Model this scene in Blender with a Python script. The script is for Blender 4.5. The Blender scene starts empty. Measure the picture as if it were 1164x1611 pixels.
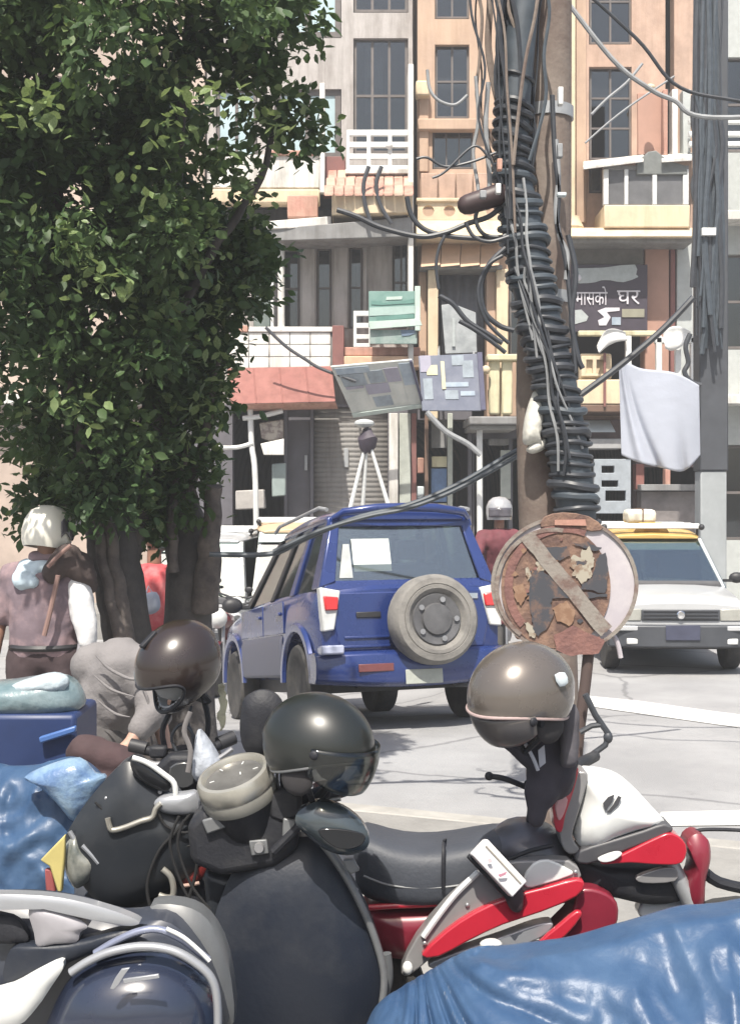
import bpy, bmesh, math, random
import numpy as np
from mathutils import Vector, Matrix, Euler, noise

random.seed(7)
sc = bpy.context.scene
col = sc.collection
R = math.radians

# ------------------------------------------------------------------ camera
FPX, CX, HY, CAMZ = 2000.0, 582.0, 780.0, 1.8
cam_d = bpy.data.cameras.new("camera")
cam = bpy.data.objects.new("camera", cam_d)
col.objects.link(cam)
cam.location = (0, 0, CAMZ)
cam.rotation_euler = (R(90), 0, 0)
cam_d.sensor_width = 36.0
cam_d.sensor_fit = 'AUTO'
cam_d.lens = 36.0 * FPX / 1611.0
cam_d.shift_y = (HY - 805.5) / 1611.0
cam_d.clip_start = 0.05
cam_d.clip_end = 600
sc.camera = cam

# ------------------------------------------------------------------ light
SUN_EL, SUN_AZ = 59.0, 11.0        # azimuth measured from straight behind the camera towards the viewer's left
world = bpy.data.worlds.new("World")
sc.world = world
world.use_nodes = True
wn = world.node_tree
wn.nodes.clear()
sky = wn.nodes.new("ShaderNodeTexSky")
sky.sky_type = 'NISHITA'
sky.sun_disc = False
sky.sun_elevation = R(SUN_EL)
sky.sun_rotation = R(180 + SUN_AZ)
sky.air_density = 1.3
sky.dust_density = 4.0
bg = wn.nodes.new("ShaderNodeBackground")
bg.inputs[1].default_value = 0.10
wo = wn.nodes.new("ShaderNodeOutputWorld")
wn.links.new(sky.outputs[0], bg.inputs[0])
wn.links.new(bg.outputs[0], wo.inputs[0])
sd = bpy.data.lights.new("sun", 'SUN')
sd.energy = 4.7
sd.angle = R(0.55)
sd.color = (1.0, 0.945, 0.85)
so = bpy.data.objects.new("sun", sd)
col.objects.link(so)
so.location = (-8, -10, 30)
to_sun = Vector((-math.sin(R(SUN_AZ)) * math.cos(R(SUN_EL)), -math.cos(R(SUN_AZ)) * math.cos(R(SUN_EL)), math.sin(R(SUN_EL))))
so.rotation_euler = to_sun.to_track_quat('Z', 'Y').to_euler()
vs = sc.view_settings
sc.display_settings.display_device = 'sRGB'
vs.view_transform = 'Standard'
vs.look = 'None'
vs.exposure = 0.72
vs.gamma = 1.0
vs.use_curve_mapping = False
sc.cycles.max_bounces = 8
sc.cycles.transparent_max_bounces = 16
sc.cycles.caustics_reflective = False
sc.cycles.caustics_refractive = False

# ------------------------------------------------------------------ helpers
def P(px, py, Y):
    return Vector(((px - CX) / FPX * Y, Y, CAMZ - (py - HY) / FPX * Y))

def sstep(t):
    t = min(1.0, max(0.0, t))
    return t * t * (3 - 2 * t)

SUV_TH = R(18.5)
SUV_REAR = Vector((0.405, 9.65, 0))
def gz(x, y):
    """ground height: the street falls away to one side beyond the kerb"""
    a = (x - SUV_REAR.x) * (-math.sin(SUV_TH)) + (y - SUV_REAR.y) * math.cos(SUV_TH)
    t = 1 - sstep((x - 0.2) / 1.9)
    return -0.42 * sstep(a / 4.0) * t

MATS = {}
def mat(name, rgb, rough=0.6, metal=0.0, var=0.15, scale=8.0, bump=0.0, bscale=None, coat=0.0, spec=0.5, rgb2=None, thr=None, sheen=0.0, stain=0.0):
    """principled material with noise-driven colour wear"""
    if name in MATS:
        return MATS[name]
    m = bpy.data.materials.new(name)
    m.use_nodes = True
    nt = m.node_tree
    b = nt.nodes["Principled BSDF"]
    b.inputs["Roughness"].default_value = rough
    b.inputs["Metallic"].default_value = metal
    b.inputs["Specular IOR Level"].default_value = spec
    b.inputs["Coat Weight"].default_value = coat
    b.inputs["Coat Roughness"].default_value = 0.08
    b.inputs["Sheen Weight"].default_value = sheen
    tc = nt.nodes.new("ShaderNodeTexCoord")
    nz = nt.nodes.new("ShaderNodeTexNoise")
    nz.inputs["Scale"].default_value = scale
    nz.inputs["Detail"].default_value = 6
    nz.inputs["Roughness"].default_value = 0.65
    nt.links.new(tc.outputs["Object"], nz.inputs["Vector"])
    rp = nt.nodes.new("ShaderNodeValToRGB")
    c = rgb
    if rgb2 is None:
        lo = tuple(max(0, v * (1 - var)) for v in c); hi = tuple(min(1, v * (1 + var)) for v in c)
        p0, p1 = 0.3, 0.7
    else:
        lo, hi = c, rgb2
        p0, p1 = thr or (0.45, 0.6)
    rp.color_ramp.elements[0].position = p0
    rp.color_ramp.elements[1].position = p1
    rp.color_ramp.elements[0].color = (*lo, 1)
    rp.color_ramp.elements[1].color = (*hi, 1)
    nt.links.new(nz.outputs["Fac"], rp.inputs[0])
    cout = rp.outputs[0]
    if stain:
        mp = nt.nodes.new("ShaderNodeMapping"); mp.inputs["Scale"].default_value = (3.2, 3.2, 0.35)
        n3 = nt.nodes.new("ShaderNodeTexNoise"); n3.inputs["Scale"].default_value = 1.6; n3.inputs["Detail"].default_value = 8; n3.inputs["Roughness"].default_value = 0.7
        nt.links.new(tc.outputs["Object"], mp.inputs[0]); nt.links.new(mp.outputs[0], n3.inputs["Vector"])
        r3 = nt.nodes.new("ShaderNodeValToRGB")
        r3.color_ramp.elements[0].position = 0.44; r3.color_ramp.elements[1].position = 0.68
        r3.color_ramp.elements[0].color = (1, 1, 1, 1); v = 1 - stain; r3.color_ramp.elements[1].color = (v, v * .96, v * .92, 1)
        nt.links.new(n3.outputs["Fac"], r3.inputs[0])
        mx = nt.nodes.new("ShaderNodeMix"); mx.data_type = 'RGBA'; mx.blend_type = 'MULTIPLY'; mx.inputs[0].default_value = 1.0
        nt.links.new(cout, mx.inputs[6]); nt.links.new(r3.outputs[0], mx.inputs[7])
        cout = mx.outputs[2]
    nt.links.new(cout, b.inputs["Base Color"])
    # roughness wear
    mr = nt.nodes.new("ShaderNodeMapRange")
    mr.inputs["To Min"].default_value = max(0.02, rough * 0.8)
    mr.inputs["To Max"].default_value = min(1, rough * 1.25)
    nt.links.new(nz.outputs["Fac"], mr.inputs["Value"])
    nt.links.new(mr.outputs[0], b.inputs["Roughness"])
    if bump:
        n2 = nt.nodes.new("ShaderNodeTexNoise")
        n2.inputs["Scale"].default_value = bscale or scale * 6
        n2.inputs["Detail"].default_value = 5
        nt.links.new(tc.outputs["Object"], n2.inputs["Vector"])
        bp = nt.nodes.new("ShaderNodeBump")
        bp.inputs["Strength"].default_value = bump
        bp.inputs["Distance"].default_value = 0.02
        nt.links.new(n2.outputs["Fac"], bp.inputs["Height"])
        nt.links.new(bp.outputs[0], b.inputs["Normal"])
    MATS[name] = m
    return m

def glass(name, tint, gloss=0.12, rough=0.03):
    if name in MATS:
        return MATS[name]
    m = bpy.data.materials.new(name)
    m.use_nodes = True
    nt = m.node_tree
    nt.nodes.clear()
    out = nt.nodes.new("ShaderNodeOutputMaterial")
    tr = nt.nodes.new("ShaderNodeBsdfTransparent"); tr.inputs[0].default_value = (*tint, 1)
    gl = nt.nodes.new("ShaderNodeBsdfGlossy"); gl.inputs["Roughness"].default_value = rough
    gl.inputs[0].default_value = (0.9, 0.95, 1, 1)
    fr = nt.nodes.new("ShaderNodeLayerWeight"); fr.inputs[0].default_value = 0.35
    ma = nt.nodes.new("ShaderNodeMath"); ma.operation = 'MULTIPLY_ADD'
    ma.inputs[1].default_value = 0.6; ma.inputs[2].default_value = gloss
    mx = nt.nodes.new("ShaderNodeMixShader")
    nt.links.new(fr.outputs["Fresnel"], ma.inputs[0])
    nt.links.new(ma.outputs[0], mx.inputs[0])
    nt.links.new(tr.outputs[0], mx.inputs[1])
    nt.links.new(gl.outputs[0], mx.inputs[2])
    nt.links.new(mx.outputs[0], out.inputs[0])
    MATS[name] = m
    return m

def tag(o, label=None, cat=None, group=None, kind=None):
    if label: o["label"] = label
    if cat: o["category"] = cat
    if group: o["group"] = group
    if kind: o["kind"] = kind
    return o

def thing(name, label, cat, loc=(0, 0, 0), rot=(0, 0, 0), group=None):
    o = bpy.data.objects.new(name, None)
    o.empty_display_size = 0.1
    col.objects.link(o)
    o.location = loc
    o.rotation_euler = rot
    tag(o, label, cat, group)
    return o

def root_mat(o):
    """world matrix of an object whose ancestors have no parent inverse"""
    m = Matrix.LocRotScale(o.location, o.rotation_euler, o.scale)
    p = o.parent
    while p:
        m = Matrix.LocRotScale(p.location, p.rotation_euler, p.scale) @ m
        p = p.parent
    return m

class MB:
    """collects vertices and faces; build() links ONE mesh object. world=True: coordinates are world, brought into the parent's frame"""
    def __init__(s):
        s.v = []; s.f = []
    def add(s, vs, fs):
        n = len(s.v)
        s.v += [Vector(p) for p in vs]
        s.f += [tuple(i + n for i in f) for f in fs]
        return s
    def box(s, c, d, rot=None):
        c = Vector(c); hx, hy, hz = d[0] / 2, d[1] / 2, d[2] / 2
        pts = [Vector((x, y, z)) for x in (-hx, hx) for y in (-hy, hy) for z in (-hz, hz)]
        if rot is not None:
            m = rot if isinstance(rot, Matrix) else Euler(rot).to_matrix()
            pts = [m @ p for p in pts]
        return s.add([c + p for p in pts], [(0, 1, 3, 2), (4, 6, 7, 5), (0, 4, 5, 1), (2, 3, 7, 6), (0, 2, 6, 4), (1, 5, 7, 3)])
    def box2(s, a, b):
        return s.box([(a[i] + b[i]) / 2 for i in range(3)], [abs(b[i] - a[i]) for i in range(3)])
    def fbox(s, x0, y0, x1, y1, Yf, Yb):
        """box whose front face spans the given picture rectangle at depth Yf"""
        a = P(x0, y1, Yf); b = P(x1, y0, Yf)
        return s.box2((a.x, Yf, a.z), (b.x, Yb, b.z))
    def hexa(s, q, n):
        """quad q (4 points) thickened by vector n"""
        q = [Vector(p) for p in q]; n = Vector(n)
        return s.add(q + [p + n for p in q], [(0, 1, 2, 3), (7, 6, 5, 4), (0, 4, 5, 1), (1, 5, 6, 2), (2, 6, 7, 3), (3, 7, 4, 0)])
    def tube(s, path, rad, n=8, flat=None, caps=True, closed=False):
        path = [Vector(p) for p in path]
        k = len(path)
        if not hasattr(rad, '__len__'):
            rad = [rad] * k
        up = Vector((0, 0, 1))
        prev = None
        rings = []
        for i in range(k):
            if closed:
                t = path[(i + 1) % k] - path[i - 1]
            else:
                t = path[min(i + 1, k - 1)] - path[max(i - 1, 0)]
            if t.length < 1e-9: t = Vector((0, 0, 1))
            t.normalize()
            if flat is not None:
                b = Vector((0, 1, 0)) - t * t.y          # depth axis
                if b.length < 1e-3: b = Vector((1, 0, 0))
                b.normalize(); a = b.cross(t)
            else:
                if prev is None:
                    a = up.cross(t)
                    if a.length < 1e-3: a = Vector((1, 0, 0)).cross(t)
                else:
                    a = prev - t * prev.dot(t)
                    if a.length < 1e-6: a = up.cross(t)
                a.normalize(); b = t.cross(a)
            prev = a
            rings.append([path[i] + a * (math.cos(2 * math.pi * j / n) * rad[i]) + b * (math.sin(2 * math.pi * j / n) * (rad[i] if flat is None else (flat if flat > 0 else rad[i] * -flat))) for j in range(n)])
        base = len(s.v)
        for r in rings: s.v += r
        for i in range(k if closed else k - 1):
            i2 = (i + 1) % k
            for j in range(n):
                j2 = (j + 1) % n
                s.f.append((base + i * n + j, base + i * n + j2, base + i2 * n + j2, base + i2 * n + j))
        if caps and not closed:
            s.f.append(tuple(base + j for j in range(n))[::-1])
            s.f.append(tuple(base + (k - 1) * n + j for j in range(n)))
        return s
    def lathe(s, prof, m=None, n=24):
        """profile [(r, h)] spun round local Z then moved by matrix m"""
        m = m or Matrix.Identity(4)
        base = len(s.v)
        k = len(prof)
        for r, h in prof:
            for j in range(n):
                a = 2 * math.pi * j / n
                s.v.append(m @ Vector((r * math.cos(a), r * math.sin(a), h)))
        for i in range(k - 1):
            for j in range(n):
                j2 = (j + 1) % n
                s.f.append((base + i * n + j, base + i * n + j2, base + (i + 1) * n + j2, base + (i + 1) * n + j))
        if prof[0][0] > 1e-5: s.f.append(tuple(base + j for j in range(n))[::-1])
        if prof[-1][0] > 1e-5: s.f.append(tuple(base + (k - 1) * n + j for j in range(n)))
        return s
    def ball(s, c, r, n=14):
        r = (r, r, r) if not hasattr(r, '__len__') else r
        k = n // 2
        m = Matrix.Translation(c) @ Matrix.Diagonal((r[0], r[1], r[2], 1))
        return s.lathe([(max(math.sin(math.pi * i / k), 1e-6 if i in (0, k) else 0), -math.cos(math.pi * i / k)) for i in range(k + 1)], m, n)
    def capsule(s, a, ra, b, rb, n=12):
        a = Vector(a); b = Vector(b)
        d = b - a
        q = d.to_track_quat('Z', 'Y').to_matrix().to_4x4() if d.length > 1e-6 else Matrix.Identity(4)
        L = d.length
        prof = [(max(1e-6, ra * math.sin(t)), -ra * math.cos(t)) for t in (0, 0.5, 1.0, math.pi / 2)]
        prof += [(max(1e-6, rb * math.cos(t)), L + rb * math.sin(t)) for t in (0, 0.55, 1.05, math.pi / 2)]
        return s.lathe(prof, Matrix.Translation(a) @ q, n)
    def loft(s, secs, caps=True):
        n = len(secs[0]); base = len(s.v)
        for q in secs: s.v += [Vector(p) for p in q]
        for i in range(len(secs) - 1):
            for j in range(n):
                j2 = (j + 1) % n
                s.f.append((base + i * n + j, base + i * n + j2, base + (i + 1) * n + j2, base + (i + 1) * n + j))
        if caps:
            s.f.append(tuple(base + j for j in range(n))[::-1])
            s.f.append(tuple(base + (len(secs) - 1) * n + j for j in range(n)))
        return s
    def grid(s, rows):
        """rows of points, open surface"""
        n = len(rows[0]); base = len(s.v)
        for q in rows: s.v += [Vector(p) for p in q]
        for i in range(len(rows) - 1):
            for j in range(n - 1):
                s.f.append((base + i * n + j, base + i * n + j + 1, base + (i + 1) * n + j + 1, base + (i + 1) * n + j))
        return s
    def build(s, name, m, parent=None, smooth=True, angle=38, bevel=0.0, seg=2, world=True, solid=0.0, remesh=0.0, sub=0, fixn=True):
        me = bpy.data.meshes.new(name)
        vs = s.v
        if world and parent is not None:
            inv = root_mat(parent).inverted()
            vs = [inv @ v for v in vs]
        me.from_pydata([tuple(v) for v in vs], [], s.f)
        me.validate()
        if fixn:
            bm = bmesh.new(); bm.from_mesh(me)
            bmesh.ops.recalc_face_normals(bm, faces=bm.faces)
            bm.to_mesh(me); bm.free()
        if smooth:
            me.shade_smooth()
            if not remesh: me.set_sharp_from_angle(angle=R(angle))
        o = bpy.data.objects.new(name, me)
        col.objects.link(o)
        if m is not None: me.materials.append(m)
        if parent is not None: o.parent = parent
        if remesh:
            k = o.modifiers.new("remesh", 'REMESH'); k.mode = 'VOXEL'; k.voxel_size = remesh; k.use_smooth_shade = True
            k = o.modifiers.new("smooth", 'SMOOTH'); k.factor = 0.5; k.iterations = 4
        if solid:
            k = o.modifiers.new("solid", 'SOLIDIFY'); k.thickness = solid; k.offset = 0
        if sub:
            k = o.modifiers.new("sub", 'SUBSURF'); k.levels = sub; k.render_levels = sub
        if bevel:
            k = o.modifiers.new("bevel", 'BEVEL'); k.width = bevel; k.segments = seg; k.limit_method = 'ANGLE'; k.angle_limit = R(35)
        return o

def smooth_path(pts, k=4, closed=False):
    """Catmull-Rom through 2D/3D points or longer tuples"""
    n = len(pts); out = []
    rng = range(n) if closed else range(n - 1)
    for i in rng:
        p1, p2 = pts[i], pts[(i + 1) % n]
        p0 = pts[i - 1] if (closed or i > 0) else p1
        p3 = pts[(i + 2) % n] if (closed or i + 2 < n) else p2
        for j in range(k):
            t = j / k
            out.append(tuple(0.5 * (2 * b + (c - a) * t + (2 * a - 5 * b + 4 * c - d) * t * t + (3 * b - a - 3 * c + d) * t ** 3) for a, b, c, d in zip(p0, p1, p2, p3)))
    if not closed: out.append(tuple(pts[-1]))
    return out

def puff(pts, Y, thick, dome, k=3, n=4, back=0.6):
    """solid rounded panel whose outline is star-shaped round its centre. pts: picture outline at depth Y (Y may be a function of px)"""
    q = smooth_path(pts, k, True) if k > 1 else list(pts)
    fy = Y if callable(Y) else (lambda px: Y)
    w = [P(a, b, fy(a)) for a, b in q]
    c = sum(w, Vector()) / len(w)
    mb = MB()
    secs = []
    for i in range(n, 0, -1):
        s = 1 - (i / n) * 0.97
        h = dome * back * math.sqrt(max(0, 1 - s * s)) + thick / 2
        secs.append([c + (p - c) * s + Vector((0, h, 0)) for p in w])
    secs.append([p + Vector((0, thick / 2, 0)) for p in w])
    secs.append([p - Vector((0, thick / 2, 0)) for p in w])
    for i in range(1, n + 1):
        s = 1 - (i / n) * 0.97
        h = dome * math.sqrt(max(0, 1 - s * s)) + thick / 2
        secs.append([c + (p - c) * s - Vector((0, h, 0)) for p in w])
    return mb.loft(secs)

def ragged(pts, amp=2.0, n=4):
    """picture outline with irregular torn edges"""
    out = []
    for i in range(len(pts)):
        a, b = pts[i], pts[(i + 1) % len(pts)]
        for j in range(n):
            t = j / n
            out.append((a[0] + (b[0] - a[0]) * t + random.uniform(-amp, amp), a[1] + (b[1] - a[1]) * t + random.uniform(-amp, amp)))
    return out

def slab(pts, Y, thick, k=1):
    """flat plate of any outline"""
    q = smooth_path(pts, k, True) if k > 1 else list(pts)
    fy = Y if callable(Y) else (lambda px: Y)
    w = [P(a, b, fy(a)) for a, b in q]
    n = len(w)
    mb = MB()
    h = Vector((0, thick / 2, 0))
    mb.v += [p - h for p in w] + [p + h for p in w]
    mb.f.append(tuple(range(n)))
    mb.f.append(tuple(range(2 * n - 1, n - 1, -1)))
    for i in range(n):
        j = (i + 1) % n
        mb.f.append((i, j, n + j, n + i))
    return mb

def ptube(pts, Y, rpx, n=8, k=4, flat=None, closed=False):
    """tube through picture points (px, py[, r px]) at depth Y; a point may carry a depth as third and radius as fourth value"""
    fy = Y if callable(Y) else (lambda px: Y)
    q = []
    for p in pts:
        r = p[2] if len(p) > 2 else rpx
        y = p[3] if len(p) > 3 else fy(p[0])
        q.append((p[0], p[1], r, y))
    q = smooth_path(q, k, closed) if k > 1 else q
    return MB().tube([P(a, b, y) for a, b, r, y in q], [max(0.0005, r / FPX * y) for a, b, r, y in q], n, flat, closed=closed)

def holed_wall(x0, y0, x1, y1, Yf, Yb, holes):
    """wall slab spanning a picture rectangle with rectangular openings, one connected mesh"""
    xs = sorted({x0, x1} | {v for h in holes for v in (h[0], h[2]) if x0 < v < x1})
    ys = sorted({y0, y1} | {v for h in holes for v in (h[1], h[3]) if y0 < v < y1})
    nx, ny = len(xs), len(ys)
    mb = MB()
    for Yd in (Yf, Yb):
        for y in ys:
            for x in xs:
                p = P(x, y, Yf); mb.v.append(Vector((p.x, Yd, p.z)))
    N = nx * ny
    def solid(i, j):
        if i < 0 or j < 0 or i >= nx - 1 or j >= ny - 1: return False
        cx, cy = (xs[i] + xs[i + 1]) / 2, (ys[j] + ys[j + 1]) / 2
        return not any(h[0] < cx < h[2] and h[1] < cy < h[3] for h in holes)
    for j in range(ny - 1):
        for i in range(nx - 1):
            if not solid(i, j): continue
            a, b, c, d = j * nx + i, j * nx + i + 1, (j + 1) * nx + i + 1, (j + 1) * nx + i
            mb.f.append((a, b, c, d)); mb.f.append((d + N, c + N, b + N, a + N))
            if not solid(i, j - 1): mb.f.append((a, a + N, b + N, b))
            if not solid(i, j + 1): mb.f.append((d, c, c + N, d + N))
            if not solid(i - 1, j): mb.f.append((a, d, d + N, a + N))
            if not solid(i + 1, j): mb.f.append((b, b + N, c + N, c))
    used = sorted({i for f in mb.f for i in f})
    re = {o: k for k, o in enumerate(used)}
    mb.v = [mb.v[i] for i in used]
    mb.f = [tuple(re[i] for i in f) for f in mb.f]
    return mb

def bool_cut(o, cutters):
    """difference with temporary solids, applied"""
    tmp = []
    for c in cutters:
        t = c.build("cutter", None, None, smooth=False)
        t.parent = o.parent
        tmp.append(t)
        k = o.modifiers.new("cut", 'BOOLEAN'); k.operation = 'DIFFERENCE'; k.object = t; k.solver = 'EXACT'
    dg = bpy.context.evaluated_depsgraph_get()
    dg.update()
    me = bpy.data.meshes.new_from_object(o.evaluated_get(dg))
    old = o.data
    o.modifiers.clear()
    o.data = me
    me.name = old.name
    me.shade_smooth(); me.set_sharp_from_angle(angle=R(35))
    for t in tmp:
        d = t.data
        bpy.data.objects.remove(t); bpy.data.meshes.remove(d)

def text_mesh(body, name, m, parent, loc, size, rot=(R(90), 0, 0), depth=0.004, width=None):
    cu = bpy.data.curves.new("lettering", 'FONT')
    cu.body = body; cu.size = size; cu.extrude = depth; cu.align_x = 'CENTER'; cu.align_y = 'CENTER'
    t = bpy.data.objects.new("lettering", cu)
    col.objects.link(t)
    dg = bpy.context.evaluated_depsgraph_get(); dg.update()
    me = bpy.data.meshes.new_from_object(t.evaluated_get(dg))
    bpy.data.objects.remove(t)
    if width and len(me.vertices):
        xs = [v.co.x for v in me.vertices]
        k = width / max(1e-4, max(xs) - min(xs))
        for v in me.vertices: v.co.x *= k
    o = bpy.data.objects.new(name, me)
    me.materials.clear(); me.materials.append(m)
    col.objects.link(o)
    M = Matrix.LocRotScale(Vector(loc), Euler(rot), Vector((1, 1, 1)))
    if parent is not None:
        o.parent = parent
        M = root_mat(parent).inverted() @ M
    l, r, s = M.decompose()
    o.location = l; o.rotation_euler = r.to_euler()
    return o
# ================================================================== materials
M_asph = mat("asphalt_dusty", (0.255, 0.255, 0.26), 0.9, rgb2=(0.325, 0.325, 0.33), thr=(0.36, 0.62), scale=0.9, bump=0.35, bscale=110)
M_pave = mat("pavement_concrete", (0.24, 0.235, 0.225), 0.9, var=0.2, scale=3, bump=0.2, bscale=40)
M_paint = mat("road_paint", (0.62, 0.62, 0.6), 0.8, rgb2=(0.36, 0.36, 0.36), scale=9, thr=(0.55, 0.7))
M_greyw = mat("grey_plaster", (0.36, 0.335, 0.32), 0.9, rgb2=(0.46, 0.43, 0.415), thr=(0.35, 0.65), scale=1.6, bump=0.15, bscale=30, stain=0.45)
M_white = mat("white_painted_concrete", (0.66, 0.65, 0.62), 0.8, rgb2=(0.5, 0.49, 0.46), thr=(0.5, 0.75), scale=2.5, bump=0.1, bscale=30, stain=0.4)
M_cream = mat("cream_plaster", (0.64, 0.53, 0.37), 0.85, rgb2=(0.5, 0.4, 0.29), thr=(0.48, 0.75), scale=2.2, bump=0.12, bscale=30, stain=0.16)
M_creamy = mat("pale_yellow_paint", (0.6, 0.56, 0.38), 0.8, var=0.18, scale=3, stain=0.3)
M_orange = mat("orange_plaster", (0.50, 0.36, 0.265), 0.9, rgb2=(0.42, 0.30, 0.23), thr=(0.4, 0.7), scale=1.8, bump=0.12, bscale=30, stain=0.16)
M_terra = mat("terracotta_facing", (0.45, 0.315, 0.245), 0.85, var=0.2, scale=3, bump=0.15, bscale=40, stain=0.16)
M_pink = mat("faded_red_tile", (0.44, 0.23, 0.18), 0.8, rgb2=(0.5, 0.31, 0.24), thr=(0.4, 0.65), scale=4, bump=0.2, bscale=30, stain=0.4)
M_redb = mat("faded_red_board", (0.25, 0.10, 0.085), 0.8, rgb2=(0.30, 0.135, 0.115), thr=(0.4, 0.7), scale=2.5, stain=0.3)
M_maroon = mat("red_brown_paint", (0.20, 0.085, 0.075), 0.7, var=0.2, scale=3)
M_tilew = mat("glazed_white_tile", (0.70, 0.69, 0.66), 0.3, var=0.08, scale=3, stain=0.2)
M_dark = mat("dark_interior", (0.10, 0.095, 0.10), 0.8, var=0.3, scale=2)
M_dwin = mat("dark_window_frame", (0.12, 0.105, 0.10), 0.6, var=0.25, scale=4)
M_shut = mat("grey_roller_shutter", (0.235, 0.225, 0.215), 0.6, var=0.12, scale=2.5, stain=0.3)
M_slate = mat("slate_grey_paint", (0.11, 0.105, 0.12), 0.6, var=0.2, scale=3)
M_steel = mat("white_painted_steel", (0.62, 0.63, 0.62), 0.5, var=0.12, scale=6)
M_galv = mat("galvanised_steel", (0.36, 0.37, 0.38), 0.5, 0.4, var=0.2, scale=5)
M_greyp = mat("grey_paint", (0.22, 0.22, 0.22), 0.7, var=0.2, scale=4, stain=0.35)
M_curt = mat("pale_curtain_cloth", (0.5, 0.56, 0.58), 0.9, var=0.12, scale=5)
M_bluec = mat("pale_blue_pane", (0.40, 0.52, 0.55), 0.25, var=0.12, scale=1.5)
M_wood = mat("brown_wood", (0.14, 0.085, 0.06), 0.6, var=0.25, scale=5)
G_win = glass("window_glass", (0.55, 0.58, 0.58), 0.06)
G_dark = glass("tinted_window_glass", (0.40, 0.41, 0.42), 0.07)

# ================================================================== ground
def lines(vals):
    out = []
    for a, b, n in vals: out += list(np.linspace(a, b, n, endpoint=False))
    return out + [vals[-1][1]]
xs = lines([(-70, -14, 6), (-14, 6, 60), (6, 70, 6)])
ys = lines([(-40, 4, 6), (4, 22, 54), (22, 70, 6)])
mb = MB().grid([[(x, y, gz(x, y)) for x in xs] for y in ys])
road = tag(mb.build("road", M_asph, None, fixn=False), kind="structure")

_nt = M_asph.node_tree; _b = _nt.nodes["Principled BSDF"]
_src = _b.inputs["Base Color"].links[0].from_socket
_tc = _nt.nodes.new("ShaderNodeTexCoord")
_vo = _nt.nodes.new("ShaderNodeTexVoronoi"); _vo.feature = 'DISTANCE_TO_EDGE'; _vo.inputs["Scale"].default_value = 0.42; _vo.inputs["Randomness"].default_value = 1.0
_nz = _nt.nodes.new("ShaderNodeTexNoise"); _nz.inputs["Scale"].default_value = 2.5; _nz.inputs["Detail"].default_value = 6
_mx = _nt.nodes.new("ShaderNodeMix"); _mx.data_type = 'VECTOR'; _mx.inputs[0].default_value = 0.16
_nt.links.new(_tc.outputs["Object"], _nz.inputs["Vector"]); _nt.links.new(_tc.outputs["Object"], _mx.inputs[4]); _nt.links.new(_nz.outputs["Color"], _mx.inputs[5]); _nt.links.new(_mx.outputs[1], _vo.inputs["Vector"])
_rp = _nt.nodes.new("ShaderNodeValToRGB"); _rp.color_ramp.elements[0].position = 0.003; _rp.color_ramp.elements[1].position = 0.009
_rp.color_ramp.elements[0].color = (.62, .62, .63, 1); _rp.color_ramp.elements[1].color = (1, 1, 1, 1)
_nt.links.new(_vo.outputs["Distance"], _rp.inputs[0])
_n2 = _nt.nodes.new("ShaderNodeTexNoise"); _n2.inputs["Scale"].default_value = 1.7; _n2.inputs["Detail"].default_value = 8; _n2.inputs["Roughness"].default_value = .75
_nt.links.new(_tc.outputs["Object"], _n2.inputs["Vector"])
_r2 = _nt.nodes.new("ShaderNodeValToRGB"); _r2.color_ramp.elements[0].position = 0.6; _r2.color_ramp.elements[1].position = 0.74
_r2.color_ramp.elements[0].color = (1, 1, 1, 1); _r2.color_ramp.elements[1].color = (.66, .655, .65, 1)
_nt.links.new(_n2.outputs["Fac"], _r2.inputs[0])
for _s in (_rp.outputs[0], _r2.outputs[0]):
    _m = _nt.nodes.new("ShaderNodeMix"); _m.data_type = 'RGBA'; _m.blend_type = 'MULTIPLY'; _m.inputs[0].default_value = 1
    _nt.links.new(_src, _m.inputs[6]); _nt.links.new(_s, _m.inputs[7]); _src = _m.outputs[2]
_nt.links.new(_src, _b.inputs["Base Color"])

# near pavement with its kerb (kerb runs obliquely)
def ky(x): return 6.9 - 0.4 * x
PAVE = 0.12
mb = MB()
secs = []
xx = lines([(-40, -8, 5), (-8, 6, 28), (6, 40, 5)])
rows_t = [[(x, -40, PAVE) for x in xx], [(x, ky(x) - 0.16, PAVE) for x in xx]]
mb.grid(rows_t)
tag(mb.build("pavement", M_pave, None, fixn=False), kind="structure")
mb = MB().loft([[(x, ky(x) - 0.157, -0.6), (x, ky(x), -0.6), (x, ky(x), PAVE + 0.004), (x, ky(x) - 0.157, PAVE + 0.004)] for x in xx])
tag(mb.build("kerb", mat("kerb_stone", (0.33, 0.32, 0.3), 0.9, var=0.2, scale=4), None, bevel=0.012), kind="structure")
mb = MB().box2((-60, 19.6, -0.8), (60, 26, -0.02))
tag(mb.build("far_pavement", M_pave, None), kind="structure")

def road_px(pts, name):
    w = []
    for a, b in pts:
        Y = CAMZ * FPX / (b - HY)
        p = P(a, b, Y); w.append(Vector((p.x, p.y, gz(p.x, p.y) + 0.006)))
    mb = MB(); n = len(w)
    mb.v = w; mb.f = [tuple(range(n))]
    return tag(mb.build(name, M_paint, None), kind="structure")
road_px([(1440, 1184), (1122, 1140), (960, 1117), (905, 1108), (912, 1094), (1000, 1103), (1122, 1120), (1440, 1160)], "road_line")
road_px([(1500, 1296), (1040, 1301), (1030, 1290), (1040, 1279), (1500, 1268)], "road_line")
road_px([(865, 1303), (700, 1306), (705, 1296), (865, 1290)], "road_line")
road_px([(640, 1309), (560, 1312), (565, 1302), (640, 1298)], "road_line")

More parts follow.
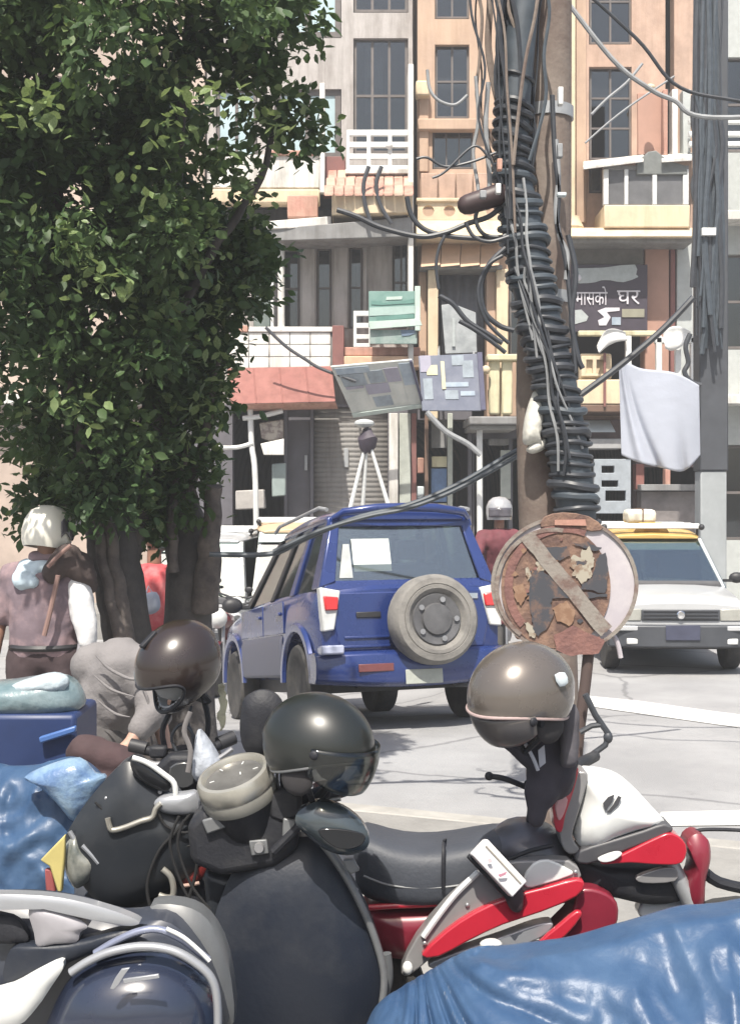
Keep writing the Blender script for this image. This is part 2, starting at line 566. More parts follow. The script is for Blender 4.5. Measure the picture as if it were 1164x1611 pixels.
# ================================================================== buildings
YB = 21.0
def window(root, x0, y0, x1, y1, Yw, frame=M_dwin, pane=G_win, bars=1, hbars=0, fw=3, back=True, fname="window", depth=0.06):
    """window part: frame with mullions, a pane sub-part; dark room box behind"""
    fx = fw
    mb = MB()
    # frame ring as one welded holed slab
    holes = []
    n = bars + 1; m = hbars + 1
    wx = (x1 - x0 - fx * (n + 1)) / n; wy = (y1 - y0 - fx * (m + 1)) / m
    for i in range(n):
        for j in range(m):
            a = x0 + fx + i * (wx + fx); b = y0 + fx + j * (wy + fx)
            holes.append((a, b, a + wx, b + wy))
    f = holed_wall(x0, y0, x1, y1, Yw, Yw + depth, holes).build(fname, frame, root, smooth=False)
    p = MB().fbox(x0 + 0.5, y0 + 0.5, x1 - 0.5, y1 - 0.5, Yw + depth * 0.4, Yw + depth * 0.4 + 0.008).build("pane", pane, f, smooth=False)
    return f

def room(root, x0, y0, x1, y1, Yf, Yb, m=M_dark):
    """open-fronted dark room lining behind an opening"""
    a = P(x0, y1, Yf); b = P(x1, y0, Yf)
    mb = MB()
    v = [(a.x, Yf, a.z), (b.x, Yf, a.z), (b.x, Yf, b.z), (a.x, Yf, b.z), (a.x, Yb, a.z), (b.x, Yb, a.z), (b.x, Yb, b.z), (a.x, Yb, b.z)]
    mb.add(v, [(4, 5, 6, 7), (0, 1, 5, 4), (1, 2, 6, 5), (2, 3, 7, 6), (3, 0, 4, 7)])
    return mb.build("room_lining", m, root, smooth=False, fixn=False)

TOP = -190
# ---------------------------------------------------------------- grey and white building
b1 = thing("shop_building", "grey and white building with curved balconies above the red shop awning", "building", (-1.0, 22, -0.5))
holes1 = [(444, 392, 472, 517), (498, 390, 522, 517), (549, 388, 571, 517), (617, 372, 645, 517)]
holed_wall(326, 378, 649, 640, 21.5, 21.8, holes1).build("wall", M_greyw, b1, smooth=False)
for h in holes1:
    window(b1, h[0] + 1, h[1] + 1, h[2] - 1, h[3] - 1, 21.6, M_dwin, G_dark, 1 if h[0] > 600 else 0, 1, 3)
    c = MB()
    rows = []
    for j in range(2):
        rows.append([(P(h[0] + (h[2] - h[0]) * t / 10, 0, 21.74).x, 21.74 + 0.02 * math.sin(t * 2.1), P(0, h[1] + 30 if j == 0 else h[3], 21.74).z) for t in range(11)])
    c.grid(rows).build("curtain", mat("brown_grey_curtain", (0.15, 0.13, 0.13), 0.9, var=0.2), b1, solid=0.004)
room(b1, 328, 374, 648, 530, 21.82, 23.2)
# pilaster strips between the windows
for a, b in ((474, 497), (524, 548), (573, 578)):
    MB().fbox(a + 1, 384, b - 1, 516, 21.45, 21.52).build("pilaster", M_greyw, b1, bevel=0.01)
# upper storey
holes_u = [(432, 140, 537, 250), (556, 60, 642, 242), (432, -90, 537, 60), (556, -110, 642, 20), (340, 140, 405, 250), (340, -90, 405, 60)]
holed_wall(326, TOP, 649, 300, 21.7, 22.0, holes_u).build("wall", M_greyw, b1, smooth=False)
window(b1, 433, 141, 536, 249, 21.76, M_dwin, M_bluec, 1, 0, 9)
window(b1, 433, -89, 536, 59, 21.76, M_dwin, M_bluec, 1, 0, 9)
window(b1, 341, 141, 404, 249, 21.76, M_dwin, M_bluec, 1, 0, 5)
window(b1, 341, -89, 404, 59, 21.76, M_dwin, M_bluec, 1, 0, 5)
window(b1, 557, 61, 641, 241, 21.78, M_dwin, G_dark, 2, 1, 4)
window(b1, 557, -109, 641, 19, 21.78, M_dwin, G_dark, 2, 1, 4)
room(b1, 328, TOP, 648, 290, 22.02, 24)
MB().grid([[(P(574 + 28 * t / 12, 0, 21.9).x, 21.9 + 0.02 * math.sin(t * 2.3), P(0, y, 21.9).z) for t in range(13)] for y in (70, 182)]).build("curtain", M_curt, b1, solid=0.004)
# terrace at the upper storey : parapet, red pillar, railing
MB().fbox(330, 243, 503, 296, 21.1, 21.3).build("parapet", M_white, b1, bevel=0.02)
MB().fbox(424, 236, 506, 244, 21.05, 21.35).build("coping", M_pink, b1, bevel=0.015)
MB().fbox(330, 297, 503, 320, 21.0, 21.3).build("ledge", M_cream, b1, bevel=0.03)
MB().fbox(452, 307, 500, 342, 20.96, 21.2).build("planter_box", M_pink, b1, bevel=0.02)
MB().fbox(507, 246, 543, 303, 21.15, 21.6).build("pillar", M_maroon, b1, bevel=0.01)
MB().fbox(503, 130, 511, 303, 21.0, 21.16).build("pillar", M_white, b1, bevel=0.01)
rl = holed_wall(545, 204, 648, 266, 20.95, 21.03, [(550 + i * 33.3, 213 + j * 18.5, 577 + i * 33.3, 223 + j * 18.5) for i in range(3) for j in range(3)]).build("railing", M_steel, b1, smooth=False, bevel=0.006)
MB().ball(P(612, 229, 20.93), 0.06).build("railing_boss", M_steel, rl)
MB().fbox(543, 266, 649, 273, 20.9, 21.6).build("balcony_slab", M_white, b1, bevel=0.01)
# sloped tiled canopy built tile by tile (two courses, curved end)
Mt = [M_pink, M_terra]
for r in range(3):
    for i in range(9):
        xa = 516 + r * -3 + i * (133 + r * 4) / 9
        ya, yb = 272 + r * 12, 285 + r * 12
        Ya, Yb2 = 21.15 - r * 0.27, 20.86 - r * 0.27
        w = (133 + r * 4) / 9 * 0.96
        lift = 0.012 * random.random()
        q = [P(xa, ya, Ya), P(xa + w, ya - 0.6, Ya), P(xa + w, yb - 0.6, Yb2), P(xa, yb, Yb2)]
        MB().hexa(q, (0, 0.01, 0.045 + lift)).build("roof_tile", Mt[(i + r) % 2 if random.random() < .4 else 0], b1, bevel=0.012, seg=1)
# curved cream fascia under the canopy and the balcony slab
def arc_slab(x0, x1, y0, y1, y0b, y1b, bulge, Yc, th, m, name, dep=1.1):
    secs = []
    for t in np.linspace(0, 1, 15):
        px = x0 + (x1 - x0) * t
        Y = Yc - bulge * math.sin(math.pi * (0.12 + 0.76 * t))
        a = P(px, y0 + (y0b - y0) * t, Y); b = P(px, y1 + (y1b - y1) * t, Y)
        secs.append([a, b, b + Vector((0, dep, 0)), a + Vector((0, dep, 0))])
    return MB().loft(secs).build(name, m, b1, bevel=0.012)
arc_slab(522, 649, 306, 338, 299, 334, 0.35, 20.75, 0.2, M_cream, "balcony_front")
arc_slab(404, 521, 349, 361, 340, 357, 0.2, 20.75, 0.2, M_white, "balcony_edge")
arc_slab(400, 649, 362, 380, 341, 372, 0.35, 20.85, 0.2, M_greyp, "balcony_soffit", 0.75)  # slab edge coloured grey for the shadow under the balcony
# thin columns and pipes
for a, b, m in ((437, 448, M_white), (426, 431, M_steel)):
    p0, p1 = P((a + b) / 2, 372, 20.9), P((a + b) / 2, 520, 20.9)
    MB().tube([p0, p1], abs(P(b, 0, 20.9).x - P(a, 0, 20.9).x) / 2, 12).build("column", m, b1)
MB().fbox(399, 380, 425, 520, 21.2, 21.5).build("shutter_leaf", mat("grey_green_shutter", (0.12, 0.15, 0.14), 0.7, var=0.2), b1, bevel=0.01)
MB().fbox(642, 100, 650.5, 640, 20.75, 21.4).build("corner_column", M_white, b1, bevel=0.015)
# tiled white parapet above the awning: every tile laid singly
MB().fbox(356, 518, 523, 582, 20.9, 21.1).build("parapet", M_greyp, b1)
MB().fbox(354, 512, 390, 522, 20.85, 21.1).build("coping", M_pink, b1, bevel=0.01)
MB().fbox(391, 514, 523, 522, 20.85, 21.1).build("coping", M_tilew, b1, bevel=0.01)
for i in range(5):
    for j in range(3):
        x = 360 + i * 32.2; y = 523 + j * 19.5
        MB().fbox(x, y, x + 31, y + 18.3, 20.885 - 0.005 * random.random(), 20.91).build("wall_tile", M_tilew, b1, bevel=0.006, seg=1)
# faded red awning board with shallow seams
aw = MB()
q0 = [P(358, 581, 20.75), P(522, 578, 20.75), P(528, 632, 20.15), P(362, 636, 20.15)]
aw.hexa(q0, (0, 0.06, 0.03))
aw.build("awning_board", M_redb, b1, bevel=0.01)
for t in (0.25, 0.5, 0.75):
    a = q0[0].lerp(q0[1], t); b = q0[3].lerp(q0[2], t)
    MB().tube([a + Vector((0, -0.004, 0.0)), b + Vector((0, -0.004, 0))], 0.012, 6).build("seam_batten", M_redb, b1)
q1 = [P(362, 636, 20.16), P(528, 632.5, 20.16), P(531, 640, 20.3), P(366, 644, 20.3)]
MB().hexa(q1, (0, 0.5, 0.0)).build("awning_soffit", M_pink, b1, bevel=0.01)
MB().fbox(523, 512, 541, 580, 20.8, 21.4).build("pillar", M_maroon, b1, bevel=0.01)
MB().fbox(541, 546, 661, 560, 20.9, 21.4).build("ledge", M_pink, b1, bevel=0.02)
MB().fbox(541, 560, 661, 578, 20.8, 21.4).build("ledge", mat("pale_orange_paint", (0.6, 0.4, 0.27), 0.8, var=0.15), b1, bevel=0.02)
holed_wall(556, 489, 582, 546, 20.9, 20.96, [(561, 497, 580, 508), (561, 516, 580, 526), (561, 533, 580, 540)]).build("railing", M_steel, b1, smooth=False, bevel=0.005)
# ground floor
holes_g = [(366, 645, 447, 1010), (452, 640, 488, 1010), (493, 640, 610, 1010), (642, 660, 736, 1010)]
holed_wall(240, 636, 742, 1010, 21.2, 21.5, holes_g).build("wall", M_slate, b1, smooth=False)
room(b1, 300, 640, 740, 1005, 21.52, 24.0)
MB().fbox(452, 641, 488, 1005, 21.3, 21.36).build("door", M_slate, b1, bevel=0.01)
MB().fbox(479, 716, 484, 740, 21.26, 21.3).build("door_handle", M_galv, b1, bevel=0.005)
# roller shutter with formed slats
rows = []
zt, zb = P(0, 641, 21.3).z, P(0, 1004, 21.3).z
nsl = 46
for i in range(nsl * 4 + 1):
    t = i / (nsl * 4)
    rows.append([(P(493.5, 0, 21.3).x, 21.32 - 0.018 * abs(math.sin(t * nsl * math.pi)), zt + (zb - zt) * t), (P(609.5, 0, 21.3).x, 21.32 - 0.018 * abs(math.sin(t * nsl * math.pi)), zt + (zb - zt) * t)])
MB().grid(rows).build("roller_shutter", M_shut, b1, angle=80, solid=0.006)
MB().fbox(541, 705, 548, 735, 21.24, 21.3).build("shutter_lock", M_galv, b1, bevel=0.004)
# doorway posts and hanging things in the bay by the posters
for a, b, m in ((612, 626, M_white), (628, 646, mat("pale_green_post", (0.38, 0.4, 0.36), 0.7)), (647, 655, M_maroon), (668, 674, M_wood), (704, 712, mat("pale_green_post", (0.4, 0.4, 0.4)))):
    MB().fbox(a, 650, b, 1005, 20.95 if a < 620 else 21.1, 21.25).build("door_post", m, b1, bevel=0.01)
MB().fbox(678, 660, 703, 705, 21.3, 21.34).build("window_leaf", M_greyp, b1, bevel=0.01)
MB().fbox(679, 718, 703, 735, 21.25, 21.3).build("fascia_strip", M_creamy, b1, bevel=0.01)
MB().fbox(678, 737, 703, 790, 21.25, 21.3).build("notice_panel", mat("blue_notice", (0.12, 0.2, 0.36), 0.6, var=0.25, scale=9), b1, bevel=0.01)
MB().fbox(679, 792, 703, 850, 21.25, 21.3).build("lower_panel", M_creamy, b1, bevel=0.01)
MB().fbox(655, 720, 667, 745, 21.22, 21.3).build("notice_panel", M_pink, b1, bevel=0.02)
MB().fbox(655, 765, 667, 785, 21.22, 21.3).build("notice_panel", M_curt, b1, bevel=0.02)
# back block so the roof and sides are closed
MB().box2((P(326, 0, 21.5).x, 24.0, -0.6), (P(649, 0, 21.5).x, 31, 12.3)).build("rear_block", M_greyw, b1)

# shop goods under the awning
rk = thing("display_rack", "white metal display rack with goods in the dark shop under the red awning", "rack", (P(400, 0, 20.4).x, 20.5, -0.1))
ptube([(394, 640), (396, 700), (402, 760), (405, 1000)], 20.45, 4.5).build("post", M_steel, rk)
ptube([(382, 658), (410, 655), (445, 646)], 20.42, 4).build("arm", M_steel, rk)
ptube([(330, 704), (372, 704), (398, 697)], 20.42, 3.5).build("arm", M_steel, rk)
slab([(410, 698), (447, 690), (447, 716), (415, 716)], 20.5, 0.05).build("shelf", M_white, rk, bevel=0.01)
slab([(409, 666), (446, 660), (446, 690), (425, 694), (412, 690)], 20.7, 0.2).build("stacked_goods", mat("mixed_packets", (0.42, 0.38, 0.33), 0.7, rgb2=(0.2, 0.16, 0.15), scale=11), rk, bevel=0.02)
slab([(372, 772), (416, 770), (418, 800), (372, 802)], 20.6, 0.3).build("counter", mat("shop_counter", (0.36, 0.34, 0.32), 0.7), rk, bevel=0.02)
slab([(428, 730), (450, 728), (450, 780), (428, 782)], 20.75, 0.1).build("hanging_cloth", mat("grey_green_cloth", (0.26, 0.31, 0.3), 0.9), rk, bevel=0.02)

# ---------------------------------------------------------------- orange building
b2 = thing("orange_building", "orange building with oval-pierced cream balcony behind the utility pole", "building", (2.0, 22, -0.5))
holes2 = [(684, 70, 738, 187), (680, 206, 744, 266), (684, -120, 738, 30), (690, 421, 764, 655), (800, 60, 880, 260), (800, 420, 880, 560)]
holed_wall(657, TOP, 888, 660, 21.45, 21.8, holes2).build("wall", M_orange, b2, smooth=False)
room(b2, 660, TOP, 886, 655, 21.82, 23.5)
window(b2, 685, 71, 737, 186, 21.55, M_dwin, G_dark, 1, 1, 3)
window(b2, 685, -119, 737, 29, 21.55, M_dwin, G_dark, 1, 1, 3)
window(b2, 681, 207, 743, 265, 21.55, M_dwin, G_win, 2, 0, 2)
window(b2, 801, 61, 879, 259, 21.55, M_dwin, G_dark, 2, 1, 3)
window(b2, 801, 421, 879, 559, 21.55, M_dwin, G_dark, 1, 1, 3)
MB().fbox(657, 186, 790, 204, 21.3, 21.5).build("string_course", M_orange, b2, bevel=0.02)
MB().fbox(659, 150, 674, 270, 21.38, 21.5).build("pilaster", M_orange, b2, bevel=0.015)
MB().fbox(654, 126, 676, 150, 21.2, 21.5).build("capital", M_cream, b2, bevel=0.03)
for i, (a, b) in enumerate(((662, 688), (690, 716), (718, 743), (745, 770))):
    MB().fbox(a, 272, b, 314, 21.36 - 0.01 * (i % 2), 21.5).build("facing_panel", M_terra, b2, bevel=0.012)
# pierced balcony front: oval holes
def pierced(x0, y0, x1, y1, Yf, th, n, root):
    mb = MB(); w = (x1 - x0) / n; K = 24
    for i in range(n):
        xa = x0 + i * w; cx, cy = xa + w / 2, (y0 + y1) / 2
        out, inn = [], []
        for k in range(K):
            a = 2 * math.pi * k / K
            ca, sa = math.cos(a), math.sin(a)
            s = 1 / max(abs(ca), abs(sa))
            out.append(P(cx + ca * s * w / 2, cy + sa * s * (y1 - y0) / 2, Yf))
            inn.append(P(cx + ca * w * 0.27, cy + sa * (y1 - y0) * 0.31, Yf))
        h = Vector((0, th, 0))
        b = len(mb.v)
        mb.v += out + inn + [p + h for p in out] + [p + h for p in inn]
        for k in range(K):
            k2 = (k + 1) % K
            mb.f += [(b + k, b + k2, b + K + k2, b + K + k), (b + 2 * K + k2, b + 2 * K + k, b + 3 * K + k, b + 3 * K + k2), (b + K + k, b + K + k2, b + 3 * K + k2, b + 3 * K + k)]
            mb.f.append((b + k2, b + k, b + 2 * K + k, b + 2 * K + k2))
    o = mb.build("pierced_parapet", M_cream, root)
    return o
pierced(657, 317, 790, 346, 20.9, 0.14, 4, b2)
MB().fbox(655, 311, 792, 317, 20.85, 21.1).build("coping", M_cream, b2, bevel=0.015)
MB().hexa([P(654, 346, 20.88), P(792, 346, 20.88), P(792, 372, 20.6), P(654, 372, 20.6)], (0, 0.85, 0)).build("cornice", M_cream, b2, bevel=0.03)
# sloping orange slabs below the cornice, one by one
for i in range(4):
    xa = 664 + i * 31
    q = [P(xa, 382, 21.25), P(xa + 29.5, 380, 21.25), P(xa + 28, 417, 20.8), P(xa - 2, 420, 20.8)]
    MB().hexa(q, (0, 0.05, 0.04)).build("canopy_slab", mat("light_orange_slab", (0.52, 0.36, 0.25), 0.85, var=0.16, scale=3), b2, bevel=0.012)
MB().fbox(660, 417, 790, 423, 20.9, 21.5).build("lintel", M_greyp, b2, bevel=0.01)
for a, b, m in ((673, 689, M_cream), (659, 671, M_orange), (765, 779, M_orange), (781, 799, M_cream)):
    MB().fbox(a, 423, b, 660, 21.0 if m is M_cream else 21.2, 21.5).build("pilaster", m, b2, bevel=0.015)
MB().grid([[(P(694 + 66 * t / 20, 0, 21.7).x, 21.7 + 0.03 * math.sin(t * 1.4), P(0, y, 21.7).z) for t in range(21)] for y in (424, 560)]).build("curtain", mat("slate_blue_curtain", (0.2, 0.21, 0.25), 0.9, var=0.2, scale=6), b2, solid=0.005)
# lower balustrade in pale yellow
for i, (a, b) in enumerate(((769, 786), (789, 806), (812, 832))):
    MB().fbox(a, 566, b, 652, 20.7, 20.78).build("balustrade_panel", M_creamy, b2, bevel=0.03)
MB().fbox(766, 557, 836, 567, 20.6, 20.9).build("handrail", M_creamy, b2, bevel=0.02)
MB().ball(P(764, 582, 20.6), 0.075).build("finial", M_cream, b2)
MB().fbox(738, 655, 842, 668, 20.0, 21.45).build("awning_slab", M_greyp, b2, bevel=0.02)
MB().fbox(740, 668, 812, 676, 20.1, 21.45).build("awning_soffit", M_pave, b2, bevel=0.02)
MB().tube([P(754, 676, 20.3), P(755, 990, 20.3)], 0.05, 12).build("awning_post", M_steel, b2)
holes_g2 = [(746, 690, 800, 1010), (806, 690, 886, 1010)]
holed_wall(743, 662, 889, 1010, 21.3, 21.6, holes_g2).build("wall", M_slate, b2, smooth=False)
room(b2, 744, 665, 888, 1008, 21.62, 24)
MB().fbox(787, 708, 803, 785, 21.0, 21.06).build("door_leaf", mat("pale_green_post", (0.38, 0.4, 0.36)), b2, bevel=0.01)
MB().fbox(770, 690, 800, 700, 20.9, 21.2).build("sign_tray", M_greyp, b2, bevel=0.01)
MB().box2((P(657, 0, 21.5).x, 24, -0.6), (P(888, 0, 21.5).x, 31, 12.3)).build("rear_block", M_orange, b2)

# ---------------------------------------------------------------- terracotta building
b3 = thing("terracotta_building", "terracotta building with cream pilasters and a glazed box window over the black sign", "building", (4.3, 22, -0.5))
holes3 = [(926, 105, 993, 252), (926, 262, 948, 304), (926, -130, 993, 70), (1046, -100, 1060, 250), (898, 380, 1012, 640)]
holed_wall(888.5, TOP, 1092, 660, 21.4, 21.7, holes3).build("wall", M_terra, b3, smooth=False)
room(b3, 890, TOP, 1090, 655, 21.72, 23.5)
window(b3, 927, 106, 992, 251, 21.5, M_dwin, G_dark, 1, 2, 3)
window(b3, 927, 263, 947, 303, 21.5, M_dwin, G_dark, 0, 0, 3)
window(b3, 927, -129, 992, 69, 21.5, M_dwin, G_dark, 1, 2, 3)
MB().fbox(890, TOP, 905, 350, 21.0, 21.4).build("pilaster", M_cream, b3, bevel=0.015)
MB().lathe([(0.16, 0), (0.2, 0.08), (0.14, 0.2), (0.13, 0.26)], Matrix.Translation(P(899, 366, 20.95)), 16).build("pilaster_base", M_cream, b3)
MB().fbox(906, TOP, 922, 350, 21.34, 21.41).build("wall_strip", M_orange, b3, bevel=0.01)
MB().fbox(1003, 146, 1040, 243, 21.33, 21.41).build("wall_panel", mat("rose_terracotta", (0.40, 0.235, 0.18), 0.9, var=0.12, scale=2), b3, bevel=0.01)
for a, b, m in ((1043, 1050, M_pink), (1057, 1066, M_white), (1074, 1086, mat("pale_grey_plaster", (0.42, 0.44, 0.43), 0.9, var=0.1))):
    MB().fbox(a, 140, b, 245, 21.15, 21.4).build("pipe_casing", m, b3, bevel=0.012)
MB().ball(P(1022, 138, 20.8), (0.09, 0.09, 0.06)).build("lamp_shade", M_cream, b3)
# glazed box window
bw = MB().fbox(950, 322, 1085, 358, 20.5, 21.4).build("box_window_base", M_cream, b3, bevel=0.02)
MB().hexa([P(917, 262, 20.4), P(1012, 250, 20.4), P(1012, 243, 21.35), P(917, 254, 21.35)], (0, 0, -0.05)).build("sun_shade", M_white, b3, bevel=0.008)
MB().hexa([P(1040, 250, 20.4), P(1088, 247, 20.4), P(1088, 240, 21.35), P(1040, 243, 21.35)], (0, 0, -0.06)).build("sun_shade", M_white, b3, bevel=0.008)
slab([(1000, 256), (1018, 240), (1030, 238), (1050, 254), (1078, 262), (1080, 276), (1000, 276)], 20.55, 0.12).build("pediment", mat("grey_green_slate", (0.16, 0.17, 0.165), 0.8, var=0.2), b3, bevel=0.015)
for a, b in ((949, 957), (982, 988), (1026, 1033), (1074, 1083)):
    MB().fbox(a, 266, b, 322, 20.5, 20.6).build("mullion", M_steel, b3, bevel=0.008)
MB().fbox(949, 260, 1083, 267, 20.52, 20.6).build("head_rail", M_greyp, b3, bevel=0.008)
for a, b in ((957, 982), (988, 1026), (1033, 1074)):
    MB().fbox(a, 267, b, 322, 20.55, 20.558).build("pane", mat("dusty_glass", (0.13, 0.13, 0.135), 0.25, var=0.25, scale=3), b3)
MB().fbox(957, 270, 1076, 322, 20.9, 21.4).build("box_window_back", M_greyp, b3)
MB().hexa([P(884, 358, 20.6), P(1092, 358, 20.6), P(1092, 372, 20.35), P(884, 372, 20.35)], (0, 1.05, 0)).build("cornice", M_cream, b3, bevel=0.02)
MB().fbox(890, 373, 1090, 381, 20.5, 21.4).build("soffit", M_greyp, b3, bevel=0.01)
MB().fbox(898, 382, 1012, 416, 21.1, 21.3).build("fascia_or_shade_board", mat("grey_olive_shade", (0.17, 0.16, 0.145), 0.8, var=0.3, scale=3), b3, bevel=0.015)  # grey-olive board put in for the shade under the cornice
for a, b, m in ((1014, 1052, mat("rose_terracotta", (0.4, 0.235, 0.18))), (1054, 1062, M_maroon), (1064, 1090, mat("pale_grey_plaster", (0.42, 0.44, 0.43)))):
    MB().fbox(a, 381, b, 655, 21.1, 21.41).build("pilaster", m, b3, bevel=0.015)
# first-floor balcony rail
MB().fbox(910, 520, 1032, 528, 20.3, 20.42).build("handrail", M_creamy, b3, bevel=0.015)
for a in (984, 1032, 1062, 1086):
    MB().fbox(a, 528 if a != 1062 else 545, a + 9, 640, 20.3, 20.4).build("baluster", M_steel, b3, bevel=0.01)
MB().fbox(1030, 530, 1095, 540, 20.3, 20.42).build("handrail", M_steel, b3, bevel=0.015)
MB().fbox(912, 556, 962, 596, 20.5, 20.7).build("balcony_panel", M_cream, b3, bevel=0.03)
holed_wall(914, 560, 960, 592, 20.42, 20.5, [(922, 566, 932, 588), (938, 566, 950, 588)]).build("panel_fret", M_cream, b3, smooth=False, bevel=0.008)
MB().fbox(908, 597, 1092, 636, 20.4, 20.7).build("balcony_front", M_cream, b3, bevel=0.02)
MB().fbox(949, 555, 953, 640, 20.36, 20.4).build("down_pipe", M_maroon, b3, bevel=0.006)
MB().fbox(905, 637, 1095, 648, 20.4, 21.4).build("balcony_soffit", M_wood, b3, bevel=0.01)
# ground floor shops
holes_g3 = [(910, 690, 1000, 1010), (1052, 735, 1098, 1010), (1004, 735, 1048, 1010)]
holed_wall(889.5, 660, 1100, 1010, 21.3, 21.6, holes_g3).build("wall", mat("dusk_brown_wall", (0.15, 0.11, 0.11), 0.8, var=0.2), b3, smooth=False)
room(b3, 890, 665, 1098, 1008, 21.62, 24)
MB().hexa([P(916, 664, 20.9), P(960, 664, 20.9), P(968, 680, 20.6), P(914, 680, 20.6)], (0, 0.06, 0.03)).build("shop_awning", M_curt, b3, bevel=0.01)
MB().fbox(918, 690, 978, 706, 20.7, 21.3).build("fascia_or_shade_board", mat("grey_board", (0.33, 0.33, 0.33), 0.7), b3, bevel=0.015)
holed_wall(934, 722, 992, 808, 20.8, 20.9, [(946, 733, 966, 744), (946, 756, 972, 766), (952, 772, 984, 788)]).build("goods_stand", mat("pale_blue_grey_metal", (0.3, 0.33, 0.36), 0.6), b3, smooth=False, bevel=0.01)
MB().fbox(1000, 730, 1013, 770, 21.0, 21.3).build("shop_post", M_redb, b3, bevel=0.01)
MB().fbox(1046, 738, 1054, 768, 20.8, 21.0).build("shop_post", M_pink, b3, bevel=0.01)
MB().fbox(1008, 762, 1105, 772, 20.7, 21.3).build("counter_top", M_greyp, b3, bevel=0.01)
MB().fbox(1008, 773, 1105, 1000, 20.9, 21.25).build("counter_front", mat("grey_brown_boards", (0.19, 0.17, 0.165), 0.8, var=0.35, scale=3), b3, bevel=0.01)
MB().box2((P(890, 0, 21.5).x, 24, -0.6), (P(1092, 0, 21.5).x, 31, 12.3)).build("rear_block", M_terra, b3)

# ---------------------------------------------------------------- buildings that carry on past the picture
def plain_building(name, label, x0, x1, Yf, m, floors, root_x):
    r = thing(name, label, "building", (root_x, Yf + 1, -0.5))
    holes = []
    xx = []
    n = max(2, int((x1 - x0) / 130))
    for i in range(n):
        a = x0 + (x1 - x0) * (i + 0.25) / n; b = x0 + (x1 - x0) * (i + 0.75) / n
        for y in floors: holes.append((a, y, b, y + 150))
    holed_wall(x0, TOP, x1, 1010, Yf, Yf + 0.3, holes).build("wall", m, r, smooth=False)
    for h in holes:
        window(r, h[0] + 1, h[1] + 1, h[2] - 1, h[3] - 1, Yf + 0.1, M_dwin, G_dark, 1, 1, 4)
    room(r, x0 + 2, TOP, x1 - 2, 1005, Yf + 0.32, Yf + 2.5)
    for y in (330, 620):
        MB().fbox(x0, y, x1, y + 16, Yf - 0.5, Yf).build("floor_slab", M_white, r, bevel=0.02)
    MB().box2((P(x0, 0, Yf).x, Yf + 3, -0.6), (P(x1, 0, Yf).x, Yf + 9, 12.3)).build("rear_block", m, r)
    return r
plain_building("tan_building", "tan building half hidden behind the leafy tree", -700, 322, 21.6, mat("tan_plaster", (0.42, 0.34, 0.29), 0.9, var=0.2, scale=1.5), (120, 400, 680), -7)
br = plain_building("pale_building", "pale grey building with slatted balcony beside the terracotta one", 1104, 1900, 21.8, mat("pale_grey_plaster", (0.42, 0.44, 0.43)), (90, 400, 700), 9)
for i, y in enumerate((186, 206, 222)):
    MB().fbox(1084, y, 1180, y + 8, 20.9, 21.0).build("balcony_rail", M_steel, br, bevel=0.01)
for x in (1094, 1176):
    MB().fbox(x, 160, x + 8, 330, 20.88, 21.02).build("balcony_post", M_steel, br, bevel=0.01)
# ================================================================== signs and cloths on the facades
M_sgreen = mat("green_sign_paint", (0.13, 0.245, 0.215), 0.7, rgb2=(0.19, 0.31, 0.28), thr=(0.4, 0.65), scale=3)
M_sgreenl = mat("pale_green_sign_paint", (0.44, 0.54, 0.49), 0.7, var=0.12, scale=4)
M_sgreend = mat("dark_green_letters", (0.10, 0.22, 0.19), 0.6, var=0.15)
M_sgw = mat("weathered_sign_white", (0.46, 0.48, 0.46), 0.7, rgb2=(0.56, 0.57, 0.54), thr=(0.4, 0.65), scale=4)
M_sblue = mat("faded_blue_print", (0.27, 0.33, 0.40), 0.7, rgb2=(0.36, 0.42, 0.48), thr=(0.4, 0.6), scale=6)
M_slil = mat("faded_lilac_print", (0.30, 0.29, 0.36), 0.7, var=0.12, scale=5)
M_sbluel = mat("light_blue_print", (0.25, 0.29, 0.33), 0.7, var=0.3, scale=6)
M_black = mat("black_board", (0.045, 0.035, 0.05), 0.6, var=0.2)
M_letter = mat("white_lettering", (0.58, 0.56, 0.60), 0.7, var=0.08)
M_letterg = mat("grey_lettering", (0.36, 0.39, 0.39), 0.7, var=0.15)

g = thing("shop_sign", "green shop sign with pale green lower edge above the tilted signboard", "sign", P(620, 500, 20.6))
MB().fbox(580, 458, 652, 514, 20.55, 20.62).build("board", M_sgreen, g, bevel=0.006)
MB().fbox(652.5, 450, 661, 520, 20.53, 20.63).build("frame_side", M_sgreenl, g, bevel=0.006)
slab([(581, 484), (652, 481), (652, 494), (581, 497)], 20.545, 0.012).build("print_band", mat("mint_print", (0.33, 0.44, 0.41), 0.6, var=0.1), g)
slab([(592, 498), (651, 493), (651, 500), (592, 505)], 20.545, 0.012).build("print_band", M_sgreend, g)
slab([(580, 506), (660, 501), (664, 512), (582, 518)], 20.54, 0.03).build("frame_edge", M_sgreenl, g, bevel=0.004)
slab([(584, 473.5), (600, 473), (601, 476.5), (632, 474), (651, 470), (651, 477), (600, 480), (584, 479)], 20.545, 0.012).build("print_band", M_sgreend, g)
slab([(608, 467), (633, 466), (632, 471), (607, 472)], 20.545, 0.012).build("print_band", M_sgreenl, g)
MB().fbox(582, 518.5, 656, 541, 20.6, 20.66).build("lower_board", mat("dull_green_board", (0.17, 0.25, 0.23), 0.7, rgb2=(0.27, 0.33, 0.31), thr=(.4, .6), scale=5), g, bevel=0.006)
slab([(630, 519), (654, 519), (654, 524), (643, 528), (632, 529)], 20.595, 0.012).build("print_band", mat("slate_blue_print", (0.12, 0.17, 0.24), 0.7), g)

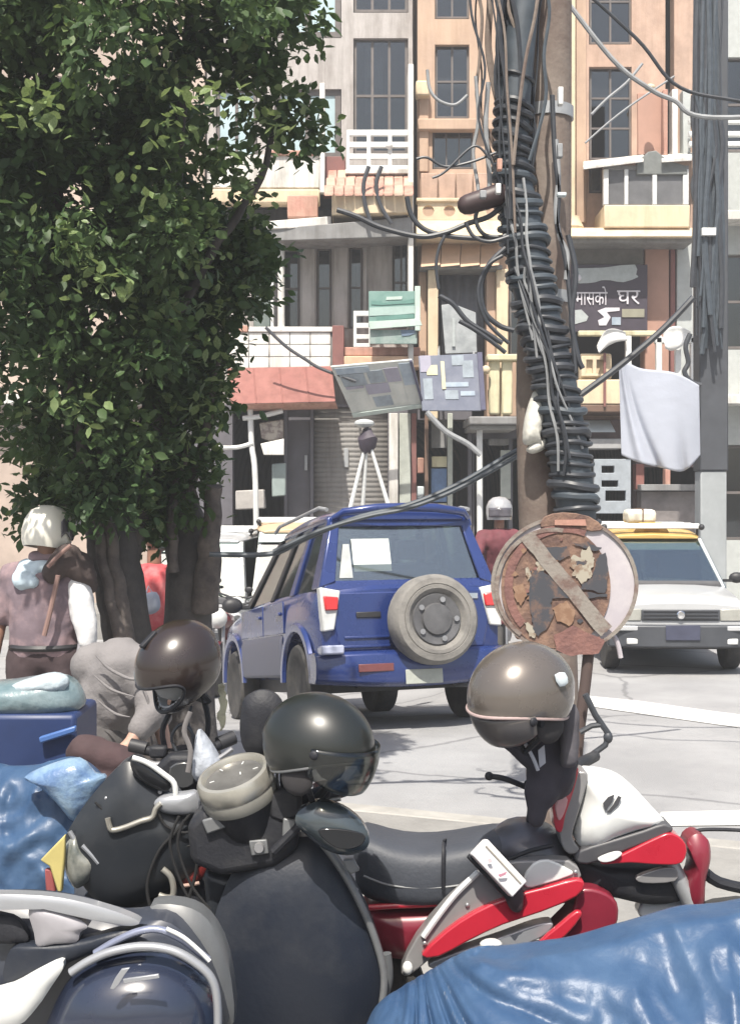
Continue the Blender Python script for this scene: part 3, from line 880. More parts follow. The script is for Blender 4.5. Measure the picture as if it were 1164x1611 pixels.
def quad_at(q, u, v):
    return q[0].lerp(q[1], u).lerp(q[3].lerp(q[2], u), v)
def on_quad(q, u0, v0, u1, v1, off, th=0.008):
    n = (q[1] - q[0]).cross(q[3] - q[0]).normalized()
    if n.y > 0: n = -n
    w = [quad_at(q, u0, v0) + n * off, quad_at(q, u1, v0) + n * off, quad_at(q, u1, v1) + n * off, quad_at(q, u0, v1) + n * off]
    return MB().hexa(w, n * th)

t = thing("tilted_signboard", "grey white signboard tilted forward with faded blue print over the shutter", "sign", P(595, 615, 20.2))
tq = [P(520, 577, 19.9), P(648, 566, 19.9), P(668, 640, 20.35), P(556, 656, 20.35)]
on_quad(tq, 0, 0, 1, 1, -0.05, 0.05).build("board", M_sgw, t, bevel=0.008)
for a, b, c, d, m in ((0.04, 0.04, 0.45, 0.16, M_sblue), (0.06, 0.17, 0.36, 0.40, M_sbluel), (0.40, 0.14, 0.60, 0.38, M_sbluel), (0.62, 0.12, 0.80, 0.40, M_slil), (0.07, 0.41, 0.30, 0.46, M_slil), (0.32, 0.40, 0.62, 0.60, M_slil), (0.82, 0.05, 0.97, 0.50, M_sblue), (0.66, 0.44, 0.80, 0.85, M_sgw), (0.10, 0.52, 0.30, 0.9, M_sgw), (0.36, 0.66, 0.60, 0.86, M_sbluel)):
    on_quad(tq, a, b, c, d, 0.004, 0.012).build("print_block", m, t)
on_quad(tq, 0.0, 0.92, 1.0, 1.0, 0.001, 0.03).build("lower_rail", mat("grey_green_rail", (0.40, 0.46, 0.43), 0.6), t, bevel=0.004)
on_quad(tq, 0.965, 0.0, 1.0, 0.92, 0.001, 0.05).build("side_rail", mat("navy_rail", (0.06, 0.06, 0.11), 0.5), t, bevel=0.004)
for px in (560, 640):
    MB().tube([quad_at(tq, 0.2 if px < 600 else 0.85, 0.05) + Vector((0, 0.05, 0)), P(px, 575, 21.2)], 0.02, 8).build("stay_rod", M_galv, t)

p = thing("poster_board", "slate blue poster board hanging beside the tilted signboard", "sign", P(712, 600, 20.4))
pq = [P(658, 560, 20.4), P(752, 556, 20.4), P(758, 646, 20.2), P(664, 646, 20.2)]
on_quad(pq, 0, 0, 1, 1, -0.04, 0.04).build("board", mat("slate_blue_poster", (0.115, 0.13, 0.18), 0.7, rgb2=(0.18, 0.195, 0.245), thr=(.4, .65), scale=3), p, bevel=0.006)
for a, b, c, d, m in ((0.02, 0.0, 0.2, 0.3, M_slil), (0.05, 0.42, 0.2, 0.8, M_sbluel), (0.55, 0.02, 0.75, 0.2, M_sbluel), (0.72, 0.12, 0.9, 0.42, M_sbluel), (0.12, 0.18, 0.3, 0.36, M_creamy), (0.42, 0.5, 0.8, 0.58, M_sblue), (0.4, 0.64, 0.62, 0.8, M_sbluel), (0.66, 0.66, 0.9, 0.74, M_sblue)):
    on_quad(pq, a, b, c, d, 0.003, 0.008).build("print_block", m, p)
on_quad(pq, 0.36, 0.12, 0.42, 0.62, 0.001, 0.02).build("support_batten", M_creamy, p)
on_quad(pq, 0.98, 0.0, 1.06, 1.0, 0.0, 0.06).build("side_rail", mat("navy_rail", (0.06, 0.06, 0.11)), p)
for px in (690, 745):
    MB().tube([P(px, 562, 20.45), P(px, 545, 21.2)], 0.02, 8).build("stay_rod", M_galv, p)
pb = thing("grey_board", "grey weathered board standing on edge above the slate blue poster", "sign", P(722, 510, 20.8))
slab([(694, 480), (712, 478), (748, 492), (750, 555), (700, 557)], 20.8, 0.05).build("board", mat("grey_weathered_board", (0.25, 0.27, 0.28), 0.8, rgb2=(0.36, 0.38, 0.39), thr=(.4, .6), scale=4), pb, bevel=0.008)
MB().fbox(711, 500, 716, 545, 20.74, 20.78).build("batten", M_letterg, pb)

k = thing("black_shop_sign", "black shop sign with white lettering under the glazed box window", "sign", P(955, 467, 20.9))
MB().fbox(897, 416, 1018, 522, 20.9, 20.98).build("board", M_black, k, bevel=0.008)
slab([(903, 424), (918, 422), (950, 421), (998, 416), (1000, 432), (1003, 436), (980, 444), (960, 441), (945, 441), (936, 444), (912, 446), (901, 440)], 20.895, 0.012, 2).build("faded_lettering", M_letterg, k)
MB().ball(P(909, 437, 20.88), (0.055, 0.02, 0.06)).build("letter_ring", M_letter, k)
text_mesh("मासको", "lettering", M_letter, k, P(930, 470, 20.885), 0.34, width=0.52)
text_mesh("घर", "lettering", M_letter, k, P(988, 468, 20.885), 0.36, width=0.38)
slab([(904, 488), (914, 487), (925, 498), (922, 505), (904, 510)], 20.895, 0.012).build("print_patch", M_letterg, k)
slab([(939, 489), (952, 484), (974, 484), (974, 489), (954, 491), (960, 499), (953, 512), (942, 512), (940, 504), (950, 499)], 20.895, 0.012).build("print_patch", M_letter, k)
MB().fbox(962, 499, 976, 511, 20.885, 20.9).build("print_patch", M_sblue, k)
MB().fbox(978, 486, 1013, 499, 20.885, 20.9).build("print_patch", mat("olive_print", (0.26, 0.25, 0.19), 0.7), k)

# ---------------------------------------------------------------- white cloth banner and rags
M_cloth = mat("white_cloth", (0.36, 0.385, 0.45), 0.9, var=0.06, scale=2, bump=0.35, bscale=7, sheen=0.2)
def cloth(name, label, outline_top, outline_bot, Y, nu, nv, fold, m, cat, solid=0.004):
    top = smooth_path(outline_top, 6); bot = smooth_path(outline_bot, 6)
    def samp(q, t):
        f = t * (len(q) - 1); i = min(int(f), len(q) - 2); f -= i
        return tuple(a + (b - a) * f for a, b in zip(q[i], q[i + 1]))
    rows = []
    for j in range(nv + 1):
        v = j / nv; row = []
        for i in range(nu + 1):
            u = i / nu
            a = samp(top, u); b = samp(bot, u)
            px = a[0] + (b[0] - a[0]) * v; py = a[1] + (b[1] - a[1]) * v
            row.append(P(px, py, Y + fold(u, v)))
        rows.append(row)
    return tag(MB().grid(rows).build(name, m, None, solid=solid, angle=180), label, cat)
cloth("cloth_banner", "large white cloth hanging over the shops beside the dark pole", [(973, 572), (985, 570), (1010, 580), (1060, 586), (1099, 606)], [(977, 716), (1000, 726), (1040, 736), (1075, 741), (1101, 716)], 15.0, 44, 36,
      lambda u, v: 0.10 * math.exp(-((u - 0.18 - 0.28 * v) / 0.05) ** 2) * v - 0.07 * math.exp(-((u - 0.12 - 0.2 * v) / 0.06) ** 2) + 0.05 * math.sin(u * 5 + v * 2) + 0.10 * math.exp(-((u - 0.75) / 0.05) ** 2) * (v ** 3), M_cloth, "cloth")
cloth("white_rag", "small white rag draped on the balcony rail above the large cloth", [(938, 545), (950, 522), (965, 517), (983, 522)], [(942, 556), (955, 545), (970, 538), (986, 536)], 20.2, 16, 8, lambda u, v: 0.05 * math.sin(u * 7) + 0.03 * math.sin(v * 6), mat("bright_white_cloth", (0.66, 0.66, 0.65), 0.9, var=0.04), "cloth")
cloth("white_rag", "white bundle of cloth at the end of the balcony rail beside the dark pole", [(1042, 522), (1055, 514), (1070, 514), (1086, 522)], [(1046, 548), (1056, 552), (1070, 546), (1080, 538)], 20.15, 16, 8, lambda u, v: 0.06 * math.sin(u * 8) + 0.03 * math.sin(v * 6), mat("bright_white_cloth", (0.66, 0.66, 0.65)), "cloth")

# ---------------------------------------------------------------- tall lamp tripod
tp = thing("lamp_tripod", "tall white tripod with black lamp head in front of the grey shutter", "tripod", (P(578, 0, 16).x, 16, gz(-0.03, 16)))
hub = P(578, 705, 16.0)
zg = gz(0, 16)
for (px, dx, dy) in ((545, -0.75, -0.25), (566, -0.22, 0.5), (630, 0.95, -0.1)):
    foot = Vector((hub.x + dx, 16 + dy, zg))
    MB().tube([hub + Vector((dx * 0.04, 0, 0.02)), foot.lerp(hub, 0.55), foot], [0.02, 0.035, 0.028], 8).build("leg", M_steel, tp)
MB().loft([[P(578 + a * math.cos(t) , y + 3 * math.sin(t * 2), 16) + Vector((0, a * .006 * math.sin(t), 0)) for t in np.linspace(0, 2 * math.pi, 9, endpoint=False)] for y, a in ((712, 6), (704, 13), (690, 16), (682, 9), (676, 7))]).build("hub", M_black, tp)
MB().ball(P(573, 666, 16), (0.13, 0.10, 0.055)).build("lamp_head", mat("lamp_grey", (0.42, 0.44, 0.44), 0.5), tp)
MB().tube([P(578, 690, 16), P(576, 662, 16)], 0.03, 8).build("neck", M_black, tp)

# ================================================================== utility pole with cables
M_conc = mat("concrete_pole", (0.20, 0.165, 0.14), 0.9, rgb2=(0.115, 0.082, 0.07), thr=(0.4, 0.7), scale=3, bump=0.2, bscale=40)
M_cab = mat("cable_sheath", (0.038, 0.042, 0.050), 0.45, var=0.25, scale=14)
M_cabb = mat("blue_grey_cable", (0.055, 0.068, 0.082), 0.45, var=0.25, scale=12)
M_cabg = mat("grey_cable", (0.25, 0.26, 0.27), 0.6, var=0.2, scale=9)
YP = 6.45
pole = thing("utility_pole", "concrete utility pole wound with cables behind the rusty road sign", "utility pole", (P(853, 0, YP).x, YP, PAVE))
zt = P(0, -150, YP).z
MB().tube([(P(873, 0, YP).x, YP, PAVE), (P(856, 0, YP).x, YP, 1.9), (P(853, 0, YP).x, YP, 2.3), (P(858, 0, YP).x, YP, 3.2), (P(862, 0, YP).x, YP, zt)], [0.14, 0.137, 0.135, 0.13, 0.12], 20).build("shaft", M_conc, pole)
for y in (180, 470):
    MB().lathe([(0.12, -0.03), (0.135, -0.03), (0.135, 0.03), (0.12, 0.03)], Matrix.Translation(P(860 - (y - 180) * 0.01, y, YP)), 20).build("band_clamp", M_galv, pole)

cb = thing("cable_bundle", "thick dark cable bundle wound in ribs down the utility pole", "cable bundle", P(860, 600, YP - 0.2))
axis = [(838, -170, 24), (828, -40, 27), (816, 80, 29), (808, 170, 30), (806, 262, 31), (816, 330, 36), (828, 400, 38), (842, 470, 38), (858, 540, 38), (872, 600, 39), (884, 660, 38), (895, 720, 37), (906, 800, 36), (910, 838, 30)]
YC = YP - 0.24
ax = smooth_path([(a, b, c) for a, b, c in axis], 6)
MB().tube([P(a, b, YC) for a, b, c in ax], [c / FPX * YC * 0.86 for a, b, c in ax], 16).build("core", M_cabb, cb)
# ribs: wraps laid round the core one by one
L = 0; acc = []
for (a, b, c) in smooth_path(axis, 20):
    acc.append((a, b, c))
nw = 0; last = -99
for i, (a, b, c) in enumerate(acc):
    if b - last < random.uniform(11, 19) or b < 120: continue
    if b < 300 and random.random() < .45: last = b; continue
    last = b
    j = min(i + 3, len(acc) - 1)
    t = (P(*acc[j][:2], YC) - P(*acc[max(0, i - 3)][:2], YC)).normalized()
    u = t.cross(Vector((0, 1, 0))).normalized(); w = Vector((0, 1, 0))
    rr = c / FPX * YC * (0.86 + 0.07 * random.random())
    tl = random.uniform(-0.10, 0.06)
    ring = [P(a, b, YC) + u * (rr * math.cos(q)) + w * (rr * math.sin(q)) + t * (rr * (math.cos(q) * (0.22 + tl) + 0.05 * math.sin(q * 2 + nw))) for q in np.linspace(0, 2 * math.pi, 22, endpoint=False)]
    MB().tube([q + Vector((noise.noise(q * 9 + Vector((nw, 0, 0))), 0, noise.noise(q * 8 + Vector((0, nw, 3))))) * .014 for q in ring], random.choice((0.010, 0.014, 0.018, 0.022)), 8, closed=True).build("wrap", random.choice((M_cab, M_cab, M_cabb)), cb)
    nw += 1
    if nw > 60: break
for i in range(9):
    o1 = random.uniform(-26, 26); o2 = random.uniform(-26, 26); y0 = random.choice((280, 300, 420, 520)); y1 = y0 + random.uniform(140, 330)
    pts = []
    for t in np.linspace(0, 1, 7):
        y = y0 + (y1 - y0) * t
        a_ = min(acc, key=lambda q: abs(q[1] - y))
        off = o1 + (o2 - o1) * t + random.uniform(-4, 4)
        pts.append((a_[0] + off, y, random.choice((2.2, 2.6)), YC - 0.145 + abs(off) / 26 * .07))
    ptube(pts, YC, 2.4, 6, 5).build("strand", random.choice((M_cab, M_cabg, M_cab)), cb)
# strands hanging down the pole top
sb = thing("strand_bundle", "tangle of thin dark strands hanging at the top of the utility pole", "cable bundle", P(800, 150, YP - 0.2))
for i in range(34):
    x0 = random.choice((random.uniform(738, 800), random.uniform(770, 850))); y1 = random.uniform(200, 390)
    pts = [(x0 + random.uniform(-6, 6), -170)]
    x = x0
    for y in np.linspace(-60, y1, 5):
        x += random.uniform(-17, 19) + (6 if x < 800 else 0)
        pts.append((x, y))
    pts[-1] = (pts[-1][0] * 0.4 + 808 * 0.6, y1 + 20)
    Yd = YP - 0.16 - random.random() * 0.25
    r = random.choice((1.6, 2.2, 3, 4, 6)) if 760 < x0 else random.choice((1.5, 2.2, 3))
    ptube(pts, Yd, r, 6, 5).build("strand", random.choice((M_cab, M_cab, M_cabb, M_conc)), sb)
for (pts, r, m) in (([(868, 150), (872, 240), (878, 300), (876, 352), (884, 385), (892, 430), (900, 520), (905, 585)], 4, M_cab),
                    ([(874, 220), (878, 280), (874, 330), (880, 372), (892, 400), (890, 440)], 4, M_cabg),
                    ([(893, 370), (905, 430), (898, 500), (908, 560), (916, 580)], 4.5, M_cab),
                    ([(768, 130), (764, 200), (770, 290), (760, 330)], 4, M_cabg),
                    ([(748, 120), (752, 190), (744, 240), (752, 300), (748, 340)], 3, M_cabg)):
    ptube(pts, YP - 0.3, r, 7, 5).build("strand", m, sb)
# junction clumps, tags and clamps in the tangle
MB().capsule(P(735, 322, YP - 0.3), 0.05, P(785, 306, YP - 0.3), 0.055).build("junction_sleeve", mat("brown_black_sleeve", (0.05, 0.032, 0.034), 0.5, var=0.3), sb)
for (x, y, w, h, m) in ((882, 150, 8, 28, M_steel), (881, 236, 8, 22, M_cabg), (884, 305, 14, 6, M_curt), (786, 258, 8, 18, M_pink), (784, 296, 8, 16, M_steel), (760, 305, 10, 12, M_cabg)):
    MB().fbox(x - w / 2, y - h / 2, x + w / 2, y + h / 2, YP - 0.42, YP - 0.38).build("cable_tag", m, sb, bevel=0.004)

# looping cables, each a thing
Yl = YP - 0.28
loops = [([(800, 372), (760, 375), (710, 372), (670, 362), (648, 340), (640, 310)], 4),
         ([(795, 318), (770, 340), (735, 352), (700, 366), (660, 372), (600, 358), (560, 340), (530, 330)], 4.2),
         ([(800, 330), (768, 312), (748, 340), (760, 368), (790, 372), (806, 360)], 3.2),
         ([(795, 390), (770, 415), (756, 450), (762, 490), (785, 512), (808, 520)], 4.2),
         ([(790, 402), (765, 420), (752, 460), (765, 505), (800, 540)], 3),
         ([(735, 150), (715, 165), (690, 158), (676, 140), (672, 110)], 2.6),
         ([(580, 262), (572, 290), (574, 320), (584, 352)], 3.4),
         ([(600, 262), (592, 290), (598, 322), (616, 352)], 3.4),
         ([(780, 240), (740, 255), (700, 262), (672, 248), (655, 250)], 2.2),
         ([(770, 250), (745, 230), (700, 270), (680, 280)], 2.0),
         ([(790, 540), (765, 524), (735, 505), (712, 478), (690, 465)], 4),
         ([(795, 555), (770, 535), (742, 516), (722, 505)], 3.5),
         ([(700, 370), (690, 392), (686, 420), (690, 455)], 2.5),
         ([(732, 350), (745, 372), (770, 380), (800, 372)], 3)]
what = ["sagging away from the pole at balcony height", "running from the pole towards the curved balcony", "curled tight beside the junction sleeve", "bowed out beside the ribbed bundle", "thin bow beside the ribbed bundle",
        "pale ring in front of the dark orange window", "hanging from the tiled canopy under the white railing", "hanging nearer the orange building under the white railing", "slack across the grey window", "kinked across the grey window", "thick one dropping to the poster board", "shorter one dropping to the grey board", "thin drop over the orange canopy slabs", "short curl over the pierced balcony"]
for i, (pts, r) in enumerate(loops):
    Yq = 20.35 if i in (6, 7) else Yl - 0.01 * i
    o = ptube(pts, Yq, r, 8, 8).build("looped_cable", M_cabg if i == 5 else M_cab, None)
    tag(o, "dark looped cable " + what[i] if i != 5 else "grey looped cable " + what[i], "cable", "loose cables round the utility pole")
over = [([(1400, 170), (1122, 185), (1060, 158), (1022, 140), (960, 90), (860, -40)], 4, 7.5, M_cabg, "grey overhead cable sloping past the terracotta wall panel"),
        ([(1400, 260), (1200, 170), (1070, 138), (1000, 60), (868, -60)], 3, 7.0, M_cab, "dark overhead cable crossing above the slatted balcony"),
        ([(1090, 468), (1040, 520), (975, 575), (912, 622), (850, 668), (830, 690)], 5, 8.0, M_cab, "black cable slanting from the dark pole to the utility pole"),
        ([(930, 180), (955, 155), (985, 130), (1010, 100)], 2.2, 12, M_cabg, "thin pale wire slanting over the dark tall window"),
        ([(920, 225), (960, 190), (1000, 160), (1060, 120)], 1.6, 12, M_cabg, "thinnest pale wire over the dark tall window"),
        ([(418, 515), (450, 545), (480, 565), (505, 580), (560, 600)], 2.6, 20.0, M_cab, "thin dark wire over the white tiled parapet"),
        ([(671, 648), (700, 678), (735, 698), (756, 716)], 4.5, 19.8, M_cabg, "grey pipe-like cable from the tilted signboard to the awning post"),
        ([(330, 872), (400, 873), (440, 868), (480, 848), (560, 815), (640, 795), (720, 762), (800, 716), (840, 695)], 4, 7.0, M_cabb, "dark cable slung low in front of the blue car roof"),
        ([(430, 868), (500, 836), (580, 812), (640, 800), (700, 778), (752, 752), (838, 704)], 3.5, 6.98, M_cabb, "second dark cable slung low in front of the blue car roof")]
for pts, r, Yo, m, lab in over:
    # run on so that both ends reach something beyond the picture or the poles
    tag(ptube(pts, Yo, r, 8, 8).build("overhead_cable", m, None), lab, "cable", "overhead cables along the street")
# pale plastic wrapping tied to the pole
wr = puff([(822, 690), (826, 655), (838, 618), (850, 612), (856, 640), (852, 680), (846, 694), (852, 705), (842, 700), (828, 700)], YP - 0.22, 0.05, 0.05).build("plastic_wrap", mat("dirty_white_plastic", (0.56, 0.55, 0.5), 0.45, var=0.15, scale=9, bump=0.4, bscale=25), None)
tag(wr, "pale plastic wrapping tied to the utility pole beside the ribbed cables", "wrapping")
wr2 = puff([(828, 706), (850, 690), (860, 692), (856, 706), (838, 714)], YP - 0.22, 0.04, 0.03).build("plastic_wrap", mat("dirty_white_plastic", (0.56, 0.55, 0.5)), None)
tag(wr2, "small grey plastic scrap tied below the pale wrapping", "wrapping")

# dark pole beside the hanging cloth
dp = thing("dark_pole", "dark square pole thick with cables at the edge beside the white cloth", "utility pole", (P(1116, 0, 17.0).x, 17.0, 0))
MB().box2((P(1097, 0, 17).x, 16.9, P(0, 741, 17).z), (P(1142, 0, 17).x, 17.26, P(0, -150, 17).z)).build("shaft", mat("dark_blue_grey_steel", (0.055, 0.06, 0.07), 0.6, var=0.2, scale=4), dp, bevel=0.02)
for i in range(34):
    x = 1093 + random.random() * 42
    pts = [(x + random.uniform(-8, 8), y) for y in np.linspace(-150 if i % 2 else 150, random.uniform(380, 560), 6)]
    ptube(pts, 16.78 - random.random() * 0.1, random.choice((1.5, 2.2, 3, 4.5)), 6, 5).build("strand", random.choice((M_cab, M_cabb, M_cabb)), dp)
MB().box2((P(1099, 0, 17).x, 16.92, -0.05), (P(1140, 0, 17).x, 17.24, P(0, 741, 17).z)).build("painted_foot", mat("pale_painted_band", (0.30, 0.32, 0.33), 0.7, var=.15, scale=3), dp, bevel=0.02)
MB().fbox(1104, 358, 1126, 370, 16.6, 16.68).build("cable_tag", M_steel, dp, bevel=0.005)
tag(ptube([(1085, 525), (1078, 545), (1082, 570), (1076, 585), (1086, 600), (1102, 606)], 16.7, 4, 8, 6).build("looped_cable", M_cab, None), "dark looped cable hanging from the dark pole over the cloth corner", "cable", "loose cables round the utility pole")

# ================================================================== rusty round sign on its post
YS = 5.3
M_rust = mat("rusty_sheet", (0.105, 0.062, 0.052), 0.85, rgb2=(0.25, 0.155, 0.11), thr=(0.4, 0.64), scale=11, bump=0.3, bscale=60)
M_rustd = mat("dark_rust", (0.13, 0.065, 0.06), 0.85, rgb2=(0.24, 0.12, 0.10), thr=(0.35, 0.65), scale=9, bump=0.3, bscale=60)
M_lil = mat("lilac_grey_paint", (0.40, 0.37, 0.40), 0.6, rgb2=(0.50, 0.47, 0.48), thr=(0.4, 0.6), scale=4)
M_peel = mat("peeling_grey_paint", (0.235, 0.21, 0.185), 0.75, rgb2=(0.15, 0.10, 0.085), thr=(0.46, 0.62), scale=12, bump=0.2)
M_flake = mat("white_paint_flake", (0.34, 0.31, 0.25), 0.7, rgb2=(0.20, 0.13, 0.09), thr=(0.5, 0.62), scale=26)
M_picto = mat("dark_pictogram_paint", (0.05, 0.052, 0.062), 0.7, rgb2=(0.13, 0.085, 0.07), thr=(0.52, 0.62), scale=16)
sg = thing("road_sign", "rusted round road sign with peeling picture and grey slash on a bent post", "sign", (P(905, 0, YS).x, YS, PAVE))
def disc(cx, cy, rx, ry, Y, th, inner=0.0, K=48, a0=0, a1=2 * math.pi):
    mb = MB(); h = Vector((0, th, 0))
    full = abs(a1 - a0 - 2 * math.pi) < 1e-6
    n = K if full else K + 1
    out = [P(cx + rx * math.cos(a0 + (a1 - a0) * k / K), cy - ry * math.sin(a0 + (a1 - a0) * k / K), Y) for k in range(n)]
    if inner <= 0:
        mb.v = out + [p + h for p in out]
        mb.f = [tuple(range(n)), tuple(range(2 * n - 1, n - 1, -1))] + [(k, n + k, n + (k + 1) % n, (k + 1) % n) for k in range(n)]
        return mb
    inn = [P(cx + rx * inner * math.cos(a0 + (a1 - a0) * k / K), cy - ry * inner * math.sin(a0 + (a1 - a0) * k / K), Y) for k in range(n)]
    mb.v = out + inn + [p + h for p in out] + [p + h for p in inn]
    for k in range(n if full else n - 1):
        j = (k + 1) % n
        mb.f += [(k, j, n + j, n + k), (3 * n + k, 3 * n + j, 2 * n + j, 2 * n + k), (k, 2 * n + k, 2 * n + j, j), (n + k, n + j, 3 * n + j, 3 * n + k)]
    if not full:
        mb.f += [(0, n, 3 * n, 2 * n), (n - 1, 3 * n - 1 - 0, 4 * n - 1, 2 * n - 1)] if False else [(0, n, 3 * n, 2 * n), (2 * n - 1, n - 1, 3 * n - 1, 4 * n - 1)]
    return mb
disc(888, 920, 116, 108, YS, 0.006).build("back_disc", M_lil, sg)
disc(888, 920, 116, 108, YS - 0.010, 0.010, 0.95).build("rim", M_peel, sg)
disc(874, 924, 86, 96, YS - 0.008, 0.006).build("rust_sheet", M_rust, sg)
disc(888, 922, 95, 98, YS - 0.0125, 0.003, 0.86, a0=R(68), a1=R(222)).build("red_ring", M_rustd, sg)
disc(870, 924, 92, 94, YS - 0.0150, 0.002, 0.93, a0=R(80), a1=R(235)).build("inner_ring", M_peel, sg)
slab(ragged([(818, 848), (838, 836), (962, 986), (944, 1002)], 1.2, 12), YS - 0.0165, 0.0015).build("slash_bar", M_peel, sg)
for pts, m in (([(842, 898), (862, 905), (880, 912), (905, 930), (952, 935), (955, 940), (905, 942), (868, 940), (866, 952), (872, 968), (858, 990), (845, 1000), (838, 990), (836, 970), (832, 935), (833, 905)], M_picto),
               ([(856, 862), (892, 860), (896, 872), (880, 882), (866, 878)], M_picto),
               ([(900, 855), (925, 853), (945, 862), (940, 868), (915, 862)], M_picto),
               ([(936, 880), (952, 868), (957, 905), (952, 932), (910, 928), (918, 918), (932, 908)], M_picto),
               ([(900, 874), (912, 876), (916, 864), (922, 866), (926, 858), (932, 872), (935, 884), (929, 896), (932, 908), (922, 912), (914, 920), (908, 910), (900, 904), (902, 896), (894, 888)], M_flake),
               ([(843, 885), (852, 882), (856, 898), (846, 900)], M_flake),
               ([(826, 895), (832, 890), (835, 905), (830, 915)], M_flake),
               ([(824, 978), (836, 982), (846, 990), (842, 1004), (832, 1000)], M_flake),
               ([(870, 1000), (900, 985), (940, 1000), (952, 1008), (940, 1028), (900, 1032), (875, 1022)], M_rustd),
               ([(806, 922), (822, 918), (828, 936), (820, 952), (811, 944)], mat("orange_rust", (0.21, 0.12, 0.075), 0.85, rgb2=(0.28, 0.18, 0.12), thr=(.45, .6), scale=22)),
               ([(868, 956), (892, 946), (905, 966), (896, 986), (876, 976)], mat("orange_rust", (0.27, 0.145, 0.085))),
               ([(906, 884), (922, 882), (924, 887), (908, 889)], M_picto)):
    slab(ragged(pts, 1.7, 4), YS - 0.0142 - .0004 * random.random(), 0.001, 1).build("paint_flake", m, sg)
for i in range(30):
    a = random.uniform(0, 6.28); rr = 78 * math.sqrt(random.random())
    cx_, cy_ = 876 + rr * math.cos(a), 924 + rr * 1.06 * math.sin(a)
    s_ = random.uniform(2.0, 6.5)
    fm = random.choice((M_picto, M_rustd, M_rustd, MATS["orange_rust"], M_peel))
    slab([(cx_ + s_ * random.uniform(.5, 1.5) * math.cos(t), cy_ + s_ * random.uniform(.4, 1.3) * math.sin(t)) for t in np.linspace(0, 6.28, 9, endpoint=False)], YS - 0.0125 - .0006 * random.random(), 0.001).build("paint_flake", fm, sg)
slab([(856, 813), (885, 806), (925, 812), (948, 830), (930, 836), (880, 826), (850, 830)], YS - 0.004, 0.02, 2).build("bent_rim_flap", M_rust, sg, bevel=0.003)
slab([(872, 818), (920, 817), (922, 827), (872, 826)], YS - 0.018, 0.006).build("paint_flake", M_pink, sg)
ptube([(928, 1000), (922, 1060), (916, 1110), (908, 1180), (905, 1300), (905, 1440)], YS + 0.03, 9, 12, 4).build("post", mat("dark_brown_post", (0.075, 0.052, 0.047), 0.8, rgb2=(0.13, 0.08, 0.065), thr=(.5, .65), scale=8), sg)
ptube([(955, 985), (970, 1010), (976, 1035)], YS + 0.02, 4, 8, 4).build("bent_strip", M_lil, sg)
ptube([(920, 1092), (936, 1125), (957, 1155), (952, 1172), (930, 1188), (903, 1202)], YS - 0.05, 5, 8, 1).build("bracket", M_cab, sg)
ptube([(912, 1152), (930, 1142), (944, 1140)], YS - 0.05, 4.5, 8, 1).build("bracket_brace", M_cab, sg)
MB().ball(P(956, 1160, YS - 0.05), (0.02, 0.02, 0.026)).build("bracket_knob", M_cab, sg)

# ================================================================== trees
M_leaf = mat("ficus_leaf", (0.032, 0.066, 0.027), 0.5, rgb2=(0.080, 0.128, 0.044), thr=(0.35, 0.7), scale=1.6, spec=0.3)
M_leaf_lit = mat("sunlit_leaf", (0.11, 0.165, 0.055), 0.5, rgb2=(0.18, 0.24, 0.10), thr=(0.4, 0.6), scale=9)  # lighter copy of the leaf colour, paints the sunlit clumps
for mm in (M_leaf, M_leaf_lit):
    b = mm.node_tree.nodes["Principled BSDF"]
    b.inputs["Transmission Weight"].default_value = 0.0
    nt = mm.node_tree; o_ = [n for n in nt.nodes if n.type == 'OUTPUT_MATERIAL'][0]
    tl = nt.nodes.new("ShaderNodeBsdfTranslucent"); ms = nt.nodes.new("ShaderNodeMixShader"); ms.inputs[0].default_value = 0.24
    hs = nt.nodes.new("ShaderNodeHueSaturation"); hs.inputs["Value"].default_value = 1.9; hs.inputs["Saturation"].default_value = 1.1; hs.inputs["Hue"].default_value = 0.48
    nt.links.new(b.inputs["Base Color"].links[0].from_socket, hs.inputs["Color"]); nt.links.new(hs.outputs[0], tl.inputs[0])
    nt.links.new(b.outputs[0], ms.inputs[1]); nt.links.new(tl.outputs[0], ms.inputs[2]); nt.links.new(ms.outputs[0], o_.inputs[0])
M_bark = mat("grey_bark", (0.125, 0.105, 0.095), 0.95, rgb2=(0.055, 0.047, 0.047), thr=(0.4, 0.65), scale=6, bump=0.6, bscale=18)
M_barkd = mat("dark_bark", (0.055, 0.05, 0.05), 0.95, rgb2=(0.10, 0.09, 0.085), thr=(0.4, 0.7), scale=6, bump=0.6, bscale=18)
leaf_v = np.array([(0, 0, 0), (0.24, 0.28, 0.03), (0.27, 0.6, 0.02), (0, 1.0, -0.08), (-0.27, 0.6, 0.02), (-0.24, 0.28, 0.03), (0, 0.45, -0.045)], dtype=float)
leaf_f = [(0, 1, 6), (1, 2, 6), (2, 3, 6), (3, 4, 6), (4, 5, 6), (5, 0, 6)]
rng = np.random.default_rng(11)
def leaf_mesh(m):
    me = bpy.data.meshes.new("leaf")
    me.from_pydata([tuple(v) for v in leaf_v], [], leaf_f)
    me.materials.append(m); me.shade_smooth()
    return me
LM = [leaf_mesh(M_leaf), leaf_mesh(M_leaf_lit)]
def basis(d, roll):
    d = d / (np.linalg.norm(d) + 1e-9)
    u = np.array((0, 0, 1.0)) - d * d[2]
    if np.linalg.norm(u) < 1e-3: u = np.array((1.0, 0, 0))
    u /= np.linalg.norm(u)
    s = np.cross(d, u)
    c, q = math.cos(roll), math.sin(roll)
    return np.stack([s * c + u * q, d, -s * q + u * c], axis=1)
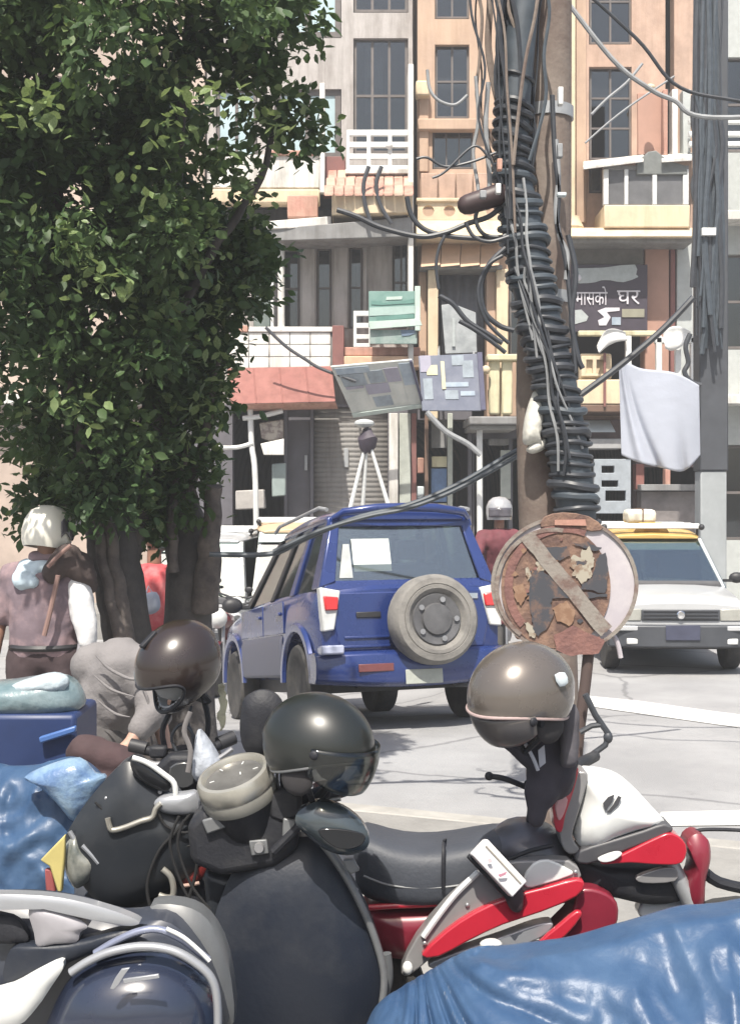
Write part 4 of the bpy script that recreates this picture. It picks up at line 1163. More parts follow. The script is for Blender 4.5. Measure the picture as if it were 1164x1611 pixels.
def crown(tree, blobs, n_clusters, n_single, seed, sprigs=()):
    rg = np.random.default_rng(seed)
    cs = []
    wts = np.array([b[2] ** 2 * b[3] ** 2 for b in blobs], float); wts /= wts.sum()
    pick = rg.choice(len(blobs), n_clusters, p=wts)
    L = []   # (pos, 3x3, size, sunlit tone)
    CL = []
    for bi in rg.choice(len(blobs), max(20, n_clusters // 15), p=wts):
        px, py, r, Y = blobs[bi]
        c = np.array(P(px, py, Y)); rm = r / FPX * Y
        d = rg.normal(size=3); d /= np.linalg.norm(d)
        CL.append((c, c + d * rm * (rg.random() ** 0.38) * (1 + .12 * rg.normal()), rg.uniform(.10, .24), rg.random() < .16))
    for bi in pick:
        c, cc, cr, cy = CL[rg.integers(len(CL))]
        e = rg.normal(size=3); e /= np.linalg.norm(e)
        tip = cc + e * cr * rg.random() ** .5
        d = cc - c + e * cr * 1.5; d /= np.linalg.norm(d) + 1e-9
        out = d * 0.8 + np.array((0, -0.15, 0.25)) + rg.normal(size=3) * 0.35
        sunlit = rg.random() < (0.30 if cy else 0.015)
        nl = rg.integers(7, 14)
        for _ in range(nl):
            ld = out + rg.normal(size=3) * 0.9
            ld[2] -= 0.25
            L.append((tip + rg.normal(size=3) * 0.05, basis(ld, rg.normal() * 0.7), rg.uniform(0.036, 0.092) * (0.9 if sunlit else 1), sunlit))
    for (px, py, Yv, cnt) in sprigs:  # lighter leaves put where the crown looks sunlit
        c = np.array(P(px, py, Yv))
        for _ in range(cnt):
            ld = np.array((0.1, -0.5, 0.1)) + rg.normal(size=3) * 0.9
            L.append((c + rg.normal(size=3) * np.array((0.055, 0.04, 0.05)), basis(ld, rg.normal() * .5), rg.uniform(0.05, 0.085), True))
    L.sort(key=lambda t: t[0][1] + 3.0 * (not (0 < 582 + t[0][0] / t[0][1] * FPX < 1164 and t[0][2] < 1.8 + 780 / FPX * t[0][1])) + (0.0 if t[3] else 0.25))
    for i, (pos, B, s, y) in enumerate(L[:n_single]):
        o = bpy.data.objects.new("leaf", LM[int(y)])
        col.objects.link(o); o.parent = tree
        M = Matrix([list(B[r] * s) + [pos[r]] for r in range(3)] + [[0, 0, 0, 1]])
        M = root_mat(tree).inverted() @ M
        l, q, sc3 = M.decompose()
        o.location = l; o.rotation_euler = q.to_euler(); o.scale = sc3
    for yv, nm, m in ((False, "foliage", M_leaf), (True, "sunlit_foliage", M_leaf_lit)):
        S = [t for t in L[n_single:] if t[3] == yv]
        V = np.concatenate([(leaf_v * s) @ B.T + pos for pos, B, s, _ in S]) - np.array(tree.location)
        F = [tuple(a + 7 * i for a in f) for i in range(len(S)) for f in leaf_f]
        me = bpy.data.meshes.new(nm)
        me.from_pydata(V.tolist(), [], F); me.materials.append(m); me.shade_smooth()
        o = bpy.data.objects.new(nm, me); col.objects.link(o); o.parent = tree
        o["kind"] = "stuff"
def limb(tree, pts, name, m, n=12):
    q = smooth_path(pts, 6)
    mb = MB(); path = []; rad = []
    for i, (a, b, r, Y) in enumerate(q):
        w = P(a, b, Y) + Vector((noise.noise((a * .03, b * .03, 1.0)), noise.noise((a * .03, b * .03, 5.0)), 0)) * 0.02
        path.append(w); rad.append(r / FPX * Y * (1 + 0.10 * noise.noise((a * .05, b * .05, 9.0))))
    return mb.tube(path, rad, n).build(name, m, tree)
t1 = thing("ficus_tree", "large leafy tree with pale streaked twin trunk beside the person in the white helmet", "tree", (P(200, 0, 7.2).x, 7.2, PAVE))
limb(t1, [(222, 1330, 50, 7.25), (212, 1100, 40, 7.25), (198, 980, 38, 7.25), (180, 880, 40, 7.2), (160, 790, 34, 7.2), (130, 660, 26, 7.1), (100, 480, 20, 7.0), (80, 250, 14, 7), (60, 0, 8, 7)], "trunk", M_barkd, 16)
limb(t1, [(232, 1310, 26, 7.1), (208, 1060, 13, 7.02), (192, 950, 12, 7.0), (180, 880, 10, 7.0), (170, 820, 10, 7.0), (158, 760, 9, 7.0), (150, 640, 8, 6.9)], "limb", M_bark, 10)
limb(t1, [(228, 1310, 24, 7.1), (200, 1060, 13, 6.98), (184, 970, 10, 6.98), (166, 900, 9, 6.98), (154, 830, 9, 6.98), (140, 760, 9, 6.9), (110, 600, 7, 6.8)], "limb", M_bark, 10)
limb(t1, [(190, 900, 26, 7.25), (215, 800, 22, 7.3), (235, 680, 18, 7.3), (260, 500, 14, 7.2), (280, 250, 10, 7), (300, 0, 7, 6.8)], "limb", M_barkd)
limb(t1, [(250, 560, 10, 7.2), (320, 420, 8, 7.0), (400, 300, 6, 6.9), (440, 180, 4, 6.9)], "limb", M_barkd)
crown(t1, [(150, 300, 200, 6.9), (290, 220, 138, 6.8), (60, 450, 150, 6.8), (210, 480, 150, 6.9), (120, 620, 120, 7.0), (430, 150, 75, 6.9), (358, 285, 48, 6.9), (40, 150, 170, 6.5), (180, 700, 70, 7.2), (60, 720, 70, 7.3), (240, 640, 70, 7.1), (180, 640, 75, 6.75), (130, 720, 62, 6.85), (205, 730, 45, 6.85), (165, 690, 60, 6.75), (110, 760, 48, 6.8), (70, 690, 70, 6.9), (215, 770, 36, 6.9), (160, 770, 36, 6.85), (230, 250, 130, 7.3), (320, 420, 100, 7.4), (170, 420, 140, 7.3), (90, 560, 110, 6.6), (180, 500, 120, 6.5), (270, 330, 120, 6.5), (90, 250, 150, 6.3),
            (220, -60, 260, 6.2), (-60, 300, 220, 6.6), (390, -20, 115, 6.7), (470, 40, 52, 6.9), (470, 135, 34, 6.9), (60, -120, 300, 6.2), (-150, -50, 300, 6.2), (260, -220, 260, 6.2), (-140, 600, 160, 7.0)], 5200, 300, 3,
      [(62, 152, 5.4, 9), (68, 184, 5.4, 16), (50, 178, 5.5, 8), (290, 158, 5.7, 12), (306, 172, 5.7, 14), (268, 205, 5.7, 10), (352, 165, 5.8, 14), (258, 222, 5.7, 5), (430, 195, 6.3, 14), (440, 210, 6.3, 8), (140, 442, 5.8, 12), (165, 438, 5.8, 10), (184, 455, 5.8, 9), (95, 640, 6.3, 7), (120, 655, 6.3, 6), (140, 625, 6.3, 3), (212, 285, 5.9, 8), (110, 300, 5.8, 6), (355, 345, 6.5, 8), (330, 385, 6.5, 7), (390, 290, 6.7, 10), (405, 305, 6.7, 6), (455, 160, 6.6, 10), (350, 245, 6.3, 6), (250, 330, 6.0, 4)])
t2 = thing("ficus_tree", "thick dark trunked tree with a cut stub behind the brown helmet", "tree", (P(300, 0, 7.5).x, 7.5, PAVE))
limb(t2, [(300, 1330, 54, 7.5), (298, 1120, 42, 7.5), (296, 1000, 38, 7.5), (297, 900, 36, 7.5), (290, 820, 32, 7.5), (270, 720, 24, 7.45), (262, 600, 16, 7.4), (250, 420, 10, 7.4)], "trunk", M_barkd, 16)
limb(t2, [(322, 960, 22, 7.4), (328, 880, 19, 7.35), (334, 820, 15, 7.32), (337, 770, 12.5, 7.3), (337.5, 768, 12, 7.3)], "limb", M_bark, 14)
limb(t2, [(285, 800, 14, 7.4), (310, 730, 9, 7.4), (330, 640, 6, 7.3), (345, 560, 4, 7.3)], "limb", M_bark)
limb(t2, [(275, 900, 9, 7.3), (270, 820, 8, 7.3), (280, 760, 6, 7.3), (300, 700, 5, 7.3)], "limb", M_bark)
crown(t2, [(275, 560, 64, 7.3), (300, 620, 44, 7.3), (300, 690, 48, 7.3), (332, 470, 38, 7.25), (322, 400, 44, 7.3), (230, 750, 55, 7.4), (280, 745, 42, 7.35), (372, 375, 28, 7.2), (298, 540, 46, 7.35), (300, 420, 80, 7.4), (200, 800, 40, 7.5), (245, 800, 30, 7.4), (150, 760, 50, 7.5), (75, 790, 40, 7.6), (392, 325, 18, 7.2)], 1250, 240, 5,
      [(330, 545, 6.9, 12), (345, 590, 6.95, 12), (322, 640, 7.0, 14), (300, 700, 7.1, 10), (335, 670, 7.05, 8), (345, 495, 6.9, 8), (280, 640, 7.0, 8), (345, 455, 7.0, 8), (270, 740, 7.1, 8), (385, 335, 7.0, 9), (412, 322, 7.0, 6)])
# ================================================================== vehicles
M_blue = mat("blue_car_paint", (0.015, 0.034, 0.150), 0.27, var=0.12, scale=2, coat=0.8, metal=0.15)
M_wpaint = mat("white_car_paint", (0.44, 0.45, 0.46), 0.3, var=0.06, scale=2, coat=0.5)
M_clad = mat("silver_grey_cladding", (0.095, 0.10, 0.135), 0.5, 0.15, var=0.12, scale=3)
M_plast = mat("black_plastic", (0.022, 0.022, 0.025), 0.5, var=0.25, scale=6)
M_greyb = mat("dark_grey_bumper", (0.055, 0.06, 0.07), 0.5, var=0.2, scale=4)
M_tyre = mat("tyre_rubber", (0.035, 0.034, 0.034), 0.85, rgb2=(0.085, 0.078, 0.07), thr=(0.45, 0.75), scale=7, bump=0.2, bscale=60)
M_tyred = mat("dusty_tyre_rubber", (0.215, 0.205, 0.19), 0.9, rgb2=(0.12, 0.115, 0.11), thr=(0.45, 0.7), scale=6, bump=0.2, bscale=60)
M_rim = mat("steel_wheel", (0.33, 0.33, 0.34), 0.4, 0.6, var=0.2, scale=6)
M_wcov = mat("grey_wheel_cover", (0.10, 0.10, 0.105), 0.5, 0.2, var=0.25, scale=9)
M_chrome = mat("chrome", (0.75, 0.75, 0.76), 0.14, 1.0, var=0.05)
M_red = mat("red_lens", (0.55, 0.03, 0.03), 0.25, var=0.1, coat=0.6)
M_lens = mat("clear_lens", (0.55, 0.56, 0.55), 0.25, var=0.12, scale=12, coat=0.6)
M_seat = mat("grey_seat_cloth", (0.08, 0.08, 0.085), 0.9, var=0.2)
M_yel = mat("yellow_paint", (0.50, 0.32, 0.09), 0.45, var=0.1, scale=3, coat=0.3)
M_paper = mat("white_paper", (0.68, 0.72, 0.70), 0.8, var=0.03)
G_car = glass("car_glass", (0.72, 0.78, 0.74), 0.20)

def wheel(root, c, r, w, cover=None, tyre=M_tyre, axis_x=True, rimr=0.62):
    """tyre with rim sub-part; axis along local x (or any matrix)"""
    m = Matrix.Translation(c) @ (Matrix.Rotation(R(90), 4, 'Y') if axis_x is True else (Matrix.Rotation(R(90), 4, 'X') if axis_x is False else axis_x))
    k = r * rimr
    t = MB().lathe([(k, -w * .42), (k * 1.12, -w * .5), (r * .93, -w * .5), (r, -w * .33), (r, w * .33), (r * .93, w * .5), (k * 1.12, w * .5), (k, w * .42)], m, 32).build("wheel", tyre, root, world=False)
    MB().lathe([(k, -w * .40), (k * .9, -w * .40), (k * .82, -w * .2), (k * .35, -w * .16), (k * .3, -w * .3), (0.001, -w * .3)], m, 24).build("rim", cover or M_rim, t, world=False)
    MB().lathe([(k, w * .40), (k * .9, w * .40), (k * .82, w * .2), (k * .35, w * .16), (k * .3, w * .3), (0.001, w * .3)], m, 24).build("rim", cover or M_rim, t, world=False)
    return t

def car_body(root, secs, paint, wheels, crown=0.025):
    """secs: (y, half width, z bottom, z top); lofted rounded body with cut wheel arches"""
    S = []
    for y, hw, zb, zt in secs:
        h = zt - zb
        half = [(0, zb), (hw * .82, zb), (hw * .95, zb + h * .07), (hw * .985, zb + h * .3), (hw, zb + h * .58), (hw * .985, zb + h * .80), (hw * .955, zb + h * .93), (hw * .90, zt), (hw * .45, zt + crown), (0, zt + crown * 1.2)]
        pts = [(x, y, z) for x, z in half] + [(-x, y, z) for x, z in half[-2:0:-1]]
        S.append(pts)
    o = MB().loft(S).build("body", paint, root, world=False, angle=35)
    cut = []
    for (y, z, r, x) in wheels:
        for s in (-1, 1):
            cut.append(MB().lathe([(r, -0.17), (r, 0.35)], Matrix.Translation((s * x, y, z)) @ Matrix.Rotation(R(90 * s), 4, 'Y'), 28))
    bool_cut(o, cut)
    return o

def bar(root, name, pts, w, d, m, bevel=0.012):
    """pillar of box section between points (local)"""
    return MB().tube(pts, w, 8).build(name, m, root, world=False)

def greenhouse(root, B, T, paint, pane, roofm, zr, pillars, rear_pane=True, pw=0.035, roof_over=0.04):
    """B: bottom corners rear-right, front-right (x, y, z); T: top corners; mirrored. pillars: fractions along the side"""
    rb, fb = Vector(B[0]), Vector(B[1]); rt, ft = Vector(T[0]), Vector(T[1])
    mir = lambda v: Vector((-v.x, v.y, v.z))
    def P4(a, b, f, wid):
        # pillar as a plate in the side surface between bottom and top at fraction f with width wid (fractions)
        b0 = rb.lerp(fb, max(0, f - wid / 2)); b1 = rb.lerp(fb, min(1, f + wid / 2))
        t0 = rt.lerp(ft, max(0, f - wid / 2)); t1 = rt.lerp(ft, min(1, f + wid / 2))
        return [b0, b1, t1, t0]
    for s in (1, -1):
        for f, wid, m in pillars:
            q = P4(None, None, f, wid)
            q = [v if s == 1 else mir(v) for v in q]
            MB().hexa(q, (-0.05 * s, 0, 0)).build("pillar", m, root, world=False, bevel=0.012)
        fr = sorted(pillars)
        for (f0, w0, _), (f1, w1, _) in zip(fr, fr[1:]):
            a, b = f0 + w0 / 2 - 0.005, f1 - w1 / 2 + 0.005
            q = [rb.lerp(fb, max(0, a)), rb.lerp(fb, min(1, b)), rt.lerp(ft, min(1, b)), rt.lerp(ft, max(0, a))]
            q = [v if s == 1 else mir(v) for v in q]
            q = [v + Vector((-0.02 * s, 0, 0)) for v in q]
            MB().hexa(q, (-0.005 * s, 0, 0)).build("window", pane, root, world=False, smooth=False)
    # windscreen and rear pane
    for (b, t, nm) in ((fb, ft, "windscreen"), (rb, rt, "rear_window")):
        q = [b, mir(b), mir(t), t]
        sgn = -1 if nm == "windscreen" else 1
        MB().hexa([v + Vector((0, 0.012 * sgn, 0)) for v in q], (0, 0.005 * sgn, 0)).build(nm, pane, root, world=False, smooth=False)
    # roof
    S = []
    n = 8
    y0, y1 = rt.y - roof_over, ft.y + roof_over
    for i in range(n + 1):
        t = i / n; y = y0 + (y1 - y0) * t
        hw = rt.x + (ft.x - rt.x) * t + 0.015
        e = min(t, 1 - t); hw *= 0.90 + 0.10 * math.sqrt(min(1, e * 5))
        z = zr - 0.03 + 0.075 * math.sin(math.pi * min(1, max(0, t))) ** .6; zlow = rt.z - 0.012
        half = [(0, zlow), (hw * .97, zlow), (hw, zlow + 0.025), (hw * .955, zlow + (z - zlow) * .55), (hw * .86, zlow + (z - zlow) * .82), (hw * .6, z), (0, z + 0.012)]
        S.append([(x, y, zz) for x, zz in half] + [(-x, y, zz) for x, zz in half[-2:0:-1]])
    return MB().loft(S).build("roof", roofm, root, world=False, bevel=0.01)

def seats(root, rows, w=0.5):
    for y, z in rows:
        for s in (-1, 1):
            o = MB().box((s * 0.34, y, z), (0.48, 0.16, 0.62), (R(8), 0, 0)).build("seat", M_seat, root, world=False, bevel=0.05)
            MB().box((s * 0.34, y - 0.05, z + 0.42), (0.26, 0.09, 0.17)).build("headrest", M_seat, o, world=False, bevel=0.03)

# ---------------------------------------------------------------- blue SUV
def ground_at(y):
    x = SUV_REAR.x - math.sin(SUV_TH) * y; yy = SUV_REAR.y + math.cos(SUV_TH) * y
    return gz(x - 0.4, yy)
z1, z2 = ground_at(0.72), ground_at(3.05)
pitch = math.atan2(z1 - z2, 3.05 - 0.72)
suv = thing("parked_car", "blue off-road car seen from behind with a dusty spare wheel on its tailgate", "car",
            (SUV_REAR.x, SUV_REAR.y, z1 + math.tan(pitch) * 0.72), (-pitch, 0, SUV_TH))
car_body(suv, [(0.13, .66, .50, 1.03), (0.16, .735, .44, 1.065), (0.24, .765, .42, 1.08), (0.6, .775, .40, 1.085), (1.5, .78, .38, 1.08), (2.4, .78, .38, 1.06), (2.75, .775, .38, 1.03), (3.2, .765, .40, .99), (3.55, .74, .42, .94), (3.72, .68, .46, .86), (3.78, .6, .5, .80)],
         M_blue, [(0.72, .36, .40, .78), (3.05, .36, .40, .78)])
PIL = [(0.045, 0.09, M_blue), (0.33, 0.06, M_blue), (0.60, 0.05, M_plast), (0.965, 0.07, M_plast)]
greenhouse(suv, [(.735, .16, 1.075), (.72, 2.74, 1.05)], [(.575, .31, 1.62), (.56, 1.98, 1.62)], M_blue, G_car, M_blue, 1.70, PIL)
for f in (0.33,):
    pass
for s in (-1, 1):   # bright strips along the roof edge and the rear pillar
    MB().tube([(s * .60, .32, 1.70), (s * .61, .5, 1.735), (s * .60, 1.8, 1.735), (s * .59, 2.0, 1.70)], 0.016, 8).build("roof_rail", M_galv, suv, world=False)
# tailgate : frame round the rear window and the lower panel
mb = MB().loft([[(x * k, 0.152 - (0.0 if k == 1 else 0.028), z0 + (z - z0) * k) for x, z in ((-.60, .58), (.60, .58), (.66, .80), (.665, 1.04), (-.665, 1.04), (-.66, .80))] for k, z0 in ((1, .82), (.975, .82))])
mb.build("tailgate", M_blue, suv, world=False, bevel=0.012)
MB().hexa([(-.70, .145, 1.055), (.70, .145, 1.055), (.68, .175, 1.13), (-.68, .175, 1.13)], (0, .02, 0)).build("window_surround", M_blue, suv, world=False, bevel=0.01)
MB().hexa([(-.615, .285, 1.56), (.615, .285, 1.56), (.60, .295, 1.64), (-.60, .295, 1.64)], (0, .02, 0)).build("window_surround", M_blue, suv, world=False, bevel=0.01)
for s in (-1, 1):
    MB().hexa([(s * .73, .15, 1.08), (s * .60, .155, 1.12), (s * .51, .29, 1.58), (s * .578, .29, 1.61)], (0, .025, 0)).build("window_surround", M_blue, suv, world=False, bevel=0.01)
MB().tube([(-.57, .27, 1.625), (-.50, .20, 1.665), (-.25, .155, 1.69), (0, .145, 1.695), (.25, .155, 1.69), (.50, .20, 1.665), (.57, .27, 1.625)], [.02, .032, .036, .036, .036, .032, .02], 10).build("spoiler", M_blue, suv, world=False)
# recesses and trim on the tailgate
MB().box((-.36, .118, .86), (.20, .012, .045)).build("tailgate_handle", M_plast, suv, world=False, bevel=0.006)
for z, w in ((.69, .36), (.62, .40)):
    MB().box((-.38, .118, z), (w, .016, .022)).build("pressed_line", M_blue, suv, world=False, bevel=0.006)
MB().box((.48, .116, .985), (.15, .008, .045)).build("badge", M_chrome, suv, world=False, bevel=0.004)
# rear bumper
S = []
for x in np.linspace(-.80, .80, 13):
    c = 0.10 * (abs(x) / .80) ** 4
    z0 = .30 + 0.05 * (abs(x) / .80) ** 2
    S.append([(x, c, z0 + .03), (x, c - 0.02, z0 + .14), (x, c, .56), (x, c + .04, .585), (x, c + .22, .585), (x, c + .22, z0), (x, c + .04, z0)])
MB().loft(S).build("bumper", M_blue, suv, world=False, bevel=0.01)
MB().box((-.70, .02, .60), (.18, .12, .07)).build("bumper_corner_lamp", mat("pale_blue_lens", (0.4, 0.43, 0.56), 0.2, coat=0.6), suv, world=False, bevel=0.015)
MB().box((-.36, -.014, .455), (.28, .012, .06)).build("bumper_reflector", mat("brown_red_lens", (0.15, 0.05, 0.05), 0.3), suv, world=False, bevel=0.005)
pl = MB().box((.02, -.02, .375), (.30, .012, .11)).build("licence_plate", mat("grey_white_plate", (0.38, 0.40, 0.36), 0.5, var=0.12, scale=20), suv, world=False, bevel=0.004)
for s in (-1, 1):
    q = [(s * .735, .085, .74), (s * .64, .10, .75), (s * .575, .12, 1.05), (s * .745, .10, 1.08)]
    lamp = MB().hexa(q, (0, .10, 0)).build("tail_lamp", M_lens, suv, world=False, bevel=0.012)
    q2 = [(s * .715, .07, .90), (s * .61, .09, .90), (s * .60, .095, 1.0), (s * .725, .075, 1.01)]
    MB().hexa(q2, (0, .03, 0)).build("red_lens", M_red, lamp, world=False, bevel=0.01)
# spare wheel with its cover
sm = Matrix.Rotation(R(-90), 4, 'X')
sp = MB().lathe([(.20, -.10), (.235, -.135), (.262, -.137), (.266, -.130), (.272, -.137), (.315, -.13), (.345, -.085), (.345, .05), (.31, .09), (.2, .09)], Matrix.Translation((.10, -.03, .80)) @ Matrix.Rotation(R(-90), 4, 'X'), 40).build("spare_wheel", M_tyred, suv, world=False)
MB().lathe([(.20, -.10), (.19, -.115), (.125, -.105), (.115, -.125), (.06, -.13), (.001, -.13)], Matrix.Translation((.10, -.03, .80)) @ Matrix.Rotation(R(-90), 4, 'X'), 32).build("wheel_cover", M_wcov, sp, world=False)
for k in range(5):
    a = k * 2 * math.pi / 5
    MB().lathe([(.022, -.128), (.018, -.12), (.018, -.105)], Matrix.Translation((.10 + .155 * math.cos(a), -.03, .80 + .155 * math.sin(a))) @ Matrix.Rotation(R(-90), 4, 'X'), 10).build("wheel_bolt", M_rim, sp, world=False)
MB().box((.10, .10, .80), (.2, .12, .2)).build("spare_wheel_bracket", M_plast, suv, world=False, bevel=0.01)
# side cladding, doors, mirrors, wheels
for s in (-1, 1):
    MB().loft([[(s * (.775 + dx), y, z) for dx, z in ((0, .40), (.022, .42), (.026, .70), (.0, .76))] for y in (1.16, 1.5, 2.2, 2.62)]).build("side_cladding", M_clad, suv, world=False, bevel=0.008)
    for y in (0.72, 3.05):
        A = []
        for k in range(15):
            a = math.pi * (k / 14)
            ca, sa = math.cos(a), math.sin(a)
            A.append([(s * (.765), y + .40 * ca, .36 + .40 * sa), (s * .80, y + .41 * ca, .36 + .41 * sa), (s * .80, y + .475 * ca, .36 + .47 * sa), (s * .765, y + .49 * ca, .36 + .485 * sa)])
        MB().loft(A).build("wheel_arch_flare", M_blue, suv, world=False, bevel=0.006)
        wheel(suv, (s * .69, y, .335), .335, .20)
    for y0, y1 in ((1.08, 1.78), (1.80, 2.66)):
        d = MB().loft([[(s * (.779), y0, .66), (s * .782, y0, 1.04)], [(s * .789, (y0 + y1) / 2, .66), (s * .785, (y0 + y1) / 2, 1.045)], [(s * .779, y1, .66), (s * .776, y1, 1.03)]], caps=False) if False else MB().hexa([(s * .772, y0, .765), (s * .772, y1, .765), (s * .768, y1, 1.02), (s * .772, y0, 1.03)], (s * .014, 0, 0))
        dd = d.build("door", M_blue, suv, world=False, bevel=0.012)
        MB().box((s * .795, y0 + .14, .93), (.02, .14, .03)).build("handle", M_blue, dd, world=False, bevel=0.008)
    mir_ = MB().ball((s * .90, 2.50, 1.08), (.10, .06, .075)).build("mirror", M_plast, suv, world=False)
    MB().box((s * .79, 2.52, 1.06), (.12, .05, .04)).build("mirror_arm", M_plast, mir_, world=False, bevel=0.008)
    MB().box((s * .58, 3.70, .80), (.22, .08, .14)).build("headlight", M_lens, suv, world=False, bevel=0.02)
S = [[(x, 3.72 + .12 * (1 - (abs(x) / .76) ** 3), z) for z in (.36, .58)] + [(x, 3.5, z) for z in (.58, .36)] for x in np.linspace(-.76, .76, 9)]
MB().loft(S).build("bumper", M_clad, suv, world=False, bevel=0.015)
MB().box((0, 1.9, .34), (1.2, 3.0, .14)).build("underbody", M_plast, suv, world=False)
MB().box((0, 0.6, .36), (.8, .5, .12)).build("rear_axle", M_plast, suv, world=False)
MB().tube([(.45, .02, .30), (.45, .5, .30)], .03, 10).build("exhaust", M_rim, suv, world=False)
seats(suv, [(1.05, 1.02), (1.85, 1.0)])
MB().box((0, 2.62, 1.04), (1.3, .3, .16)).build("dashboard", M_seat, suv, world=False, bevel=0.04)
MB().hexa([(-.43, .215, 1.20), (-.12, .215, 1.20), (-.12, .265, 1.46), (-.43, .265, 1.46)], (0, -.004, 0)).build("window_notice", M_paper, suv, world=False)
MB().hexa([(-.56, .19, 1.15), (-.45, .19, 1.15), (-.45, .26, 1.42), (-.50, .26, 1.42)], (0, -.004, 0)).build("window_sticker", mat("grey_sticker", (0.4, 0.42, 0.42), 0.7), suv, world=False)

# ---------------------------------------------------------------- white taxi facing the camera (front at local y = L)
def small_car(name, label, loc, rotz, paint, roofm, tall=0.0, taxi=True):
    r = thing(name, label, "taxi" if taxi else "van", loc, (0, 0, rotz))
    zt = .84 + tall * .22
    car_body(r, [(0.0, .58, .42, zt - .06), (.05, .66, .36, zt), (.3, .69, .34, zt + .02), (1.2, .70, .32, zt + .01), (2.3, .70, .32, zt), (2.55, .695, .32, zt - .02), (3.0, .685, .34, zt - .07), (3.2, .67, .36, zt - .11), (3.27, .63, .42, zt - .15)],
             paint, [(.58, .28, .33, .70), (2.72, .28, .33, .70)])
    H = 1.33 + tall
    ff = 2.46 if not tall else 2.95
    greenhouse(r, [(.66, .12, zt + .0), (.655, ff, zt - .02)], [(.55, .36, H), (.54, 1.78 if not tall else 2.45, H)], paint, G_car, roofm, H + .06, [(0.04, 0.08, paint), (0.5, 0.05, M_plast), (0.965, 0.06, paint)])
    for s in (-1, 1):
        for y in (.58, 2.72):
            wheel(r, (s * .615, y, .265), .265, .15)
        MB().hexa([(s * .69, 1.22, .46), (s * .69, 2.2, .46), (s * .69, 2.2, zt - .04), (s * .69, 1.22, zt - .03)], (s * .012, 0, 0)).build("door", paint, r, world=False, bevel=0.01)
        MB().box((s * .495, 3.235, zt - .235), (.21, .09, .125)).build("headlight", mat("grey_headlight", (0.33, 0.33, 0.30), 0.25, var=0.15, scale=14, coat=0.7), r, world=False, bevel=0.012)
        MB().box((s * .45, 3.35, zt - .36), (.42, .03, .05)).build("bumper_strip", M_wpaint, r, world=False, bevel=0.01)
        MB().box((s * .47, 3.35, .35), (.16, .03, .06)).build("fog_lamp", M_lens, r, world=False, bevel=0.01)
        mi = MB().ball((s * .80, 2.30, zt + .08), (.085, .05, .06)).build("mirror", M_plast, r, world=False)
        MB().box((s * .71, 2.31, zt + .05), (.12, .03, .03)).build("mirror_arm", M_plast, mi, world=False)
    MB().box((0, 3.26, zt - .235), (.78, .05, .11)).build("grille", M_greyb, r, world=False, bevel=0.008)
    for z in (-.035, 0, .035):
        MB().box((0, 3.288, zt - .235 + z), (.74, .008, .01)).build("grille_bar", M_plast, r, world=False)
    MB().lathe([(.035, 0), (.045, .01), (.035, .02), (.001, .022)], Matrix.Translation((0, 3.285, zt - .235)) @ Matrix.Rotation(R(-90), 4, 'X'), 20).build("emblem", M_chrome, r, world=False)
    S = [[(x, 3.28 + .10 * (1 - (abs(x) / .72) ** 4), z) for z in (.29, .40, zt - .33)] + [(x, 3.15, z) for z in (zt - .33, .29)] for x in np.linspace(-.72, .72, 11)]
    MB().loft(S).build("bumper", M_greyb, r, world=False, bevel=0.015)
    MB().box((0.0, 3.39, .44), (.34, .012, .15)).build("licence_plate", mat("dark_blue_grey_plate", (0.05, 0.055, 0.09), 0.5), r, world=False, bevel=0.005)
    MB().hexa([(-.56, ff - .62, H - .13), (.56, ff - .62, H - .13), (.54, ff - .685, H - .02), (-.54, ff - .685, H - .02)] if not tall else [(-.56, ff - .40, H - .13), (.56, ff - .40, H - .13), (.54, ff - .49, H - .02), (-.54, ff - .49, H - .02)], (0, .006, .004)).build("sun_strip", mat("pale_mint_strip", (0.48, 0.6, 0.56), 0.4, rgb2=(0.62, 0.68, 0.66), thr=(0.45, 0.55), scale=9), r, world=False)
    seats(r, [(.75, .86 + tall * .5), (1.55, .84 + tall * .5)])
    MB().box((0, ff - .12, zt), (1.2, .22, .1)).build("dashboard", M_seat, r, world=False, bevel=0.03)
    st = MB().tube([(.34 + .17 * math.cos(a), ff - .36 + .02 * math.sin(a), zt + .05 + .16 * math.sin(a)) for a in np.linspace(0, 2 * math.pi, 18, endpoint=False)], .014, 6, closed=True).build("steering_wheel", M_plast, r, world=False)
    MB().box((0, 1.7, .3), (1.1, 2.9, .1)).build("underbody", M_plast, r, world=False)
    # roof rack
    zr = H + .13
    for s in (-1, 1):
        MB().tube([(s * .52, .5, zr), (s * .52, 1.75, zr)], .018, 8).build("rack_side", M_steel, r, world=False)
        for y in (.6, 1.65):
            MB().tube([(s * .52, y, H + .02), (s * .52, y, zr)], .016, 8).build("rack_foot", M_plast, r, world=False)
        MB().ball((s * .54, 1.78, zr - .01), (.035, .05, .035)).build("rack_end", M_plast, r, world=False)
    for y in (.5, .92, 1.34, 1.76):
        MB().box((0, y, zr), (1.04, .05, .06)).build("rack_bar", M_steel, r, world=False, bevel=0.01)
    if taxi:
        MB().loft([[(s * .20, 1.60, H + .06), (s * .20, 1.72, H + .06), (s * .13, 1.70, H + .17), (s * .13, 1.62, H + .17)] for s in (-1, 1)]).build("taxi_lamp", M_yel, r, world=False, bevel=0.015)
        MB().hexa([(-.09, 1.724, H + .075), (.09, 1.724, H + .075), (.06, 1.712, H + .125), (-.06, 1.712, H + .125)], (0, .006, 0)).build("lamp_panel", mat("ochre_panel", (0.4, 0.2, 0.02), 0.5), r, world=False, bevel=0.002)
    return r
tx = small_car("taxi_car", "white taxi with yellow roof and roof rack facing the camera across the road", (3.22, 16.0, 0), R(180 - 2), M_wpaint, M_yel)
